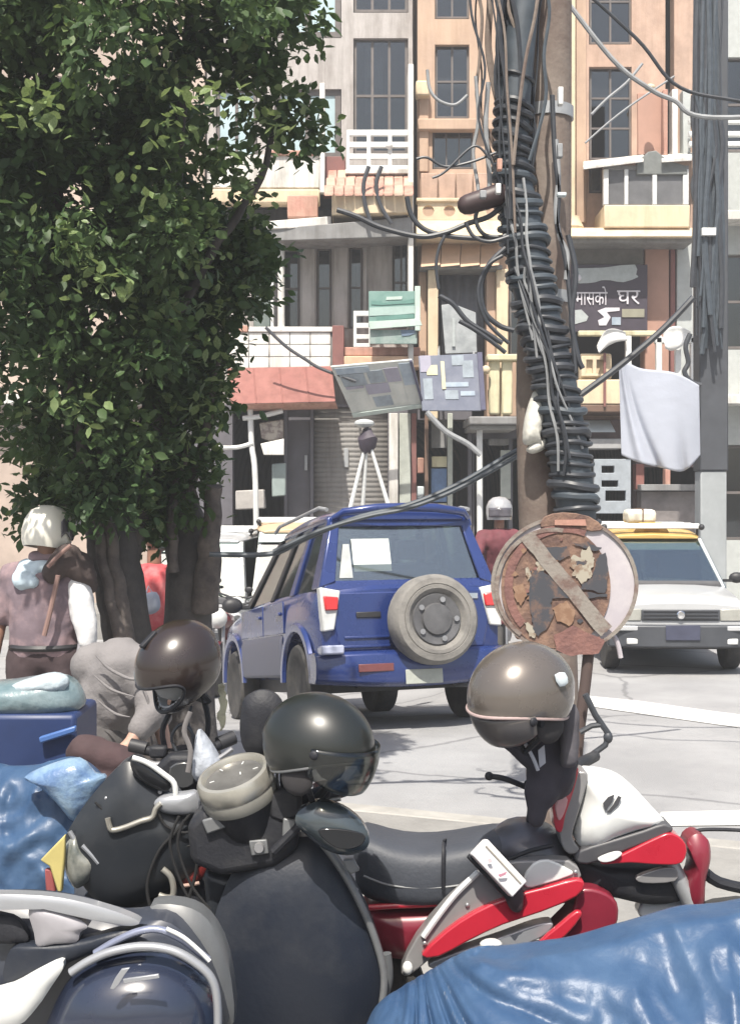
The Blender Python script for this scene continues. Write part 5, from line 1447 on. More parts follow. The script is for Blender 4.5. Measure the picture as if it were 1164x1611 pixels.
bx = thing("luggage_bundle", "pale cloth bundle lying on the roof rack of the yellow roofed taxi", "luggage", (3.15, 14.8, 1.5))
MB().box((3.12, 14.75, 1.56), (.32, .4, .17)).build("bundle", mat("pale_cream_cloth", (0.62, 0.6, 0.52), 0.9), bx, bevel=0.05)
MB().tube([(3.12, 14.55, 1.475), (3.12, 14.545, 1.65), (3.12, 14.95, 1.65), (3.12, 14.955, 1.475)], .008, 6).build("strap", M_wood, bx)
M_tan = mat("tan_roof_paint", (0.52, 0.38, 0.24), 0.5, var=0.15, scale=2)
van = small_car("van", "white van with tan roof and roof rack between the tree and the blue car", (-1.15, 19.0, gz(-1.2, 16.5)), R(180 + 6), M_wpaint, M_tan, tall=0.42, taxi=False)
van["category"] = "van"
pc = small_car("parked_car", "pale car with its bonnet showing beside the cut tree stub", (-2.0, 18.8, gz(-2, 16.5)), R(180 - 4), M_wpaint, M_wpaint, tall=0.30, taxi=False)
pc["category"] = "car"
# ================================================================== people
M_skin = mat("brown_skin", (0.26, 0.14, 0.095), 0.6, var=0.1, scale=9)
M_skinp = mat("pale_skin", (0.42, 0.26, 0.20), 0.6, var=0.08, scale=9)
M_hair = mat("black_hair", (0.018, 0.016, 0.016), 0.5, var=0.3, scale=20, bump=0.5, bscale=90)
FOLD = bpy.data.textures.new("cloth_folds", 'CLOUDS'); FOLD.noise_scale = 0.085; FOLD.noise_depth = 2
CLOTHES = ("shirt", "trousers", "jacket", "sleeve", "jacket_body", "bundle_cloth", "bag_body", "scarf", "neck_scarf", "jacket_sleeve")
def lumps(parent, name, m, caps, vox=0.014, balls=()):
    """one continuous surface grown from tapered limbs (world coordinates)"""
    mb = MB()
    for a, ra, b, rb in caps: mb.capsule(a, ra, b, rb, 12)
    for c, r in balls: mb.ball(c, r, 14)
    o = mb.build(name, m, parent, remesh=vox)
    if name in CLOTHES:
        k = o.modifiers.new("folds", 'DISPLACE'); k.texture = FOLD; k.strength = 0.02 if name in ("sleeve", "neck_scarf", "scarf", "jacket_sleeve") else 0.026; k.mid_level = 0.5; k.texture_coords = 'LOCAL'
        o["folds"] = 1
    return o
V = Vector
def head_geo(c, f, s=1.0):
    """balls and limbs of a head at centre c looking along f (unit, horizontal)"""
    f = V(f).normalized(); side = f.cross(V((0, 0, 1))).normalized(); u = V((0, 0, 1))
    balls = [(c + u * .02 * s, (.078 * s, .088 * s, .105 * s)), (c + f * .03 * s - u * .05 * s, (.058 * s, .062 * s, .065 * s))]
    caps = [(c + f * .085 * s + u * .01 * s, .010 * s, c + f * .102 * s - u * .022 * s, .015 * s)]
    for k in (-1, 1):
        balls.append((c + side * (.082 * s * k) - f * .005, (.014 * s, .022 * s, .032 * s)))
    return balls, caps
def hand(w, d, out, s=1.0, curl=0.5):
    """palm with five bent fingers from wrist w along d; out: thumb side"""
    d = V(d).normalized(); out = V(out).normalized(); n = d.cross(out).normalized()
    caps = [(w, .026 * s, w + d * .05 * s, .034 * s), (w + d * .04 * s - out * .02 * s, .02 * s, w + d * .08 * s - out * .022 * s, .017 * s), (w + d * .04 * s + out * .02 * s, .02 * s, w + d * .085 * s + out * .022 * s, .017 * s)]
    for k, L in zip((-.033, -.011, .011, .033), (.055, .07, .076, .068)):
        b = w + d * .085 * s + out * k * s
        m = b + (d * math.cos(curl) + n * math.sin(curl)) * L * .5 * s
        e = m + (d * math.cos(curl * 2) + n * math.sin(curl * 2)) * L * .5 * s
        caps += [(b, .0095 * s, m, .009 * s), (m, .009 * s, e, .0075 * s)]
    b = w + d * .03 * s + out * .03 * s
    m = b + (out * .8 + d * .5) * .035 * s; e = m + (d + out * .15 + n * .3) * .03 * s
    caps += [(b, .013 * s, m, .0105 * s), (m, .0105 * s, e, .008 * s)]
    return caps

# ---- standing person in white helmet (turned away, plaid shirt)
Y = 6.9
hc = P(76, 842, Y)
gx = hc.x - 0.02
per = thing("person", "person in a white helmet and dusty pink checked shirt standing beside the tree", "person", (gx, Y, PAVE))
sh_l, sh_r = V((gx - .17, Y + .03, 1.36)), V((gx + .185, Y - .02, 1.37))
hip = V((gx + .0, Y, .93))
f_ = V((0.75, -0.6, 0)).normalized()
b_, c_ = head_geo(hc, f_)
wr_r = P(131, 1085, Y - .05); el_r = P(138, 1000, Y - .08)
wr_l = V((gx - .28, Y - .02, .86)); el_l = V((gx - .26, Y + .05, 1.1))
foot = lambda x: [(V((x, Y + .01, PAVE + .09)), .045, V((x, Y, PAVE + .045)), .045), (V((x, Y, PAVE + .04)), .042, V((x + .08, Y - .16, PAVE + .035)), .035)]
caps = [(V((gx, Y, 1.38)), .055, hc - V((0, 0, .06)), .055), (sh_l, .07, sh_r, .07), (V((gx, Y, 1.30)), .115, V((gx, Y, 1.10)), .105), (V((gx, Y, 1.1)), .105, hip, .115),
        (sh_r, .058, el_r, .043), (el_r, .043, wr_r, .03), (sh_l, .058, el_l, .043), (el_l, .043, wr_l, .03)] + c_
for s in (-.09, .09):
    caps += [(hip + V((s, 0, 0)), .095, V((gx + s * 1.1, Y - .03, .55)), .065), (V((gx + s * 1.1, Y - .03, .55)), .062, V((gx + s * 1.15, Y + .01, PAVE + .1)), .042)] + foot(gx + s * 1.15)
caps += hand(wr_r, (.0, -.1, -1), (.3, -1, 0), .9) + hand(wr_l, (.0, -.1, -1), (.3, -1, 0), .9)
lumps(per, "body", M_skin, caps, .012, b_)
M_plaid = mat("dusty_pink_check", (0.27, 0.19, 0.20), 0.9, rgb2=(0.17, 0.13, 0.15), thr=(0.42, 0.58), scale=5, bump=0.25, bscale=14)
sh = lumps(per, "shirt", M_plaid, [(sh_l, .088, sh_r, .085), (V((gx - .07, Y, 1.30)), .125, V((gx - .06, Y, .95)), .125), (V((gx + .07, Y, 1.30)), .125, V((gx + .06, Y, .95)), .125), (V((gx, Y, 1.3)), .14, V((gx, Y, 1.02)), .14), (sh_l, .075, sh_l.lerp(el_l, .8), .07)], .016)
lumps(per, "sleeve", mat("white_sleeve_cloth", (0.62, 0.62, 0.63), 0.9, var=0.05, bump=0.2, bscale=20), [(sh_r + V((.01, -.02, -.03)), .068, sh_r.lerp(el_r, .6) + V((0, -.01, 0)), .068), (sh_r.lerp(el_r, .6) + V((0, -.01, 0)), .068, el_r + V((0, -.01, -.02)), .058)], .012)
lumps(per, "sleeve", mat("grey_lilac_cloth", (0.34, 0.33, 0.36), 0.9, var=0.08), [(el_r, .056, el_r.lerp(wr_r, .95), .042)], .012)
lumps(per, "shirt_collar", M_plaid, [(V((gx - .05, Y - .02, 1.47)), .035, V((gx + .06, Y - .03, 1.47)), .035)], .012)
MB().tube([V((gx + .19 * math.cos(a) * .92, Y + .135 * math.sin(a), .985)) for a in np.linspace(0, 2 * math.pi, 20, endpoint=False)], .018, 6, closed=True).build("belt", M_plast, per)
M_mar = mat("dark_maroon_cloth", (0.05, 0.033, 0.036), 0.9, var=0.2, scale=6, bump=0.2, bscale=20)
tr = [(hip + V((-.06, 0, .0)), .125, hip + V((.06, 0, .0)), .125)]
for s in (-.09, .09):
    tr += [(hip + V((s, 0, 0)), .115, V((gx + s * 1.1, Y - .03, .55)), .085), (V((gx + s * 1.1, Y - .03, .55)), .085, V((gx + s * 1.15, Y + .01, PAVE + .12)), .07)]
lumps(per, "trousers", M_mar, tr, .016)
# helmet, visor patch, collar, hood strap, worn by the person
hm = MB()
hm.lathe([(.001, .135), (.06, .125), (.105, .095), (.132, .04), (.138, -.02), (.132, -.07), (.12, -.10), (.112, -.098), (.122, -.06), (.126, 0), (.115, .06), (.08, .105), (.001, .12)], Matrix.Translation(hc + V((0, 0, .03))) @ Euler((R(-8), R(6), 0)).to_matrix().to_4x4(), 24)
hmo = hm.build("helmet", mat("white_helmet_shell", (0.74, 0.72, 0.64), 0.35, var=0.08, scale=3, coat=0.4), per)
vis = MB()
rows = []
for j in range(7):
    row = []
    for i in range(13):
        a = R(-8) + R(42) * i / 12 + math.atan2(f_.y, f_.x); h = .055 - .085 * j / 6 + .02 * math.sin(i * .5)
        row.append(hc + V((math.cos(a) * .143, math.sin(a) * .143, .02 + h)))
    rows.append(row)
vis.grid(rows).build("visor", mat("dark_visor", (0.09, 0.085, 0.10), 0.15, var=0.3, scale=12, coat=0.5), per, solid=.004)
lumps(per, "neck_scarf", mat("pale_blue_scarf", (0.47, 0.57, 0.64), 0.9, var=0.1, bump=0.2, bscale=20), [(P(44, 892, Y - .03), .05, P(36, 912, Y - .10), .06), (P(36, 912, Y - .10), .05, P(52, 916, Y - .13), .035), (P(96, 890, Y - .03), .04, P(60, 894, Y - .07), .045), (P(60, 894, Y - .07), .045, P(40, 896, Y - .05), .045)], .011)
bag = thing("shoulder_bag", "dark brown bag slung over the shoulder of the person in the white helmet", "bag", P(110, 900, Y - .1))
lumps(bag, "bag_body", mat("dark_brown_cloth", (0.062, 0.045, 0.042), 0.9, var=0.25, scale=6, bump=0.3, bscale=20), [(P(84, 900, Y - .12), .06, P(108, 874, Y - .1), .07), (P(108, 876, Y - .1), .07, P(134, 905, Y - .06), .065), (P(126, 890, Y - .05), .08, P(142, 925, Y - .02), .04)], .014)
ptube([(76, 892), (95, 872), (112, 858)], Y - .2, 3.5, 8, 4).build("strap", mat("rose_brown_strap", (0.24, 0.15, 0.13), 0.8), bag)
ptube([(92, 905), (80, 960), (70, 1000)], Y - .19, 4, 8, 4).build("strap", mat("rose_brown_strap", (0.24, 0.15, 0.13)), bag)
for k, (x, y, a, b) in enumerate(((98, 828, 106, 846), (108, 850, 116, 866))):
    pass

# ---- person in grey bending towards the scooters
Y = 6.0
hp = P(160, 1150, Y); shd = P(188, 1050, Y - .1); hd = P(262, 1070, Y - .2)
pg = thing("person", "person in grey clothes bending forward behind the black scooter", "person", (hp.x, Y, PAVE))
b_, c_ = head_geo(hd, (.8, -.3, 0))
kn1, kn2 = P(150, 1235, Y - .05), P(200, 1235, Y + .08)
an1, an2 = V((kn1.x - .03, Y + .05, PAVE + .09)), V((kn2.x - .02, Y + .12, PAVE + .09))
el = P(240, 1122, Y - .22); wr = P(205, 1168, Y - .3)
caps = [(hp, .14, hp.lerp(shd, .5), .13), (hp.lerp(shd, .5), .135, shd, .11), (shd, .06, hd, .06), (P(226, 1050, Y - .12), .055, el, .042), (P(146, 1046, Y - .05), .06, P(226, 1050, Y - .12), .06), (el, .042, wr, .03),
        (P(146, 1046, Y - .05) + V((0, .1, 0)), .055, P(250, 1130, Y + .1), .042), (P(250, 1130, Y + .1), .042, P(262, 1180, Y), .03),
        (hp + V((0, -.08, -.03)), .10, kn1, .07), (kn1, .066, an1, .042), (hp + V((0, .09, -.03)), .10, kn2, .07), (kn2, .066, an2, .042)] + c_
for a in (an1, an2):
    caps += [(a - V((.02, 0, .05)), .042, a + V((.15, -.06, -.055)), .033)]
caps += hand(wr, (-.6, -.3, -.6), (0, -1, .2), .95) + hand(P(262, 1180, Y), (.2, -.2, -1), (0, -1, 0), .95)
lumps(pg, "body", M_skinp, caps, .012, b_)
M_grey = mat("grey_shirt_cloth", (0.19, 0.18, 0.182), 0.95, var=.08, scale=4, bump=0.2, bscale=60)
lumps(pg, "shirt", M_grey, [(hp + V((-.01, 0, .0)), .15, hp.lerp(shd, .5), .165), (hp.lerp(shd, .5), .165, shd, .14), (P(146, 1046, Y - .05), .105, P(228, 1048, Y - .12), .10), (P(226, 1052, Y - .12), .082, el, .07), (el, .072, el.lerp(wr, .55), .06), (P(200, 1052, Y + .06), .08, P(250, 1130, Y + .1), .065)], .018)
trg = [(hp + V((0, -.05, -.02)), .155, hp + V((0, .06, -.02)), .155)]
for k, a, y in ((kn1, an1, -.08), (kn2, an2, .09)):
    trg += [(hp + V((0, y, -.03)), .125, k, .09), (k, .09, a, .07)]
for pts in ([(150, 1030), (172, 1052), (205, 1068), (226, 1066)], [(148, 1062), (176, 1085), (212, 1096)], [(152, 1100), (180, 1122), (205, 1128)], [(222, 1075), (232, 1098), (236, 1120)]):
    ptube([(a, b, 2.5 if 0 < i < len(pts) - 1 else .6, Y - .27) for i, (a, b) in enumerate(pts)], Y, 3, 8, 5).build("cloth_fold", M_grey, pg)
lumps(pg, "trousers", mat("grey_trouser_cloth", (0.09, 0.085, 0.085), 0.95, var=0.2, scale=5, bump=0.3, bscale=12), trg, .018)
MB().ball(hd + V((-.015, .01, .035)), (.088, .095, .095)).build("hair", M_hair, pg)
for a in (an1, an2):
    MB().capsule(a - V((.03, 0, .05)), .048, a + V((.15, -.06, -.05)), .04).build("shoe", M_plast, pg)

# ---- person in red between the trunks
Y = 9.3
hc = P(243, 838, Y)
pr = thing("person", "person in a red top standing beyond the two tree trunks", "person", (hc.x, Y, gz(hc.x, Y)))
zg = gz(hc.x, Y)
b_, c_ = head_geo(hc, (-.3, -.9, 0))
x = hc.x
caps = [(V((x, Y, hc.z - .22)), .055, hc - V((0, 0, .05)), .05), (V((x - .15, Y, 1.22)), .06, V((x + .15, Y, 1.22)), .06), (V((x, Y, 1.15)), .13, V((x, Y, .8)), .13)]
for s in (-.08, .08):
    caps += [(V((x + s, Y, .78)), .09, V((x + s, Y, .4)), .06), (V((x + s, Y, .4)), .06, V((x + s, Y, zg + .08)), .04), (V((x + s, Y, zg + .04)), .04, V((x + s, Y - .15, zg + .035)), .035)]
    k = 1 if s > 0 else -1
    caps += [(V((x + k * .17, Y, 1.22)), .05, V((x + k * .2, Y - .05, .98)), .04), (V((x + k * .2, Y - .05, .98)), .04, V((x + k * .17, Y - .16, .80)), .03)] + hand(V((x + k * .17, Y - .16, .80)), (0, -.5, -.8), (-k, 0, 0), .9)
lumps(pr, "body", M_skin, caps, .014, b_)
lumps(pr, "shirt", mat("red_cloth", (0.50, 0.075, 0.085), 0.9, rgb2=(0.62, 0.2, 0.2), thr=(.45, .65), scale=5), [(V((x - .15, Y, 1.22)), .078, V((x + .15, Y, 1.22)), .078), (V((x, Y, 1.17)), .15, V((x, Y, .86)), .155), (V((x + .17, Y, 1.22)), .07, V((x + .2, Y - .05, 1.0)), .06), (V((x - .17, Y, 1.22)), .07, V((x - .2, Y - .05, 1.0)), .06)], .018)
lumps(pr, "trousers", M_mar, [(V((x - .06, Y, .8)), .14, V((x + .06, Y, .8)), .14)] + [c for s in (-.08, .08) for c in ((V((x + s, Y, .78)), .11, V((x + s, Y, .4)), .08), (V((x + s, Y, .4)), .08, V((x + s, Y, zg + .1)), .06))], .018)
lumps(pr, "scarf", mat("teal_grey_scarf", (0.13, 0.19, 0.18), 0.9, var=0.2), [(hc + V((-.02, .02, .05)), .105, hc + V((.03, .03, -.06)), .09)], .016)
wb = thing("shopping_bag", "white carrier bag held by the person in the red top", "bag", P(232, 950, Y - .25))
puff([(222, 938), (246, 932), (252, 955), (240, 966), (220, 962)], Y - .25, .05, .04).build("bag_body", M_cloth, wb)
MB().tube([P(228, 940, Y - .25), P(234, 922, Y - .22), P(242, 936, Y - .25)], .006, 6).build("handle", M_cloth, wb)

# ---------------------------------------------------------------- small motorcycle under the far rider
def small_bike(name, label, loc, rotz, m_body, cat="motorcycle"):
    r = thing(name, label, cat, loc, (0, 0, rotz))
    L = dict(world=False)
    for y in (-.58, .62):
        wheel(r, (0, y, .29), .29, .10, rimr=.68)
    MB().tube([(0, -.58, .29), (0, -.2, .42), (0, .15, .45), (0, .42, .80)], .035, 8).build("frame", M_plast, r, **L)
    for s in (-1, 1):
        MB().tube([(s * .07, .62, .29), (s * .06, .50, .70), (s * .05, .44, .92)], .022, 8).build("fork", M_rim, r, **L)
    MB().loft([[(w * math.cos(a), y, z + h * math.sin(a)) for a in np.linspace(0, 2 * math.pi, 12, endpoint=False)] for y, w, z, h in ((-.75, .04, .74, .03), (-.5, .11, .72, .05), (-.1, .13, .74, .06), (.12, .08, .77, .04))]).build("seat", M_plast, r, **L)
    MB().loft([[(w * math.cos(a), y, z + h * math.sin(a)) for a in np.linspace(0, 2 * math.pi, 12, endpoint=False)] for y, w, z, h in ((.08, .07, .76, .06), (.22, .14, .80, .11), (.38, .13, .82, .10), (.46, .05, .82, .05))]).build("fuel_tank", m_body, r, **L)
    MB().box((0, .1, .42), (.22, .34, .26)).build("engine", M_rim, r, bevel=.03, **L)
    MB().loft([[(w * math.cos(a), y, z + h * math.sin(a)) for a in np.linspace(0, 2 * math.pi, 12, endpoint=False)] for y, w, z, h in ((-.72, .05, .64, .05), (-.45, .13, .62, .08), (-.15, .12, .62, .09))]).build("side_panel", m_body, r, **L)
    MB().tube([(-.34, .36, 1.02), (-.12, .44, .96), (.12, .44, .96), (.34, .36, 1.02)], .014, 8).build("handlebar", M_plast, r, **L)
    MB().ball((0, .56, .86), (.12, .10, .12)).build("headlight", M_lens, r, **L)
    MB().loft([[(.06 * math.cos(a), .62 + (.31 + .015 * k) * math.sin(t), .29 + (.31 + .015 * k) * math.cos(t)) for a, k in ((0, 0), (math.pi / 2, 1), (math.pi, 0))] for t in np.linspace(-1.0, .7, 9)], caps=False).build("front_fender", m_body, r, solid=.004, **L)
    for s in (-1, 1):
        mi = MB().ball((s * .32, .34, 1.16), (.05, .015, .035)).build("mirror", M_plast, r, **L)
        MB().tube([(s * .28, .38, 1.0), (s * .32, .35, 1.13)], .006, 6).build("mirror_stem", M_plast, mi, **L)
    return r
zb = gz(-1.66, 14.6)
small_bike("motorcycle", "dark parked motorcycle facing the camera in front of the pale car", (-1.66, 14.7, zb), R(176), mat("dark_red_paint", (0.12, 0.015, 0.02), 0.3, coat=0.5))
small_bike("motorcycle", "silver motorcycle parked between the pale car and the tan roofed van", (-1.52, 16.2, gz(-1.5, 16)), R(168), mat("silver_bike_paint", (0.4, 0.41, 0.42), 0.3, 0.3, coat=0.5))
Y = 13.6
hc = P(785, 806, Y)
bk = small_bike("motorcycle", "dark motorcycle ridden between the blue car and the taxi", (hc.x, Y - .2, 0), R(172), mat("dark_red_paint", (0.12, 0.015, 0.02), 0.3, coat=0.5))
rd = thing("person", "motorcycle rider in a silver helmet and maroon top beyond the blue car", "person", (hc.x, Y, .78))
x = hc.x
b_, c_ = head_geo(hc, (0, -1, 0))
caps = [(V((x, Y, 1.42)), .055, hc - V((0, 0, .05)), .055), (V((x - .17, Y, 1.36)), .065, V((x + .17, Y, 1.36)), .065), (V((x, Y, 1.3)), .14, V((x, Y + .12, .90)), .14)]
for s in (-1, 1):
    kn = V((x + s * .2, Y - .35, .78)); an = V((x + s * .17, Y - .15, .36))
    e = V((x + s * .27, Y - .25, 1.14)); w = V((x + s * .32, Y - .52, 1.05))
    caps += [(V((x + s * .1, Y + .1, .86)), .09, kn, .065), (kn, .06, an, .042), (an, .042, an + V((0, -.17, -.03)), .035), (V((x + s * .18, Y, 1.36)), .055, e, .042), (e, .042, w, .03)] + hand(w, (0, -1, -.1), (-s, 0, 0), .9, .9)
lumps(rd, "body", M_skin, caps, .014, b_)
lumps(rd, "jacket", mat("maroon_jacket", (0.13, 0.035, 0.045), 0.8, var=0.2), [(V((x - .17, Y, 1.36)), .085, V((x + .17, Y, 1.36)), .085), (V((x, Y, 1.3)), .165, V((x, Y + .1, .95)), .16)] + [c for s in (-1, 1) for c in ((V((x + s * .18, Y, 1.36)), .075, V((x + s * .27, Y - .25, 1.14)), .06), (V((x + s * .27, Y - .25, 1.14)), .06, V((x + s * .31, Y - .47, 1.07)), .045))], .018)
lumps(rd, "trousers", M_mar, [(V((x - .07, Y + .1, .88)), .13, V((x + .07, Y + .1, .88)), .13)] + [c for s in (-1, 1) for c in ((V((x + s * .1, Y + .1, .86)), .11, V((x + s * .2, Y - .35, .78)), .085), (V((x + s * .2, Y - .35, .78)), .08, V((x + s * .17, Y - .15, .42)), .06))], .018)
MB().lathe([(.001, .15), (.07, .138), (.115, .10), (.14, .04), (.142, -.03), (.13, -.10), (.118, -.10), (.126, -.03), (.125, .04), (.1, .09), (.001, .13)], Matrix.Translation(hc + V((0, 0, .02))), 22).build("helmet", mat("silver_helmet_shell", (0.42, 0.42, 0.43), 0.3, 0.3, coat=0.5), rd)
MB().grid([[hc + V((math.cos(a) * .147, math.sin(a) * .147, .05 - .1 * j / 4)) for a in np.linspace(R(-145), R(-35), 13)] for j in range(5)]).build("visor", mat("dark_visor", (0.09, 0.085, 0.10)), rd, solid=.004)
for k, (pp, lab) in enumerate((((800, 820, 9), "white round mirror beside the silver helmet"),)):
    pass
# ================================================================== foreground two-wheelers, helmets, tarpaulins
M_blk = mat("black_scooter_plastic", (0.019, 0.022, 0.027), 0.34, rgb2=(0.045, 0.047, 0.05), thr=(.5, .78), scale=4, coat=0.05, spec=.4)
M_blkm = mat("matt_black_plastic", (0.018, 0.019, 0.024), 0.55, rgb2=(0.045, 0.045, 0.047), thr=(.5, .75), scale=7, bump=.1, bscale=120, spec=.3)
M_blkb = mat("blue_black_panel", (0.014, 0.018, 0.028), 0.40, rgb2=(0.045, 0.047, 0.053), thr=(.48, .8), scale=3, coat=0.0, spec=.35, bump=.06, bscale=70)
M_gtrim = mat("grey_trim", (0.15, 0.155, 0.16), 0.45, 0.2, var=0.2, scale=9)
M_silver = mat("silver_paint", (0.30, 0.31, 0.33), 0.35, 0.35, var=0.1, scale=4, coat=0.4)
M_silverb = mat("silver_bezel", (0.40, 0.385, 0.34), 0.32, 0.6, var=0.18, scale=9)
M_vinyl = mat("dark_blue_grey_vinyl", (0.045, 0.05, 0.062), 0.55, var=0.18, scale=5, bump=0.08, bscale=90)
M_rpaint = mat("red_bike_paint", (0.42, 0.018, 0.035), 0.28, var=0.12, scale=4, coat=0.6)
M_rdark = mat("dark_red_paint2", (0.17, 0.014, 0.028), 0.35, var=0.2, scale=5, coat=0.4)
M_wfair = mat("white_fairing_paint", (0.62, 0.63, 0.62), 0.35, var=0.1, scale=3, coat=0.4)
M_gfair = mat("grey_fairing_paint", (0.24, 0.235, 0.235), 0.4, 0.2, var=0.12, scale=4, coat=0.3)
M_dgf = mat("dark_grey_fairing", (0.06, 0.06, 0.066), 0.45, var=0.2, scale=5)

def wheel_w(root, c, r, w, yaw=0.0):
    m = Matrix.Translation(c - V(root.location)) @ Matrix.Rotation(yaw, 4, 'Z') @ Matrix.Rotation(R(90), 4, 'X')
    return wheel(root, (0, 0, 0), r, w, axis_x=m) if False else _wheel_m(root, m, r, w)
def _wheel_m(root, m, r, w):
    k = r * .66
    t = MB().lathe([(k, -w * .42), (k * 1.1, -w * .5), (r * .93, -w * .5), (r, -w * .3), (r, w * .3), (r * .93, w * .5), (k * 1.1, w * .5), (k, w * .42)], m, 28).build("wheel", M_tyre, root, world=False)
    MB().lathe([(k, -w * .35), (k * .8, -w * .2), (.04, -w * .25), (.04, w * .25), (k * .8, w * .2), (k, w * .35)], m, 24).build("rim", M_rim, t, world=False)
    return t

# ---------------------------------------------------------------- red motorcycle
YM = 3.45
mc = thing("motorcycle", "red and white motorcycle with dark seat and a white box strapped beside its tank", "motorcycle", (P(820, 0, YM).x, YM, PAVE))
mp = lambda pts, Y, th, dm, nm, m, k=3, **kw: puff(pts, Y, th, dm, k).build(nm, m, mc, **kw)
wheel_w(mc, V((P(1165, 0, YM).x, YM + .02, PAVE + .29)), .29, .09)
wheel_w(mc, V((P(505, 0, YM).x, YM + .02, PAVE + .29)), .29, .11)
MB().tube([V((P(505, 0, YM).x, YM + .08, PAVE + .3)), P(620, 1480, YM + .06), P(800, 1420, YM + .05), P(960, 1390, YM + .04), P(1000, 1360, YM + .03)], .028, 10).build("frame", M_blkm, mc)
for d in (-.09, .11):
    MB().tube([V((P(1165, 0, YM).x, YM + d + .01, PAVE + .29)), P(1085, 1420, YM + d), P(1040, 1330, YM + d)], .022, 10).build("fork", M_galv, mc)
MB().loft([[P(x, y, YM + .05) + V((0, s * w, 0)) for s in (-1, 1) for y in ((1500, 1640) if s < 0 else (1640, 1500))] for x, w in ((760, .08), (800, .13), (900, .13), (930, .08))]).build("engine", M_rim, mc, bevel=.02)
# seat : lofted cushion with a raised rear and a dip
S = []
for px, top, bot, w in ((556, 1302, 1392, .07), (575, 1296, 1404, .115), (610, 1312, 1412, .13), (660, 1321, 1416, .135), (720, 1315, 1412, .13), (780, 1300, 1396, .115), (820, 1302, 1378, .095), (850, 1322, 1362, .05)):
    ring = []
    for a in np.linspace(0, 2 * math.pi, 20, endpoint=False):
        ca, sa = math.cos(a), math.sin(a)
        e = lambda v: math.copysign(abs(v) ** .55, v)
        ring.append(P(px, (top + bot) / 2 - (bot - top) / 2 * e(sa), YM + .02) + V((0, w * e(ca), 0)))
    S.append(ring)
MB().loft(S).build("seat", M_vinyl, mc, sub=1)
for d, yy in ((-.128, 0), (.13, 0)):
    ptube([(572, 1378), (610, 1392), (660, 1397), (720, 1393), (780, 1377), (828, 1358)], YM + .02 + d, 2.0, 6, 5).build("seat_piping", M_gtrim, mc)
ptube([(700, 1320, 3, YM + .02), (698, 1326, 3, YM - .09), (697, 1360, 3, YM - .122), (697, 1400, 3, YM - .118)], YM, 5, 8, 4, flat=.002).build("seat_strap", M_blkm, mc)
for x, y in ((668, 1484), (735, 1424), (862, 1400), (760, 1448), (905, 1372)):
    MB().ball(P(x, y, YM - (.166 if x != 735 else .163)), (.006, .004, .006)).build("bolt", M_rim, mc)
# tank
S = []
for px, top, bot, w in ((768, 1318, 1350, .05), (785, 1296, 1362, .10), (815, 1285, 1368, .125), (850, 1288, 1372, .125), (880, 1306, 1372, .10), (900, 1332, 1368, .05)):
    S.append([P(px, (top + bot) / 2 - (bot - top) / 2 * math.sin(a), YM) + V((0, w * math.cos(a), 0)) for a in np.linspace(0, 2 * math.pi, 18, endpoint=False)])
MB().loft(S).build("fuel_tank", mat("grey_sheen_tank", (0.085, 0.085, 0.10), 0.4, 0.2, var=0.15, coat=0.3), mc, sub=1)
ptube([(770, 1366), (800, 1352), (835, 1338), (870, 1330)], YM - .135, 3.5, 8, 5).build("tank_strap", M_blkm, mc)
# tail and flank panels
mp([(572, 1424), (600, 1420), (650, 1419), (700, 1415), (716, 1420), (704, 1442), (672, 1476), (640, 1492), (604, 1486), (578, 1462)], YM + .02, .16, .03, "tail_panel", M_rdark)
ptube([(580, 1428), (620, 1425), (670, 1423), (705, 1420)], YM - .085, 5, 10, 4).build("tail_edge", M_rpaint, mc)
fl = lambda pts, Y, th, nm, m, k=2, b=.008: slab(pts, Y, th, k).build(nm, m, mc, bevel=b, seg=3)
fl([(752, 1372), (790, 1354), (838, 1350), (892, 1350), (912, 1374), (880, 1392), (800, 1408), (735, 1450), (680, 1500), (648, 1526), (634, 1530), (632, 1516), (655, 1470), (700, 1416)], YM - .135, .05, "flank_panel", M_gfair)
fl([(822, 1382), (838, 1358), (862, 1352), (892, 1366), (900, 1376), (850, 1392), (828, 1396)], YM - .162, .012, "flank_insert", M_wfair)
ptube([(752, 1372), (718, 1405), (690, 1440), (666, 1474)], YM - .165, 5, 8, 4).build("edge_trim", M_wfair, mc)
fl([(662, 1500), (700, 1462), (745, 1432), (800, 1408), (860, 1392), (905, 1380), (918, 1388), (905, 1408), (850, 1432), (790, 1452), (735, 1478), (690, 1502)], YM - .165, .035, "flank_band", M_rpaint)
fl([(905, 1392), (938, 1392), (965, 1412), (962, 1450), (930, 1470), (885, 1478), (846, 1480), (870, 1452), (895, 1425)], YM - .10, .10, "shroud", M_rdark, 3)
fl([(846, 1482), (880, 1452), (905, 1432), (915, 1438), (890, 1470), (868, 1484)], YM - .17, .02, "shroud_rib", M_rpaint)
fl([(672, 1512), (720, 1492), (790, 1468), (840, 1450), (868, 1448), (850, 1470), (780, 1496), (700, 1520)], YM - .13, .05, "engine_cover", M_silver, 3)
MB().ball(P(772, 1486, YM - .17), (.03, .02, .016)).build("engine_boss", M_wfair, mc)
MB().ball(P(641, 1523, YM - .17), (.014, .014, .018)).build("bolt_cap", M_wfair, mc)
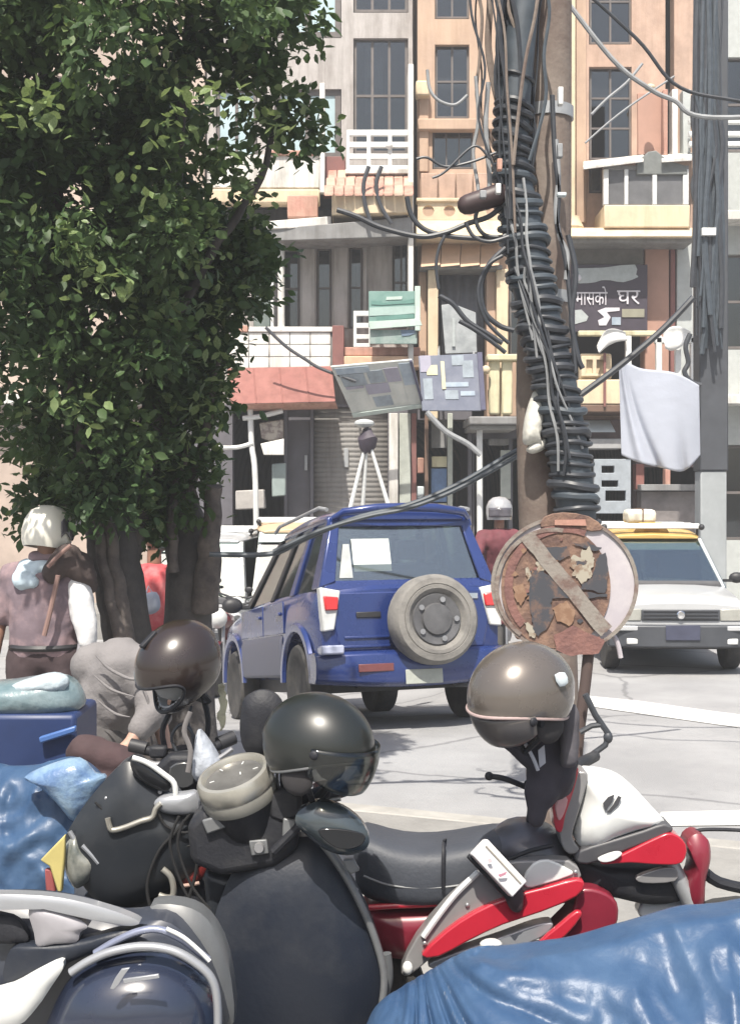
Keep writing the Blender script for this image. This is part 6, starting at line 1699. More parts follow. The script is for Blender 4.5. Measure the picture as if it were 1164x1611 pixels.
# front cowl
mp([(914, 1213), (945, 1213), (975, 1222), (1000, 1242), (1022, 1266), (1038, 1288), (1000, 1300), (960, 1314), (925, 1330), (906, 1322), (898, 1302), (906, 1270), (912, 1240)], YM - .05, .10, .05, "front_cowl", M_wfair)
fl([(900, 1212), (920, 1211), (914, 1245), (903, 1280), (896, 1310), (908, 1332), (890, 1336), (878, 1318), (876, 1278), (888, 1240)], YM - .08, .09, "cowl_side", M_gfair, 3)
fl([(872, 1232), (890, 1208), (906, 1204), (898, 1240), (886, 1275), (880, 1302), (870, 1298), (866, 1262)], YM - .10, .08, "cowl_edge", M_rpaint, 3)
fl([(873, 1266), (884, 1252), (892, 1258), (886, 1280), (878, 1290)], YM - .145, .012, "painted_edge_glint", mat("pale_pink_glint", (0.6, 0.3, 0.3), 0.3, coat=.5), 3, .003)  # pale piece painting a glint on the red cowl edge
fl([(906, 1330), (950, 1316), (1005, 1299), (1038, 1288), (1052, 1300), (1000, 1322), (950, 1342), (918, 1352), (900, 1346)], YM - .085, .10, "cowl_band", M_dgf, 2)
fl([(940, 1352), (975, 1336), (1020, 1314), (1050, 1304), (1072, 1322), (1066, 1350), (1030, 1353), (985, 1350)], YM - .10, .09, "front_fender", M_rpaint, 3)
fl([(940, 1350), (965, 1340), (978, 1342), (965, 1353), (948, 1356)], YM - .15, .012, "fender_tip", M_wfair, 3, .003)
mp([(896, 1340), (940, 1352), (1000, 1356), (1064, 1356), (1070, 1400), (1020, 1412), (965, 1402), (915, 1390), (890, 1368)], YM - .02, .12, .02, "inner_fairing", M_blkm)
fl([(1000, 1378), (1040, 1364), (1062, 1366), (1060, 1385), (1010, 1388)], YM - .11, .02, "painted_lower_glint", M_gfair, 3, .003)  # grey piece painting a glint low on the inner fairing
fl([(1005, 1412), (1070, 1400), (1072, 1440), (1010, 1448)], YM - .02, .06, "lower_cowl", M_wfair)
mp([(1074, 1322), (1090, 1306), (1108, 1316), (1112, 1345), (1104, 1380), (1100, 1424), (1080, 1428), (1074, 1390), (1084, 1356)], YM - .06, .07, .025, "fork_shroud", M_rdark)
ptube([(1092, 1308), (1110, 1305), (1160, 1306), (1230, 1312)], YM - .05, 3, 8, 3).build("brake_line", M_blkm, mc)
ptube([(1105, 1370), (1130, 1388), (1180, 1400)], YM - .05, 9, 8, 3).build("brake_hose", M_blkm, mc)
# little wing mark on the cowl
fl([(948, 1264), (956, 1254), (966, 1250), (962, 1262), (956, 1270), (952, 1276)], YM - .151, .004, "wing_mark", M_dgf, 1, 0)
fl([(964, 1266), (972, 1252), (977, 1254), (972, 1266), (960, 1278), (954, 1278)], YM - .151, .004, "wing_mark", M_dgf, 1, 0)
# handlebar and controls
ptube([(838, 1300), (845, 1245), (855, 1215), (868, 1200)], YM - .02, 12, 10, 4).build("steering_stem", M_blkm, mc)
ptube([(768, 1221), (790, 1224), (812, 1232), (836, 1242), (850, 1246)], YM - .16, 4.5, 10, 4).build("brake_lever", M_blkm, mc)
MB().ball(P(769, 1221, YM - .16), .0115).build("lever_end", M_blkm, mc)
ptube([(832, 1236, 10, YM - .18), (870, 1222, 11, YM - .05), (905, 1205, 10, YM + .1), (935, 1190, 9, YM + .32)], YM, 10, 10, 4).build("handlebar", M_blkm, mc)
MB().box(P(874, 1206, YM - .02), (.10, .08, .06)).build("instrument_housing", M_blkm, mc, bevel=.015)

bxm = thing("white_box", "small white box with a faint pinkish mark strapped beside the motorcycle tank", "box", P(782, 1366, YM - .2))
ang = math.atan2(60, 56)
ctr = P(783, 1365, YM - .215)
mrot = Matrix.Rotation(R(47), 4, 'Y') @ Matrix.Rotation(R(-16), 4, 'X')
def lbox(c, off, d, m, name, b=.004, par=bxm):
    return MB().box(c + mrot.to_3x3() @ V(off), d, mrot.to_3x3()).build(name, m, par, bevel=b)
lbox(ctr, (0, 0, 0), (.148, .035, .056), mat("white_box_card", (0.68, 0.66, 0.66), 0.5, var=0.04), "box_body")
lbox(ctr, (0, -.0185, .012), (.13, .003, .004), mat("grey_groove", (0.25, 0.23, 0.2), 0.7), "groove", 0)
lbox(ctr, (.005, .022, -.002), (.152, .016, .07), M_blkm, "black_tray")
slab([(783, 1376), (790, 1374), (797, 1371), (795, 1376), (786, 1380)], YM - .246, .003).build("mark", mat("rose_mark", (0.42, 0.2, 0.26), 0.6), bxm)
slab([(766, 1352), (772, 1350), (774, 1356), (769, 1358)], YM - .246, .003).build("mark", mat("rose_grey_mark", (0.55, 0.48, 0.5), 0.6), bxm)
puff([(795, 1404), (815, 1394), (822, 1402), (820, 1428), (808, 1432), (797, 1420)], YM - .18, .03, .01).build("holder", mat("dark_brown_holder", (0.05, 0.03, 0.035), 0.6), bxm)

# ---------------------------------------------------------------- helmets
def helmet(name, label, c, r, rot, shell, lining, full=False, visor=None, visor_kw=None, trim=None, strap=True, peak=False):
    """open-faced or full-face helmet: local +X looks forward, +Z up"""
    h = thing(name, label, "helmet", c, rot)
    NA, NP = (120, 64) if full else (48, 22)
    def pmax(a):
        f = (1 + math.cos(a)) / 2
        f = f * f * (3 - 2 * f)
        if full: return R(140) - R(8) * f
        return R(128) * (1 - f) + R(92) * f
    def pt(a, p, s):
        x = math.sin(p) * math.cos(a) * 1.12; y = math.sin(p) * math.sin(a) * .93; z = math.cos(p) * 1.0
        if p > math.pi / 2: z *= 0.95; x *= 1 + .04 * math.cos(a)
        if full and p > R(95): x *= 1.0 + 0.14 * max(0, math.cos(a)) * (p - R(95))
        return V((x, y, z)) * r * s
    def shellmesh(s, cut):
        mb = MB(); idx = {}
        for i in range(NA):
            a = 2 * math.pi * i / NA
            for j in range(NP + 1):
                p = max(.0001, pmax(a) * j / NP)
                idx[i, j] = len(mb.v); mb.v.append(pt(a, p, s))
        for i in range(NA):
            i2 = (i + 1) % NA
            am = 2 * math.pi * (i + .5) / NA
            am = (am + math.pi) % (2 * math.pi) - math.pi
            for j in range(NP):
                pm = pmax(am) * (j + .5) / NP
                if cut and full and abs(am) < R(62) * math.sqrt(max(0, 1 - ((pm - R(96)) / R(25)) ** 2)) : continue
                mb.f.append((idx[i, j], idx[i2, j], idx[i2, j + 1], idx[i, j + 1]))
        used = sorted({k for f in mb.f for k in f}); re = {o: n for n, o in enumerate(used)}
        mb.v = [mb.v[k] for k in used]; mb.f = [tuple(re[k] for k in f) for f in mb.f]
        return mb
    o = shellmesh(1.0, True).build("shell", shell, h, world=False, angle=60)
    k = o.modifiers.new("solid", 'SOLIDIFY'); k.thickness = r * .10; k.offset = -1 if False else 1
    k.offset = -1.0
    k = o.modifiers.new("bevel", 'BEVEL'); k.width = r * .02; k.segments = 2; k.limit_method = 'ANGLE'; k.angle_limit = R(40)
    shellmesh(.885, True).build("lining", lining, h, world=False, solid=.006, angle=80)
    # rim trim along the lower edge
    if trim is not None and not full:
        path = [pt(2 * math.pi * i / 64, pmax(2 * math.pi * i / 64), .985) for i in range(64)]
        MB().tube(path, r * .035, 8, closed=True).build("edge_trim", trim, h, world=False)
    if visor:
        kw = visor_kw or {}
        a0, p0, p1, s = kw.get("a", 78), kw.get("p0", 84), kw.get("p1", 128), kw.get("s", 1.07)
        rows = []
        for j in range(9):
            p = R(p0) + (R(p1) - R(p0)) * j / 8
            row = []
            for i in range(25):
                a = R(-a0) + R(2 * a0) * i / 24
                e = abs(i - 12) / 12
                pp = R(p0) + (p - R(p0)) * (1 - .45 * e ** 3)
                q = V((math.sin(pp) ** .6 * math.cos(a) * 1.14, math.sin(pp) ** .6 * math.sin(a) * .97, math.cos(pp))) * r * s
                row.append(q)
            rows.append(row)
        MB().grid(rows).build("visor", visor, h, world=False, solid=.003, angle=80)
        for sgn in (-1, 1):
            a = R(a0 * .96) * sgn
            q = V((math.cos(a) * 1.14, math.sin(a) * .97, math.cos(R(p0 + 6)))) * r * s
            MB().ball(q, (r * .09, r * .05, r * .09)).build("visor_pivot", M_blkm, h, world=False)
    if full:
        path = [pt(R(62) * math.cos(t), R(96) + R(25) * math.sin(t), .985) for t in np.linspace(0, 2 * math.pi, 60, endpoint=False)]
        MB().tube(path, r * .045, 8, closed=True).build("opening_trim", M_blkm, h, world=False)
        MB().ball((r * .05, 0, -r * .05), (r * .80, r * .66, r * .72)).build("face_pad", lining, h, world=False)
        MB().box(pt(0, R(8), 1.02), (r * .5, r * .16, r * .10)).build("crown_vent", M_blkm, h, world=False, bevel=r * .03)
    else:
        for sgn in (-1, 1):
            MB().ball(V((r * .0, sgn * r * .70, -r * .50)), (r * .34, r * .12, r * .34)).build("cheek_pad", lining, h, world=False)
    if peak:
        rows = [[pt(a, R(74) + R(10) * j / 4, 1.02 + .0 * j) + V((.012 * j * 1.0, 0, -.004 * j)) * (r / .14) for a in np.linspace(R(-60), R(60), 19)] for j in range(5)]
        MB().grid(rows).build("peak", shell, h, world=False, solid=.005, angle=80)
    if strap:
        q0 = pt(R(75), pmax(R(75)), .9); q1 = pt(R(-75), pmax(R(-75)), .9)
        MB().tube([q0, q0 * .8 + V((0, 0, -r * .5)), V((r * .1, 0, -r * 1.15)), q1 * .8 + V((0, 0, -r * .5)), q1], r * .07, 6).build("chin_strap", M_blkm, h, world=False)
    return h

M_lin = mat("dark_helmet_lining", (0.03, 0.028, 0.03), 0.95, var=0.2, scale=14)
M_lining_g = mat("pale_grey_lining", (0.36, 0.37, 0.39), 0.95, var=0.1, scale=10)
M_hbrown = mat("dark_brown_helmet_gloss", (0.026, 0.018, 0.016), 0.26, var=0.2, scale=4, coat=0.5)
M_hblack = mat("black_green_helmet_gloss", (0.014, 0.016, 0.015), 0.34, var=0.15, scale=4, coat=0.25)
M_hgrey = mat("bronze_grey_helmet_gloss", (0.125, 0.108, 0.095), 0.27, 0.3, var=0.1, scale=4, coat=0.7)
G_vis = glass("smoky_visor", (0.50, 0.50, 0.46), 0.04, 0.12)
# full-face dark brown helmet, face opening turned down and to the side
helmet("helmet", "dark brown glossy full-face helmet hanging with its face opening down", P(282, 1046, 3.75), .126, (R(0), R(42), R(217)), M_hbrown, M_lining_g, full=True, strap=True)
hb = helmet("helmet", "glossy black open-face helmet with a raised smoky visor on the black scooter", P(500, 1172, 3.05), .126, (R(0), R(9), R(-24)), M_hblack, M_lin, visor=G_vis, visor_kw=dict(a=74, p0=80, p1=130, s=1.06), trim=M_gtrim)
hg = helmet("helmet", "bronze grey open-face helmet hanging over the motorcycle handlebar", P(820, 1092, 3.12), .128, (R(-4), R(14), R(214)), M_hgrey, M_lin, visor=mat("grey_brown_visor", (0.10, 0.09, 0.085), 0.35, var=0.15, coat=0.3), visor_kw=dict(a=66, p0=96, p1=140, s=.97), trim=mat("rose_grey_trim", (0.34, 0.26, 0.25), 0.5), peak=False)
puff([(872, 1062), (888, 1058), (893, 1074), (880, 1080)], 3.03, .004, .004, 2).build("sticker", mat("pale_blue_sticker", (0.42, 0.47, 0.5), 0.4, var=.2), hg)
# dark jacket hanging below the bronze helmet
jk = thing("jacket", "dark folded jacket hanging from the handlebar under the bronze grey helmet", "jacket", P(866, 1210, 3.22))
lumps(jk, "jacket_body", mat("dark_plum_cloth", (0.04, 0.036, 0.046), 0.9, var=0.3, scale=7, bump=0.35, bscale=16),
      [(P(885, 1130, 3.22), .04, P(876, 1230, 3.26), .048), (P(850, 1150, 3.2), .04, P(852, 1250, 3.22), .038), (P(846, 1240, 3.21), .034, P(843, 1290, 3.21), .018), (P(880, 1200, 3.24), .045, P(862, 1240, 3.24), .04), (P(798, 1165, 3.15), .022, P(838, 1200, 3.18), .022)], .01)
lumps(jk, "jacket_sleeve", mat("grey_plum_cloth", (0.085, 0.08, 0.09), 0.9, var=0.2, scale=7, bump=0.3, bscale=16), [(P(893, 1120, 3.16), .024, P(895, 1195, 3.16), .026)], .01)
ptube([(826, 1170), (838, 1192), (846, 1212)], 3.13, 3, 8, 3).build("cord", mat("pale_grey_cord", (0.4, 0.4, 0.44), 0.7), jk)
slab([(846, 1180), (856, 1172), (858, 1200), (848, 1208)], 3.14, .004).build("tag", mat("pale_grey_cord", (0.4, 0.4, 0.44)), jk)

# ---------------------------------------------------------------- black scooter with round dial pod (nearest)
YA = 3.1
s1 = thing("scooter", "black scooter with a silver ringed round dial and a broad dark leg shield", "scooter", (P(450, 0, YA).x, YA + .1, PAVE))
ap = lambda pts, Y, th, dm, nm, m, k=3, **kw: puff(pts, Y, th, dm, k).build(nm, m, s1, **kw)
ap([(478, 1312), (506, 1318), (545, 1368), (574, 1420), (596, 1478), (607, 1530), (600, 1600), (560, 1680), (440, 1700), (360, 1680), (330, 1600), (326, 1510), (345, 1420), (380, 1350), (430, 1316)], YA + .05, .05, .07, "leg_shield", M_blkb)
ptube([(486, 1310), (508, 1328), (540, 1372), (570, 1428), (592, 1484), (604, 1535), (600, 1585), (588, 1640)], YA - .0, 6, 10, 5).build("shield_trim", M_gtrim, s1)
ptube([(607, 1500), (609, 1545), (590, 1600), (574, 1640)], YA + .05, 9, 10, 5).build("shield_edge", mat("grey_edge_panel", (0.10, 0.105, 0.11), 0.4), s1)
slab([(300, 1286), (326, 1262), (440, 1258), (474, 1282), (470, 1326), (436, 1352), (352, 1366), (306, 1346)], YA + .05, .15).build("headset", M_blkm, s1, bevel=.02, seg=3)
slab([(322, 1362), (356, 1370), (392, 1366), (398, 1420), (388, 1500), (350, 1500), (330, 1440)], YA + .09, .10).build("steering_column_cover", M_blk, s1, bevel=.02, seg=3)
slab([(318, 1290), (352, 1280), (360, 1300), (326, 1312)], YA - .035, .012).build("switch_block", M_gtrim, s1, bevel=.004)
slab([(446, 1286), (466, 1290), (462, 1318), (444, 1316)], YA - .035, .012).build("switch_block", M_gtrim, s1, bevel=.004)
# dial pod
axd = V((-0.26, -0.30, 0.92)).normalized()
pm = Matrix.Translation(P(370, 1226, YA)) @ axd.to_track_quat('Z', 'Y').to_matrix().to_4x4()
MB().lathe([(.055, -.17), (.075, -.13), (.086, -.06), (.0915, -.012), (.0915, .004)], pm, 40).build("dial_pod", M_blkm, s1)
bz = MB().lathe([(.0925, -.022), (.0955, -.014), (.0945, .008), (.088, .020), (.079, .022), (.071, .010), (.069, -.004)], pm, 48).build("dial_bezel", M_silverb, s1)
MB().lathe([(.001, .006), (.071, .006), (.071, .009), (.001, .009)], pm, 36).build("dial_face", mat("dial_grey", (0.085, 0.083, 0.08), 0.35, rgb2=(0.13, 0.127, 0.122), thr=(.4, .6), scale=12, coat=.6), bz)
MB().lathe([(.0915, -.055), (.094, -.045), (.094, -.026), (.0915, -.02)], pm, 40).build("pod_band", mat("grey_cream_band", (0.20, 0.195, 0.175), 0.5, var=0.2), s1)
# seams, screws, cables and switches
def seam(pts, Y, par, r=1.6, m=None, closed=False):
    return ptube(pts, Y, r, 6, 4, closed=closed).build("seam", m or M_blkm, par)
M_seam = mat("seam_black", (0.008, 0.008, 0.009), 0.8, var=.1)
slab([(392, 1322), (420, 1320), (424, 1342), (396, 1346)], YA - .03, .012).build("ignition_cover", M_gtrim, s1, bevel=.003)
MB().lathe([(.001, .01), (.011, .01), (.013, .004), (.013, 0)], Matrix.Translation(P(408, 1333, YA - .036)) @ Matrix.Rotation(R(90), 4, 'X'), 16).build("key_barrel", M_rim, s1)
for x, y in ((332, 1338), (446, 1334), (560, 1400), (585, 1470)):
    MB().ball(P(x, y, YA - (.0 if x < 460 else -.03)), (.006, .005, .006)).build("screw", M_rim, s1)
for pts, rr in (([(290, 1290), (280, 1330), (300, 1390), (330, 1430)], 2.4), ([(282, 1284), (268, 1330), (290, 1400), (322, 1450)], 2.4)):
    ptube(pts, YA - .03, rr, 8, 5).build("control_cable", M_seam, s1)
for k, (a, b) in enumerate(((40, 3), (100, 2), (160, 2), (215, 3), (270, 2))):
    t = R(a + 10); c, q = math.cos(t) * .055, math.sin(t) * .055
    MB().box((0, 0, 0), (.012, .0025, .002), Matrix.Rotation(t, 3, 'Z')).build("dial_tick", M_wfair, bz, world=False)
    o = bz.children[-1]; o.matrix_local = root_mat(s1).inverted() @ pm @ Matrix.Translation((c, q, .0105))
MB().box((0, 0, 0), (.05, .003, .002)).build("dial_needle", M_red, bz, world=False)
bz.children[-1].matrix_local = root_mat(s1).inverted() @ pm @ Matrix.Translation((.012, .012, .0115)) @ Matrix.Rotation(R(38), 4, 'Z')
# mirror on the other side, stalk, small controls
ap([(466, 1280), (482, 1266), (505, 1258), (540, 1268), (568, 1290), (581, 1316), (574, 1334), (546, 1343), (512, 1334), (484, 1312), (468, 1298)], YA - .08, .03, .03, "mirror_housing", mat("teal_black_gloss", (0.035, 0.045, 0.052), 0.2, var=0.3, scale=6, coat=0.8))
slab([(500, 1306), (535, 1304), (572, 1312), (570, 1328), (548, 1336), (522, 1330)], YA - .135, .006, 3).build("mirror_glass", mat("dark_mirror_glass", (0.03, 0.032, 0.036), 0.1, 0.6), s1, bevel=.002)
ptube([(470, 1300), (450, 1320), (430, 1340)], YA - .04, 7, 8, 3).build("mirror_stalk", M_blkm, s1)
ap([(484, 1262), (505, 1240), (525, 1222), (520, 1250), (505, 1262)], YA + .05, .03, .012, "brake_reservoir", M_blkm)
slab([(492, 1234), (504, 1228), (522, 1228), (526, 1240), (520, 1252), (500, 1248)], YA + .12, .01, 2).build("sticker", mat("pale_pink_sticker", (0.55, 0.42, 0.40), 0.6, rgb2=(0.5, 0.22, 0.2), thr=(.5, .6), scale=20), s1)
slab([(540, 1352), (556, 1350), (566, 1368), (552, 1374), (544, 1366)], YA - .02, .02).build("bracket_plate", M_gtrim, s1, bevel=.003)
ptube([(440, 1276, 13, YA + .04), (470, 1262, 13, YA + .05), (506, 1250, 14, YA + .08), (540, 1240, 14, YA + .12)], YA, 13, 12, 4).build("handlebar_grip", M_blkm, s1)
slab([(424, 1244), (452, 1236), (474, 1246), (476, 1280), (446, 1292), (424, 1282)], YA + .0, .06).build("switch_housing", M_blkm, s1, bevel=.01)
ptube([(458, 1266), (446, 1230), (452, 1196), (470, 1160)], YA + .03, 6, 10, 4).build("mirror_stem", M_blkm, s1)
ptube([(476, 1270), (506, 1262), (536, 1256)], YA - .05, 4, 8, 4).build("brake_lever", M_rim, s1)
ptube([(430, 1256), (418, 1200), (430, 1160), (448, 1140)], YA + .06, 2.6, 8, 4).build("control_cable", M_cab, s1)
ptube([(440, 1250), (436, 1215), (446, 1185), (470, 1172)], YA + .0, 2.4, 8, 4).build("control_cable", M_cab, s1)
# round mirror sticking up behind
ap([(380, 1120), (385, 1098), (408, 1085), (432, 1090), (446, 1110), (446, 1150), (432, 1185), (404, 1196), (384, 1176), (378, 1146)], YA + .18, .02, .025, "mirror_housing", M_blkm)
ptube([(412, 1190), (418, 1225), (430, 1260)], YA + .16, 6, 8, 3).build("mirror_stalk", M_blkm, s1)
MB().box(V((P(450, 0, YA).x, YA + .55, .62)), (.36, .8, .16)).build("seat", M_vinyl, s1, bevel=.06)
MB().box(V((P(450, 0, YA).x, YA + .6, .42)), (.38, .9, .3)).build("rear_body", M_blkb, s1, bevel=.1)
MB().box(V((P(450, 0, YA).x, YA + .18, .30)), (.36, .5, .08)).build("floor_board", M_blkm, s1, bevel=.02)
for d in (.28, 1.05):
    w = MB().lathe([(.15, -.045), (.2, -.05), (.225, -.03), (.225, .03), (.2, .05), (.15, .045)], Matrix.Translation((0, d, .225)) @ Matrix.Rotation(R(90), 4, 'Y'), 28).build("wheel", M_tyre, s1, world=False)
    MB().lathe([(.15, -.03), (.10, -.02), (.03, -.03), (.03, .03), (.10, .02), (.15, .03)], Matrix.Translation((0, d, .225)) @ Matrix.Rotation(R(90), 4, 'Y'), 24).build("rim", M_rim, w, world=False)

# ---------------------------------------------------------------- black scooter with slanted nose and chrome lever
YN = 3.4
s2 = thing("scooter", "black scooter with slanted nose cowl, chrome brake lever and smoky indicator", "scooter", (P(220, 0, YN).x, YN + .1, PAVE))
np_ = lambda pts, Y, th, dm, nm, m, k=3, **kw: puff(pts, Y, th, dm, k).build(nm, m, s2, **kw)
np_([(205, 1192), (240, 1210), (272, 1238), (292, 1262), (330, 1282), (332, 1330), (300, 1370), (250, 1400), (190, 1420), (150, 1400), (118, 1350), (108, 1318), (126, 1280), (160, 1234)], YN, .10, .05, "nose_cowl", M_blk)
ptube([(150, 1262), (190, 1300), (230, 1322), (290, 1332), (326, 1318)], YN - .082, 1.8, 6, 5).build("cowl_seam", mat("seam_black", (0.008, 0.008, 0.009)), s2)
np_([(186, 1352), (214, 1344), (250, 1342), (262, 1352), (240, 1372), (204, 1380), (184, 1370)], YN - .07, .012, .012, "cowl_insert", M_blkb)
for x, y in ((140, 1300), (296, 1300), (252, 1246), (168, 1256)):
    MB().ball(P(x, y, YN - .075), (.006, .005, .006)).build("screw", M_rim, s2)
for pts, rr in (([(300, 1280), (276, 1310), (250, 1340), (232, 1392), (240, 1440)], 2.6), ([(312, 1280), (300, 1320), (310, 1360), (296, 1420)], 2.6), ([(250, 1280), (262, 1300), (292, 1310), (318, 1300)], 2.2)):
    ptube(pts, YN - .10, rr, 8, 5).build("control_cable", M_seam, s2)
np_([(160, 1380), (240, 1372), (300, 1350), (335, 1400), (330, 1480), (280, 1560), (180, 1600), (120, 1560), (110, 1460)], YN + .06, .12, .04, "front_apron", M_blkm)
np_([(206, 1196), (224, 1196), (250, 1212), (270, 1232), (262, 1244), (236, 1236), (214, 1220)], YN - .08, .014, .008, "cowl_mirror", mat("dark_mirror_glass", (0.03, 0.032, 0.036)))
ptube([(209, 1192), (232, 1200), (258, 1218), (274, 1232), (277, 1252)], YN - .095, 4.5, 10, 4).build("mirror_trim", M_wfair, s2)
ptube([(170, 1287), (173, 1300), (178, 1306), (196, 1302), (222, 1292), (240, 1286), (246, 1272), (254, 1264)], YN - .105, 4.6, 10, 4).build("brake_lever", M_silverb, s2)
np_([(244, 1262), (258, 1250), (290, 1246), (310, 1246), (312, 1276), (285, 1280), (258, 1276)], YN - .08, .03, .015, "lever_perch", M_silver)
np_([(166, 1334), (190, 1330), (204, 1334), (196, 1342), (176, 1344)], YN - .075, .01, .004, "cowl_highlight", M_gtrim)  # thin grey piece painting a highlight stripe on the nose cowl
np_([(106, 1326), (122, 1312), (134, 1330), (155, 1354), (146, 1378), (126, 1394), (112, 1384), (102, 1352)], YN - .05, .04, .025, "indicator_lens", mat("smoky_lens", (0.28, 0.28, 0.25), 0.25, rgb2=(0.10, 0.11, 0.10), thr=(.4, .65), scale=11, coat=0.8))
ptube([(110, 1308), (118, 1322), (122, 1332)], YN - .07, 4, 8, 3).build("lens_trim", M_silver, s2)
ptube([(130, 1330), (142, 1342), (156, 1358)], YN - .085, 4, 8, 3).build("lens_trim", M_silver, s2)
ptube([(256, 1367), (268, 1378), (273, 1394), (272, 1410), (262, 1412), (250, 1408)], YN - .09, 5, 10, 4).build("chrome_horn_ring", M_silverb, s2)
np_([(280, 1356), (312, 1348), (328, 1352), (322, 1376), (300, 1392), (284, 1386)], YN - .02, .03, .012, "reflector", mat("deep_red_lens", (0.16, 0.02, 0.018), 0.35, coat=0.3))
ptube([(286, 1394), (300, 1392), (314, 1389)], YN - .06, 3, 8, 3).build("reflector_trim", mat("tan_trim", (0.35, 0.24, 0.2), 0.5), s2)
ptube([(150, 1260, 9, YN + .1), (230, 1262, 10, YN), (300, 1262, 12, YN - .02), (350, 1280, 12, YN + .05)], YN, 10, 10, 4).build("handlebar", M_blkm, s2)
MB().box(V((P(220, 0, YN).x - .1, YN + .75, .6)), (.34, .8, .18)).build("seat", M_vinyl, s2, bevel=.06)
MB().box(V((P(220, 0, YN).x - .1, YN + .7, .40)), (.36, .9, .28)).build("rear_body", M_blkb, s2, bevel=.1)
for d in (-.1, .95):
    w = MB().lathe([(.15, -.045), (.2, -.05), (.225, -.03), (.225, .03), (.2, .05), (.15, .045)], Matrix.Translation((-.08, d, .225)) @ Matrix.Rotation(R(90), 4, 'Y'), 28).build("wheel", M_tyre, s2, world=False)
    MB().lathe([(.15, -.03), (.10, -.02), (.03, -.03), (.03, .03), (.10, .02), (.15, .03)], Matrix.Translation((-.08, d, .225)) @ Matrix.Rotation(R(90), 4, 'Y'), 24).build("rim", M_rim, w, world=False)
MB().tube([V((P(220, 0, YN).x - .08, YN, .34)), P(200, 1500, YN + .05)], .03, 10).build("fork", M_galv, s2)
# cloths and packets stuffed around
tag(ptube([(300, 1120), (290, 1150), (300, 1180), (296, 1215)], 3.64, 4, 8, 4, flat=.003).build("webbing_strap", mat("grey_webbing", (0.16, 0.15, 0.15), .8), None), "grey webbing strap dangling below the dark brown helmet", "strap")
cl = thing("plastic_bag", "crumpled pale grey plastic bag under the dark brown helmet", "bag", P(328, 1190, 3.7))
puff([(312, 1148), (326, 1160), (345, 1190), (352, 1212), (336, 1228), (316, 1232), (302, 1218), (306, 1180)], 3.72, .03, .05).build("bag_body", mat("pale_grey_plastic", (0.40, 0.43, 0.48), 0.4, var=0.2, scale=9, bump=0.5, bscale=22), cl)
YQ = 3.78
s4 = thing("scooter", "dark scooter mostly hidden, its bare handlebar and mirror stems under the dark brown helmet", "scooter", (P(285, 0, YQ).x, YQ + .1, PAVE))
slab([(248, 1200), (272, 1178), (312, 1178), (332, 1206), (326, 1262), (300, 1290), (262, 1282), (246, 1244)], YQ, .16).build("headlamp_cowl", M_blkm, s4, bevel=.018, seg=3)
slab([(268, 1206), (290, 1198), (310, 1206), (306, 1232), (288, 1240), (270, 1230)], YQ - .085, .02, 2).build("headlamp", mat("dark_lamp_glass", (0.05, 0.052, 0.055), 0.2, coat=.6), s4, bevel=.004)
ptube([(214, 1176, 8, YQ + .02), (250, 1184, 8, YQ), (290, 1186, 9, YQ - .02), (330, 1178, 8, YQ), (362, 1164, 8, YQ + .04)], YQ, 8, 10, 4).build("handlebar", M_blkm, s4)
ptube([(206, 1172, 11, YQ + .02), (232, 1178, 11, YQ + .01)], YQ, 11, 12, 2).build("grip", M_plast, s4)
ptube([(344, 1170, 11, YQ + .02), (368, 1160, 11, YQ + .05)], YQ, 11, 12, 2).build("grip", M_plast, s4)
ptube([(216, 1190), (244, 1202), (266, 1198)], YQ - .06, 4, 8, 4).build("brake_lever", M_rim, s4)
ptube([(366, 1178), (342, 1194), (322, 1194)], YQ - .06, 4, 8, 4).build("brake_lever", M_rim, s4)
ptube([(262, 1186), (256, 1150), (268, 1120), (280, 1090)], YQ + .01, 4.5, 8, 4).build("mirror_stem", M_blkm, s4)
ptube([(322, 1180), (328, 1140), (322, 1105), (308, 1070)], YQ + .02, 4.5, 8, 4).build("mirror_stem", M_blkm, s4)
ptube([(300, 1182), (304, 1160), (296, 1135), (302, 1110)], YQ - .03, 2.6, 8, 4).build("control_cable", M_cab, s4)
ptube([(278, 1182), (270, 1160), (284, 1140), (300, 1150), (316, 1178)], YQ - .04, 2.4, 8, 4).build("control_cable", M_cab, s4)
MB().box(P(250, 1182, YQ - .03), (.05, .04, .035)).build("switch_block", M_blkm, s4, bevel=.008)
MB().box(P(326, 1178, YQ - .03), (.05, .04, .035)).build("switch_block", M_blkm, s4, bevel=.008)
MB().box(V((P(285, 0, YQ).x, YQ + .1, .62)), (.34, .14, .55)).build("front_apron", M_blkb, s4, bevel=.05)
MB().box(V((P(285, 0, YQ).x, YQ + .75, .55)), (.32, .8, .3)).build("rear_body", M_blkb, s4, bevel=.1)
for d in (.0, 1.1):
    w = MB().lathe([(.15, -.045), (.2, -.05), (.225, -.03), (.225, .03), (.2, .05), (.15, .045)], Matrix.Translation((0, d, .225)) @ Matrix.Rotation(R(90), 4, 'Y'), 28).build("wheel", M_tyre, s4, world=False)
    MB().lathe([(.15, -.03), (.10, -.02), (.03, -.03), (.03, .03), (.10, .02), (.15, .03)], Matrix.Translation((0, d, .225)) @ Matrix.Rotation(R(90), 4, 'Y'), 24).build("rim", M_rim, w, world=False)
pk = thing("packet", "yellow and red packet tucked at the nose of the black scooter", "packet", P(84, 1360, 3.3))
slab([(65, 1352), (104, 1312), (103, 1350), (99, 1402), (92, 1402), (80, 1362)], 3.3, .02).build("yellow_panel", mat("dull_yellow_card", (0.45, 0.38, 0.14), 0.6, var=0.15), pk, bevel=.004)
slab([(72, 1366), (82, 1366), (90, 1402), (74, 1402)], 3.31, .02).build("red_panel", mat("dull_red_card", (0.24, 0.06, 0.06), 0.6, var=0.15), pk, bevel=.004)
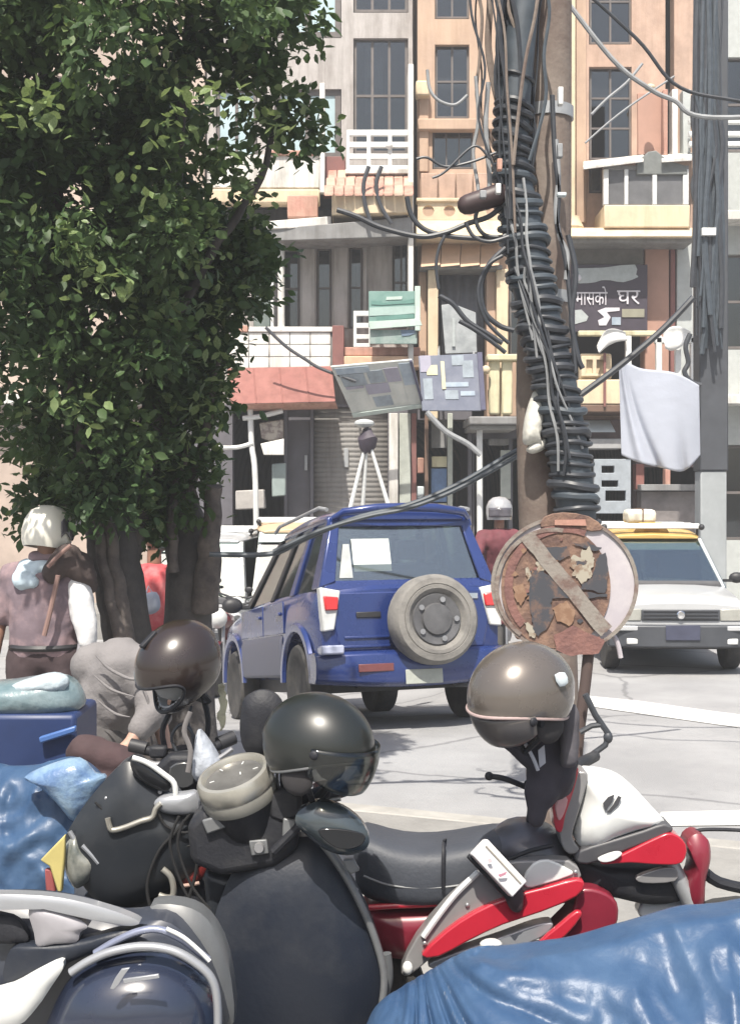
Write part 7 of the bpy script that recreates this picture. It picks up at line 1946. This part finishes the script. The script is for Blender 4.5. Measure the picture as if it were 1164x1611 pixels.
yp_ = thing("yellow_strap", "pale yellow crumpled tag hanging between the brown helmet and the blue car", "tag", P(350, 1100, 3.8))
slab(ragged([(345, 1076), (353, 1078), (357, 1105), (353, 1140), (347, 1152), (343, 1130), (346, 1100)], 2.2, 4), 3.85, .012).build("tag_body", mat("pale_yellow_plastic", (0.55, 0.53, 0.38), 0.5, rgb2=(0.3, 0.28, 0.2), thr=(.45, .65), scale=24), yp_)

# ---------------------------------------------------------------- silver and blue scooter cut by the frame
YF = 2.7
s3 = thing("scooter", "silver and dark blue scooter with pale arc trims and a winged badge", "scooter", (P(160, 0, YF).x, YF + .1, PAVE))
fp = lambda pts, Y, th, dm, nm, m, k=3, **kw: puff(pts, Y, th, dm, k).build(nm, m, s3, **kw)
fp([(-140, 1430), (-60, 1416), (40, 1410), (120, 1420), (190, 1440), (260, 1436), (300, 1462), (340, 1530), (350, 1640), (200, 1720), (-60, 1720), (-150, 1600)], YF + .06, .10, .05, "rear_body", mat("blue_black_paint", (0.035, 0.04, 0.055), 0.35, var=0.15, coat=.4))
fp([(-120, 1416), (-40, 1404), (42, 1404), (100, 1409), (150, 1420), (195, 1434), (222, 1447), (208, 1453), (176, 1449), (120, 1430), (60, 1418), (-40, 1418), (-110, 1428)], YF - .07, .03, .006, "upper_cowl", M_silver)
fp([(50, 1424), (84, 1424), (122, 1438), (142, 1452), (130, 1462), (124, 1477), (90, 1480), (64, 1484), (58, 1462)], YF - .06, .04, .012, "side_panel", mat("grey_lilac_paint", (0.30, 0.29, 0.31), 0.4, 0.2, var=0.1))
fp([(20, 1490), (60, 1482), (110, 1478), (150, 1470), (190, 1460), (230, 1458), (215, 1474), (160, 1492), (100, 1514), (50, 1530), (10, 1540)], YF - .06, .03, .012, "lower_panel", M_blkb)
fp([(70, 1640), (84, 1590), (110, 1540), (150, 1508), (205, 1494), (262, 1496), (306, 1518), (334, 1552), (346, 1600), (340, 1680), (200, 1720), (90, 1700)], YF - .06, .05, .10, "wheel_cowl", mat("deep_blue_black_gloss", (0.018, 0.024, 0.045), 0.26, var=0.2, scale=4, coat=0.8))
ptube([(112, 1530), (140, 1512), (176, 1497), (222, 1489), (268, 1494), (304, 1512), (332, 1538), (342, 1575), (343, 1640)], YF - .12, 7, 12, 5, flat=-1.2).build("arc_trim", M_silver, s3)
ptube([(150, 1500), (180, 1482), (216, 1466), (250, 1462), (284, 1476), (308, 1494), (328, 1510)], YF - .10, 6, 12, 5, flat=-1.2).build("arc_trim", mat("blue_grey_trim", (0.20, 0.22, 0.30), 0.3, 0.3, coat=.5), s3)
ptube([(262, 1461), (288, 1474), (312, 1494), (330, 1512)], YF - .115, 3.5, 10, 5).build("arc_trim", M_wfair, s3)
fp([(-30, 1566), (20, 1548), (60, 1525), (98, 1507), (102, 1520), (84, 1548), (62, 1580), (30, 1610), (-30, 1616)], YF - .09, .03, .014, "tail_cowl", M_wfair)
fp([(42, 1462), (20, 1440), (-40, 1436), (-40, 1476), (20, 1482), (46, 1478)], YF - .05, .02, .01, "black_side_piece", M_blkm)  # matt black piece laid over the body, not cut into it
# winged badge
slab([(174, 1555), (182, 1538), (192, 1524), (205, 1522), (196, 1534), (188, 1548), (180, 1556)], YF - .205, .006).build("badge_wing", M_silver, s3, bevel=.001)
slab([(194, 1540), (250, 1532), (252, 1538), (196, 1547)], YF - .205, .006).build("badge_bar", M_silver, s3, bevel=.001)
MB().box(V((P(60, 0, YF).x, YF + .5, .66)), (.7, .3, .14)).build("seat", M_vinyl, s3, bevel=.05)
for d, nm in ((0.0, "wheel"), (-1.15, "wheel")):
    w = MB().lathe([(.15, -.045), (.2, -.05), (.225, -.03), (.225, .03), (.2, .05), (.15, .045)], Matrix.Translation((d + .1, .05, .225)) @ Matrix.Rotation(R(90), 4, 'X'), 28).build(nm, M_tyre, s3, world=False)
    MB().lathe([(.15, -.03), (.10, -.02), (.03, -.03), (.03, .03), (.10, .02), (.15, .03)], Matrix.Translation((d + .1, .05, .225)) @ Matrix.Rotation(R(90), 4, 'X'), 24).build("rim", M_rim, w, world=False)
fp([(240, 1420), (290, 1418), (330, 1440), (360, 1500), (370, 1600), (330, 1600), (310, 1520), (270, 1460)], YF + .12, .06, .03, "apron_edge", mat("grey_edge_panel", (0.10, 0.105, 0.11)))

# ---------------------------------------------------------------- tarpaulins and bags
M_tarp = mat("blue_tarpaulin", (0.026, 0.060, 0.130), 0.40, rgb2=(0.048, 0.092, 0.17), thr=(0.35, 0.65), scale=5, bump=0.12, bscale=40, coat=0.0, spec=0.35)
def tarp(name, label, ridge, Y0, drop_px, nu, nv, depth, seed, m, amp=.03, cat="tarpaulin", back=.4, radial=None):
    rg = smooth_path(ridge, 8)
    def samp(t):
        f = t * (len(rg) - 1); i = min(int(f), len(rg) - 2); f -= i
        return tuple(a + (b - a) * f for a, b in zip(rg[i], rg[i + 1]))
    rows = []
    for j in range(nv + 1):
        row = []
        for i in range(nu + 1):
            u = i / nu
            px, py = samp(u)
            top = P(px, py, Y0)
            v = j / nv
            nb = int(nv * .2)
            if j < nb:                       # sheet running back and down behind the ridge
                k = (nb - j) / nb
                q = top + V((0, back * k, -.5 * k * k - .02 * k))
            else:
                k = (j - nb) / (nv - nb)
                q = top + V((0, -depth * (1 - (1 - k) ** 2), -drop_px / FPX * Y0 * k ** 1.15))
            s = V((q.x * 5 + seed, q.z * 5, q.y * 3))
            n1 = 1 - abs(noise.noise(s)) * 2; n2 = 1 - abs(noise.noise(s * 2.6 + V((3, 1, 7)))) * 2; n3 = noise.noise(s * .7)
            e = min(1, abs(j - nb) / 4) * .8 + .2
            f1 = noise.voronoi(s * 1.5, distance_metric='DISTANCE')[0]; f2 = noise.voronoi(s * 3.4 + V((5, 2, 1)), distance_metric='DISTANCE')[0]
            d = amp * (n1 * .9 + n2 * .35 + n3 * 1.2 + (f1[0] - .4) * .8 + (f2[0] - .4) * .25) * e
            if radial:
                ddx, ddy = q.x - radial.x, q.z - radial.z
                rr = math.hypot(ddx, ddy); th = math.atan2(ddy, ddx)
                w = th * 9 + noise.noise(V((rr * 4, th * 2, 3))) * 2.2
                d += amp * 1.1 * (abs(math.sin(w)) - .5) * math.exp(-rr * 2.2) * min(1, rr * 8) + amp * .35 * (abs(math.sin(w * 2.3 + 1)) - .5) * math.exp(-rr * 1.6)
            else:
                w = q.x * 14 + q.z * 5 + noise.noise(s * .8) * 4
                d += amp * .55 * (abs(math.sin(w)) - .5) + amp * .25 * (abs(math.sin(w * 2.1 + q.z * 9)) - .5)
            q += V((0, -d, d * .55))
            row.append(q)
        rows.append(row)
    return tag(MB().grid(rows).build(name, m, None, solid=.003, angle=180), label, cat)
tarp("tarpaulin", "blue plastic tarpaulin draped in folds under the red motorcycle", [(566, 1656), (590, 1596), (640, 1558), (690, 1528), (745, 1503), (830, 1492), (900, 1481), (985, 1458), (1060, 1438), (1130, 1428), (1230, 1408), (1330, 1400)], 2.72, 340, 220, 90, .42, 2.0, M_tarp, .026, radial=P(660, 1500, 2.7))
tarp("tarpaulin", "blue plastic tarpaulin hanging behind the nose of the black scooter", [(-120, 1216), (-40, 1205), (40, 1208), (80, 1200), (120, 1192), (150, 1212), (168, 1240)], 4.3, 420, 110, 90, .25, 9.0, M_tarp, .035)
tb = thing("plastic_sheet", "pale translucent plastic sheet crumpled over the blue tarpaulin", "plastic sheet", P(85, 1215, 4.1))
puff([(40, 1222), (75, 1204), (125, 1192), (150, 1215), (168, 1222), (150, 1262), (120, 1292), (90, 1262), (62, 1236)], 4.12, .02, .05).build("sheet", mat("pale_blue_plastic", (0.22, 0.32, 0.42), 0.3, rgb2=(0.09, 0.16, 0.30), thr=(.42, .6), scale=7, bump=0.6, bscale=16, coat=.5), tb)
cr = thing("blue_crate", "dark blue plastic crate with a painted highlight stripe below the teal bag", "crate", (P(60, 0, 5.0).x, 5.15, PAVE))
MB().fbox(-60, 1124, 120, 1215, 5.0, 5.4).build("crate_body", mat("dark_blue_plastic", (0.016, 0.032, 0.10), 0.45, var=0.2, scale=4), cr, bevel=.02)
MB().hexa([P(64, 1158, 4.985), P(122, 1140, 4.985), P(122, 1150, 4.985), P(66, 1168, 4.985)], (0, -.03, 0)).build("crate_highlight", mat("mid_blue_highlight", (0.06, 0.13, 0.33), 0.35), cr, bevel=.006)  # lighter strip paints a highlight across the crate front
MB().box2((P(-50, 0, 5.05).x, 5.03, PAVE), (P(125, 0, 5.05).x, 5.38, P(0, 1216, 5.0).z)).build("crate_stand", M_plast, cr)
tg = thing("teal_bag", "teal grey plastic sack with a pale crumpled top on the blue crate", "sack", P(60, 1110, 5.1))
puff([(-60, 1080), (20, 1070), (80, 1062), (112, 1068), (128, 1090), (130, 1112), (100, 1124), (20, 1126), (-60, 1122)], 5.15, .10, .10).build("sack", mat("teal_grey_plastic", (0.12, 0.18, 0.20), 0.3, rgb2=(0.20, 0.26, 0.28), thr=(.4, .65), scale=6, bump=0.5, bscale=14, coat=.4), tg)
puff([(20, 1078), (50, 1066), (85, 1058), (106, 1066), (104, 1084), (70, 1090), (30, 1092)], 5.08, .04, .05).build("sack_top", mat("pale_grey_blue_plastic", (0.42, 0.49, 0.53), 0.3, var=.15, bump=0.5, bscale=18), tg)
mr = thing("maroon_bundle", "dark maroon cloth bundle lying behind the nose of the black scooter", "bundle", P(160, 1195, 4.6))
lumps(mr, "bundle_cloth", mat("maroon_cloth", (0.055, 0.032, 0.034), 0.9, var=0.25, scale=6, bump=0.3, bscale=18), [(P(135, 1185, 4.6), .07, P(195, 1200, 4.6), .06), (P(150, 1230, 4.6), .08, P(200, 1240, 4.6), .07)], .014)
# ================================================================== thin dusty air over the street
hzm = bpy.data.materials.new("dusty_air")
hzm.use_nodes = True
hzm.node_tree.nodes.clear()
_vo = hzm.node_tree.nodes.new("ShaderNodeOutputMaterial")
_vp = hzm.node_tree.nodes.new("ShaderNodeVolumePrincipled")
_vp.inputs["Color"].default_value = (0.93, 0.94, 0.96, 1)
_vp.inputs["Density"].default_value = 0.0045
_vp.inputs["Anisotropy"].default_value = 0.2
hzm.node_tree.links.new(_vp.outputs[0], _vo.inputs["Volume"])
tag(MB().box2((-75, -45, -1.8), (75, 75, 13.2)).build("haze", hzm, None, smooth=False), kind="stuff")
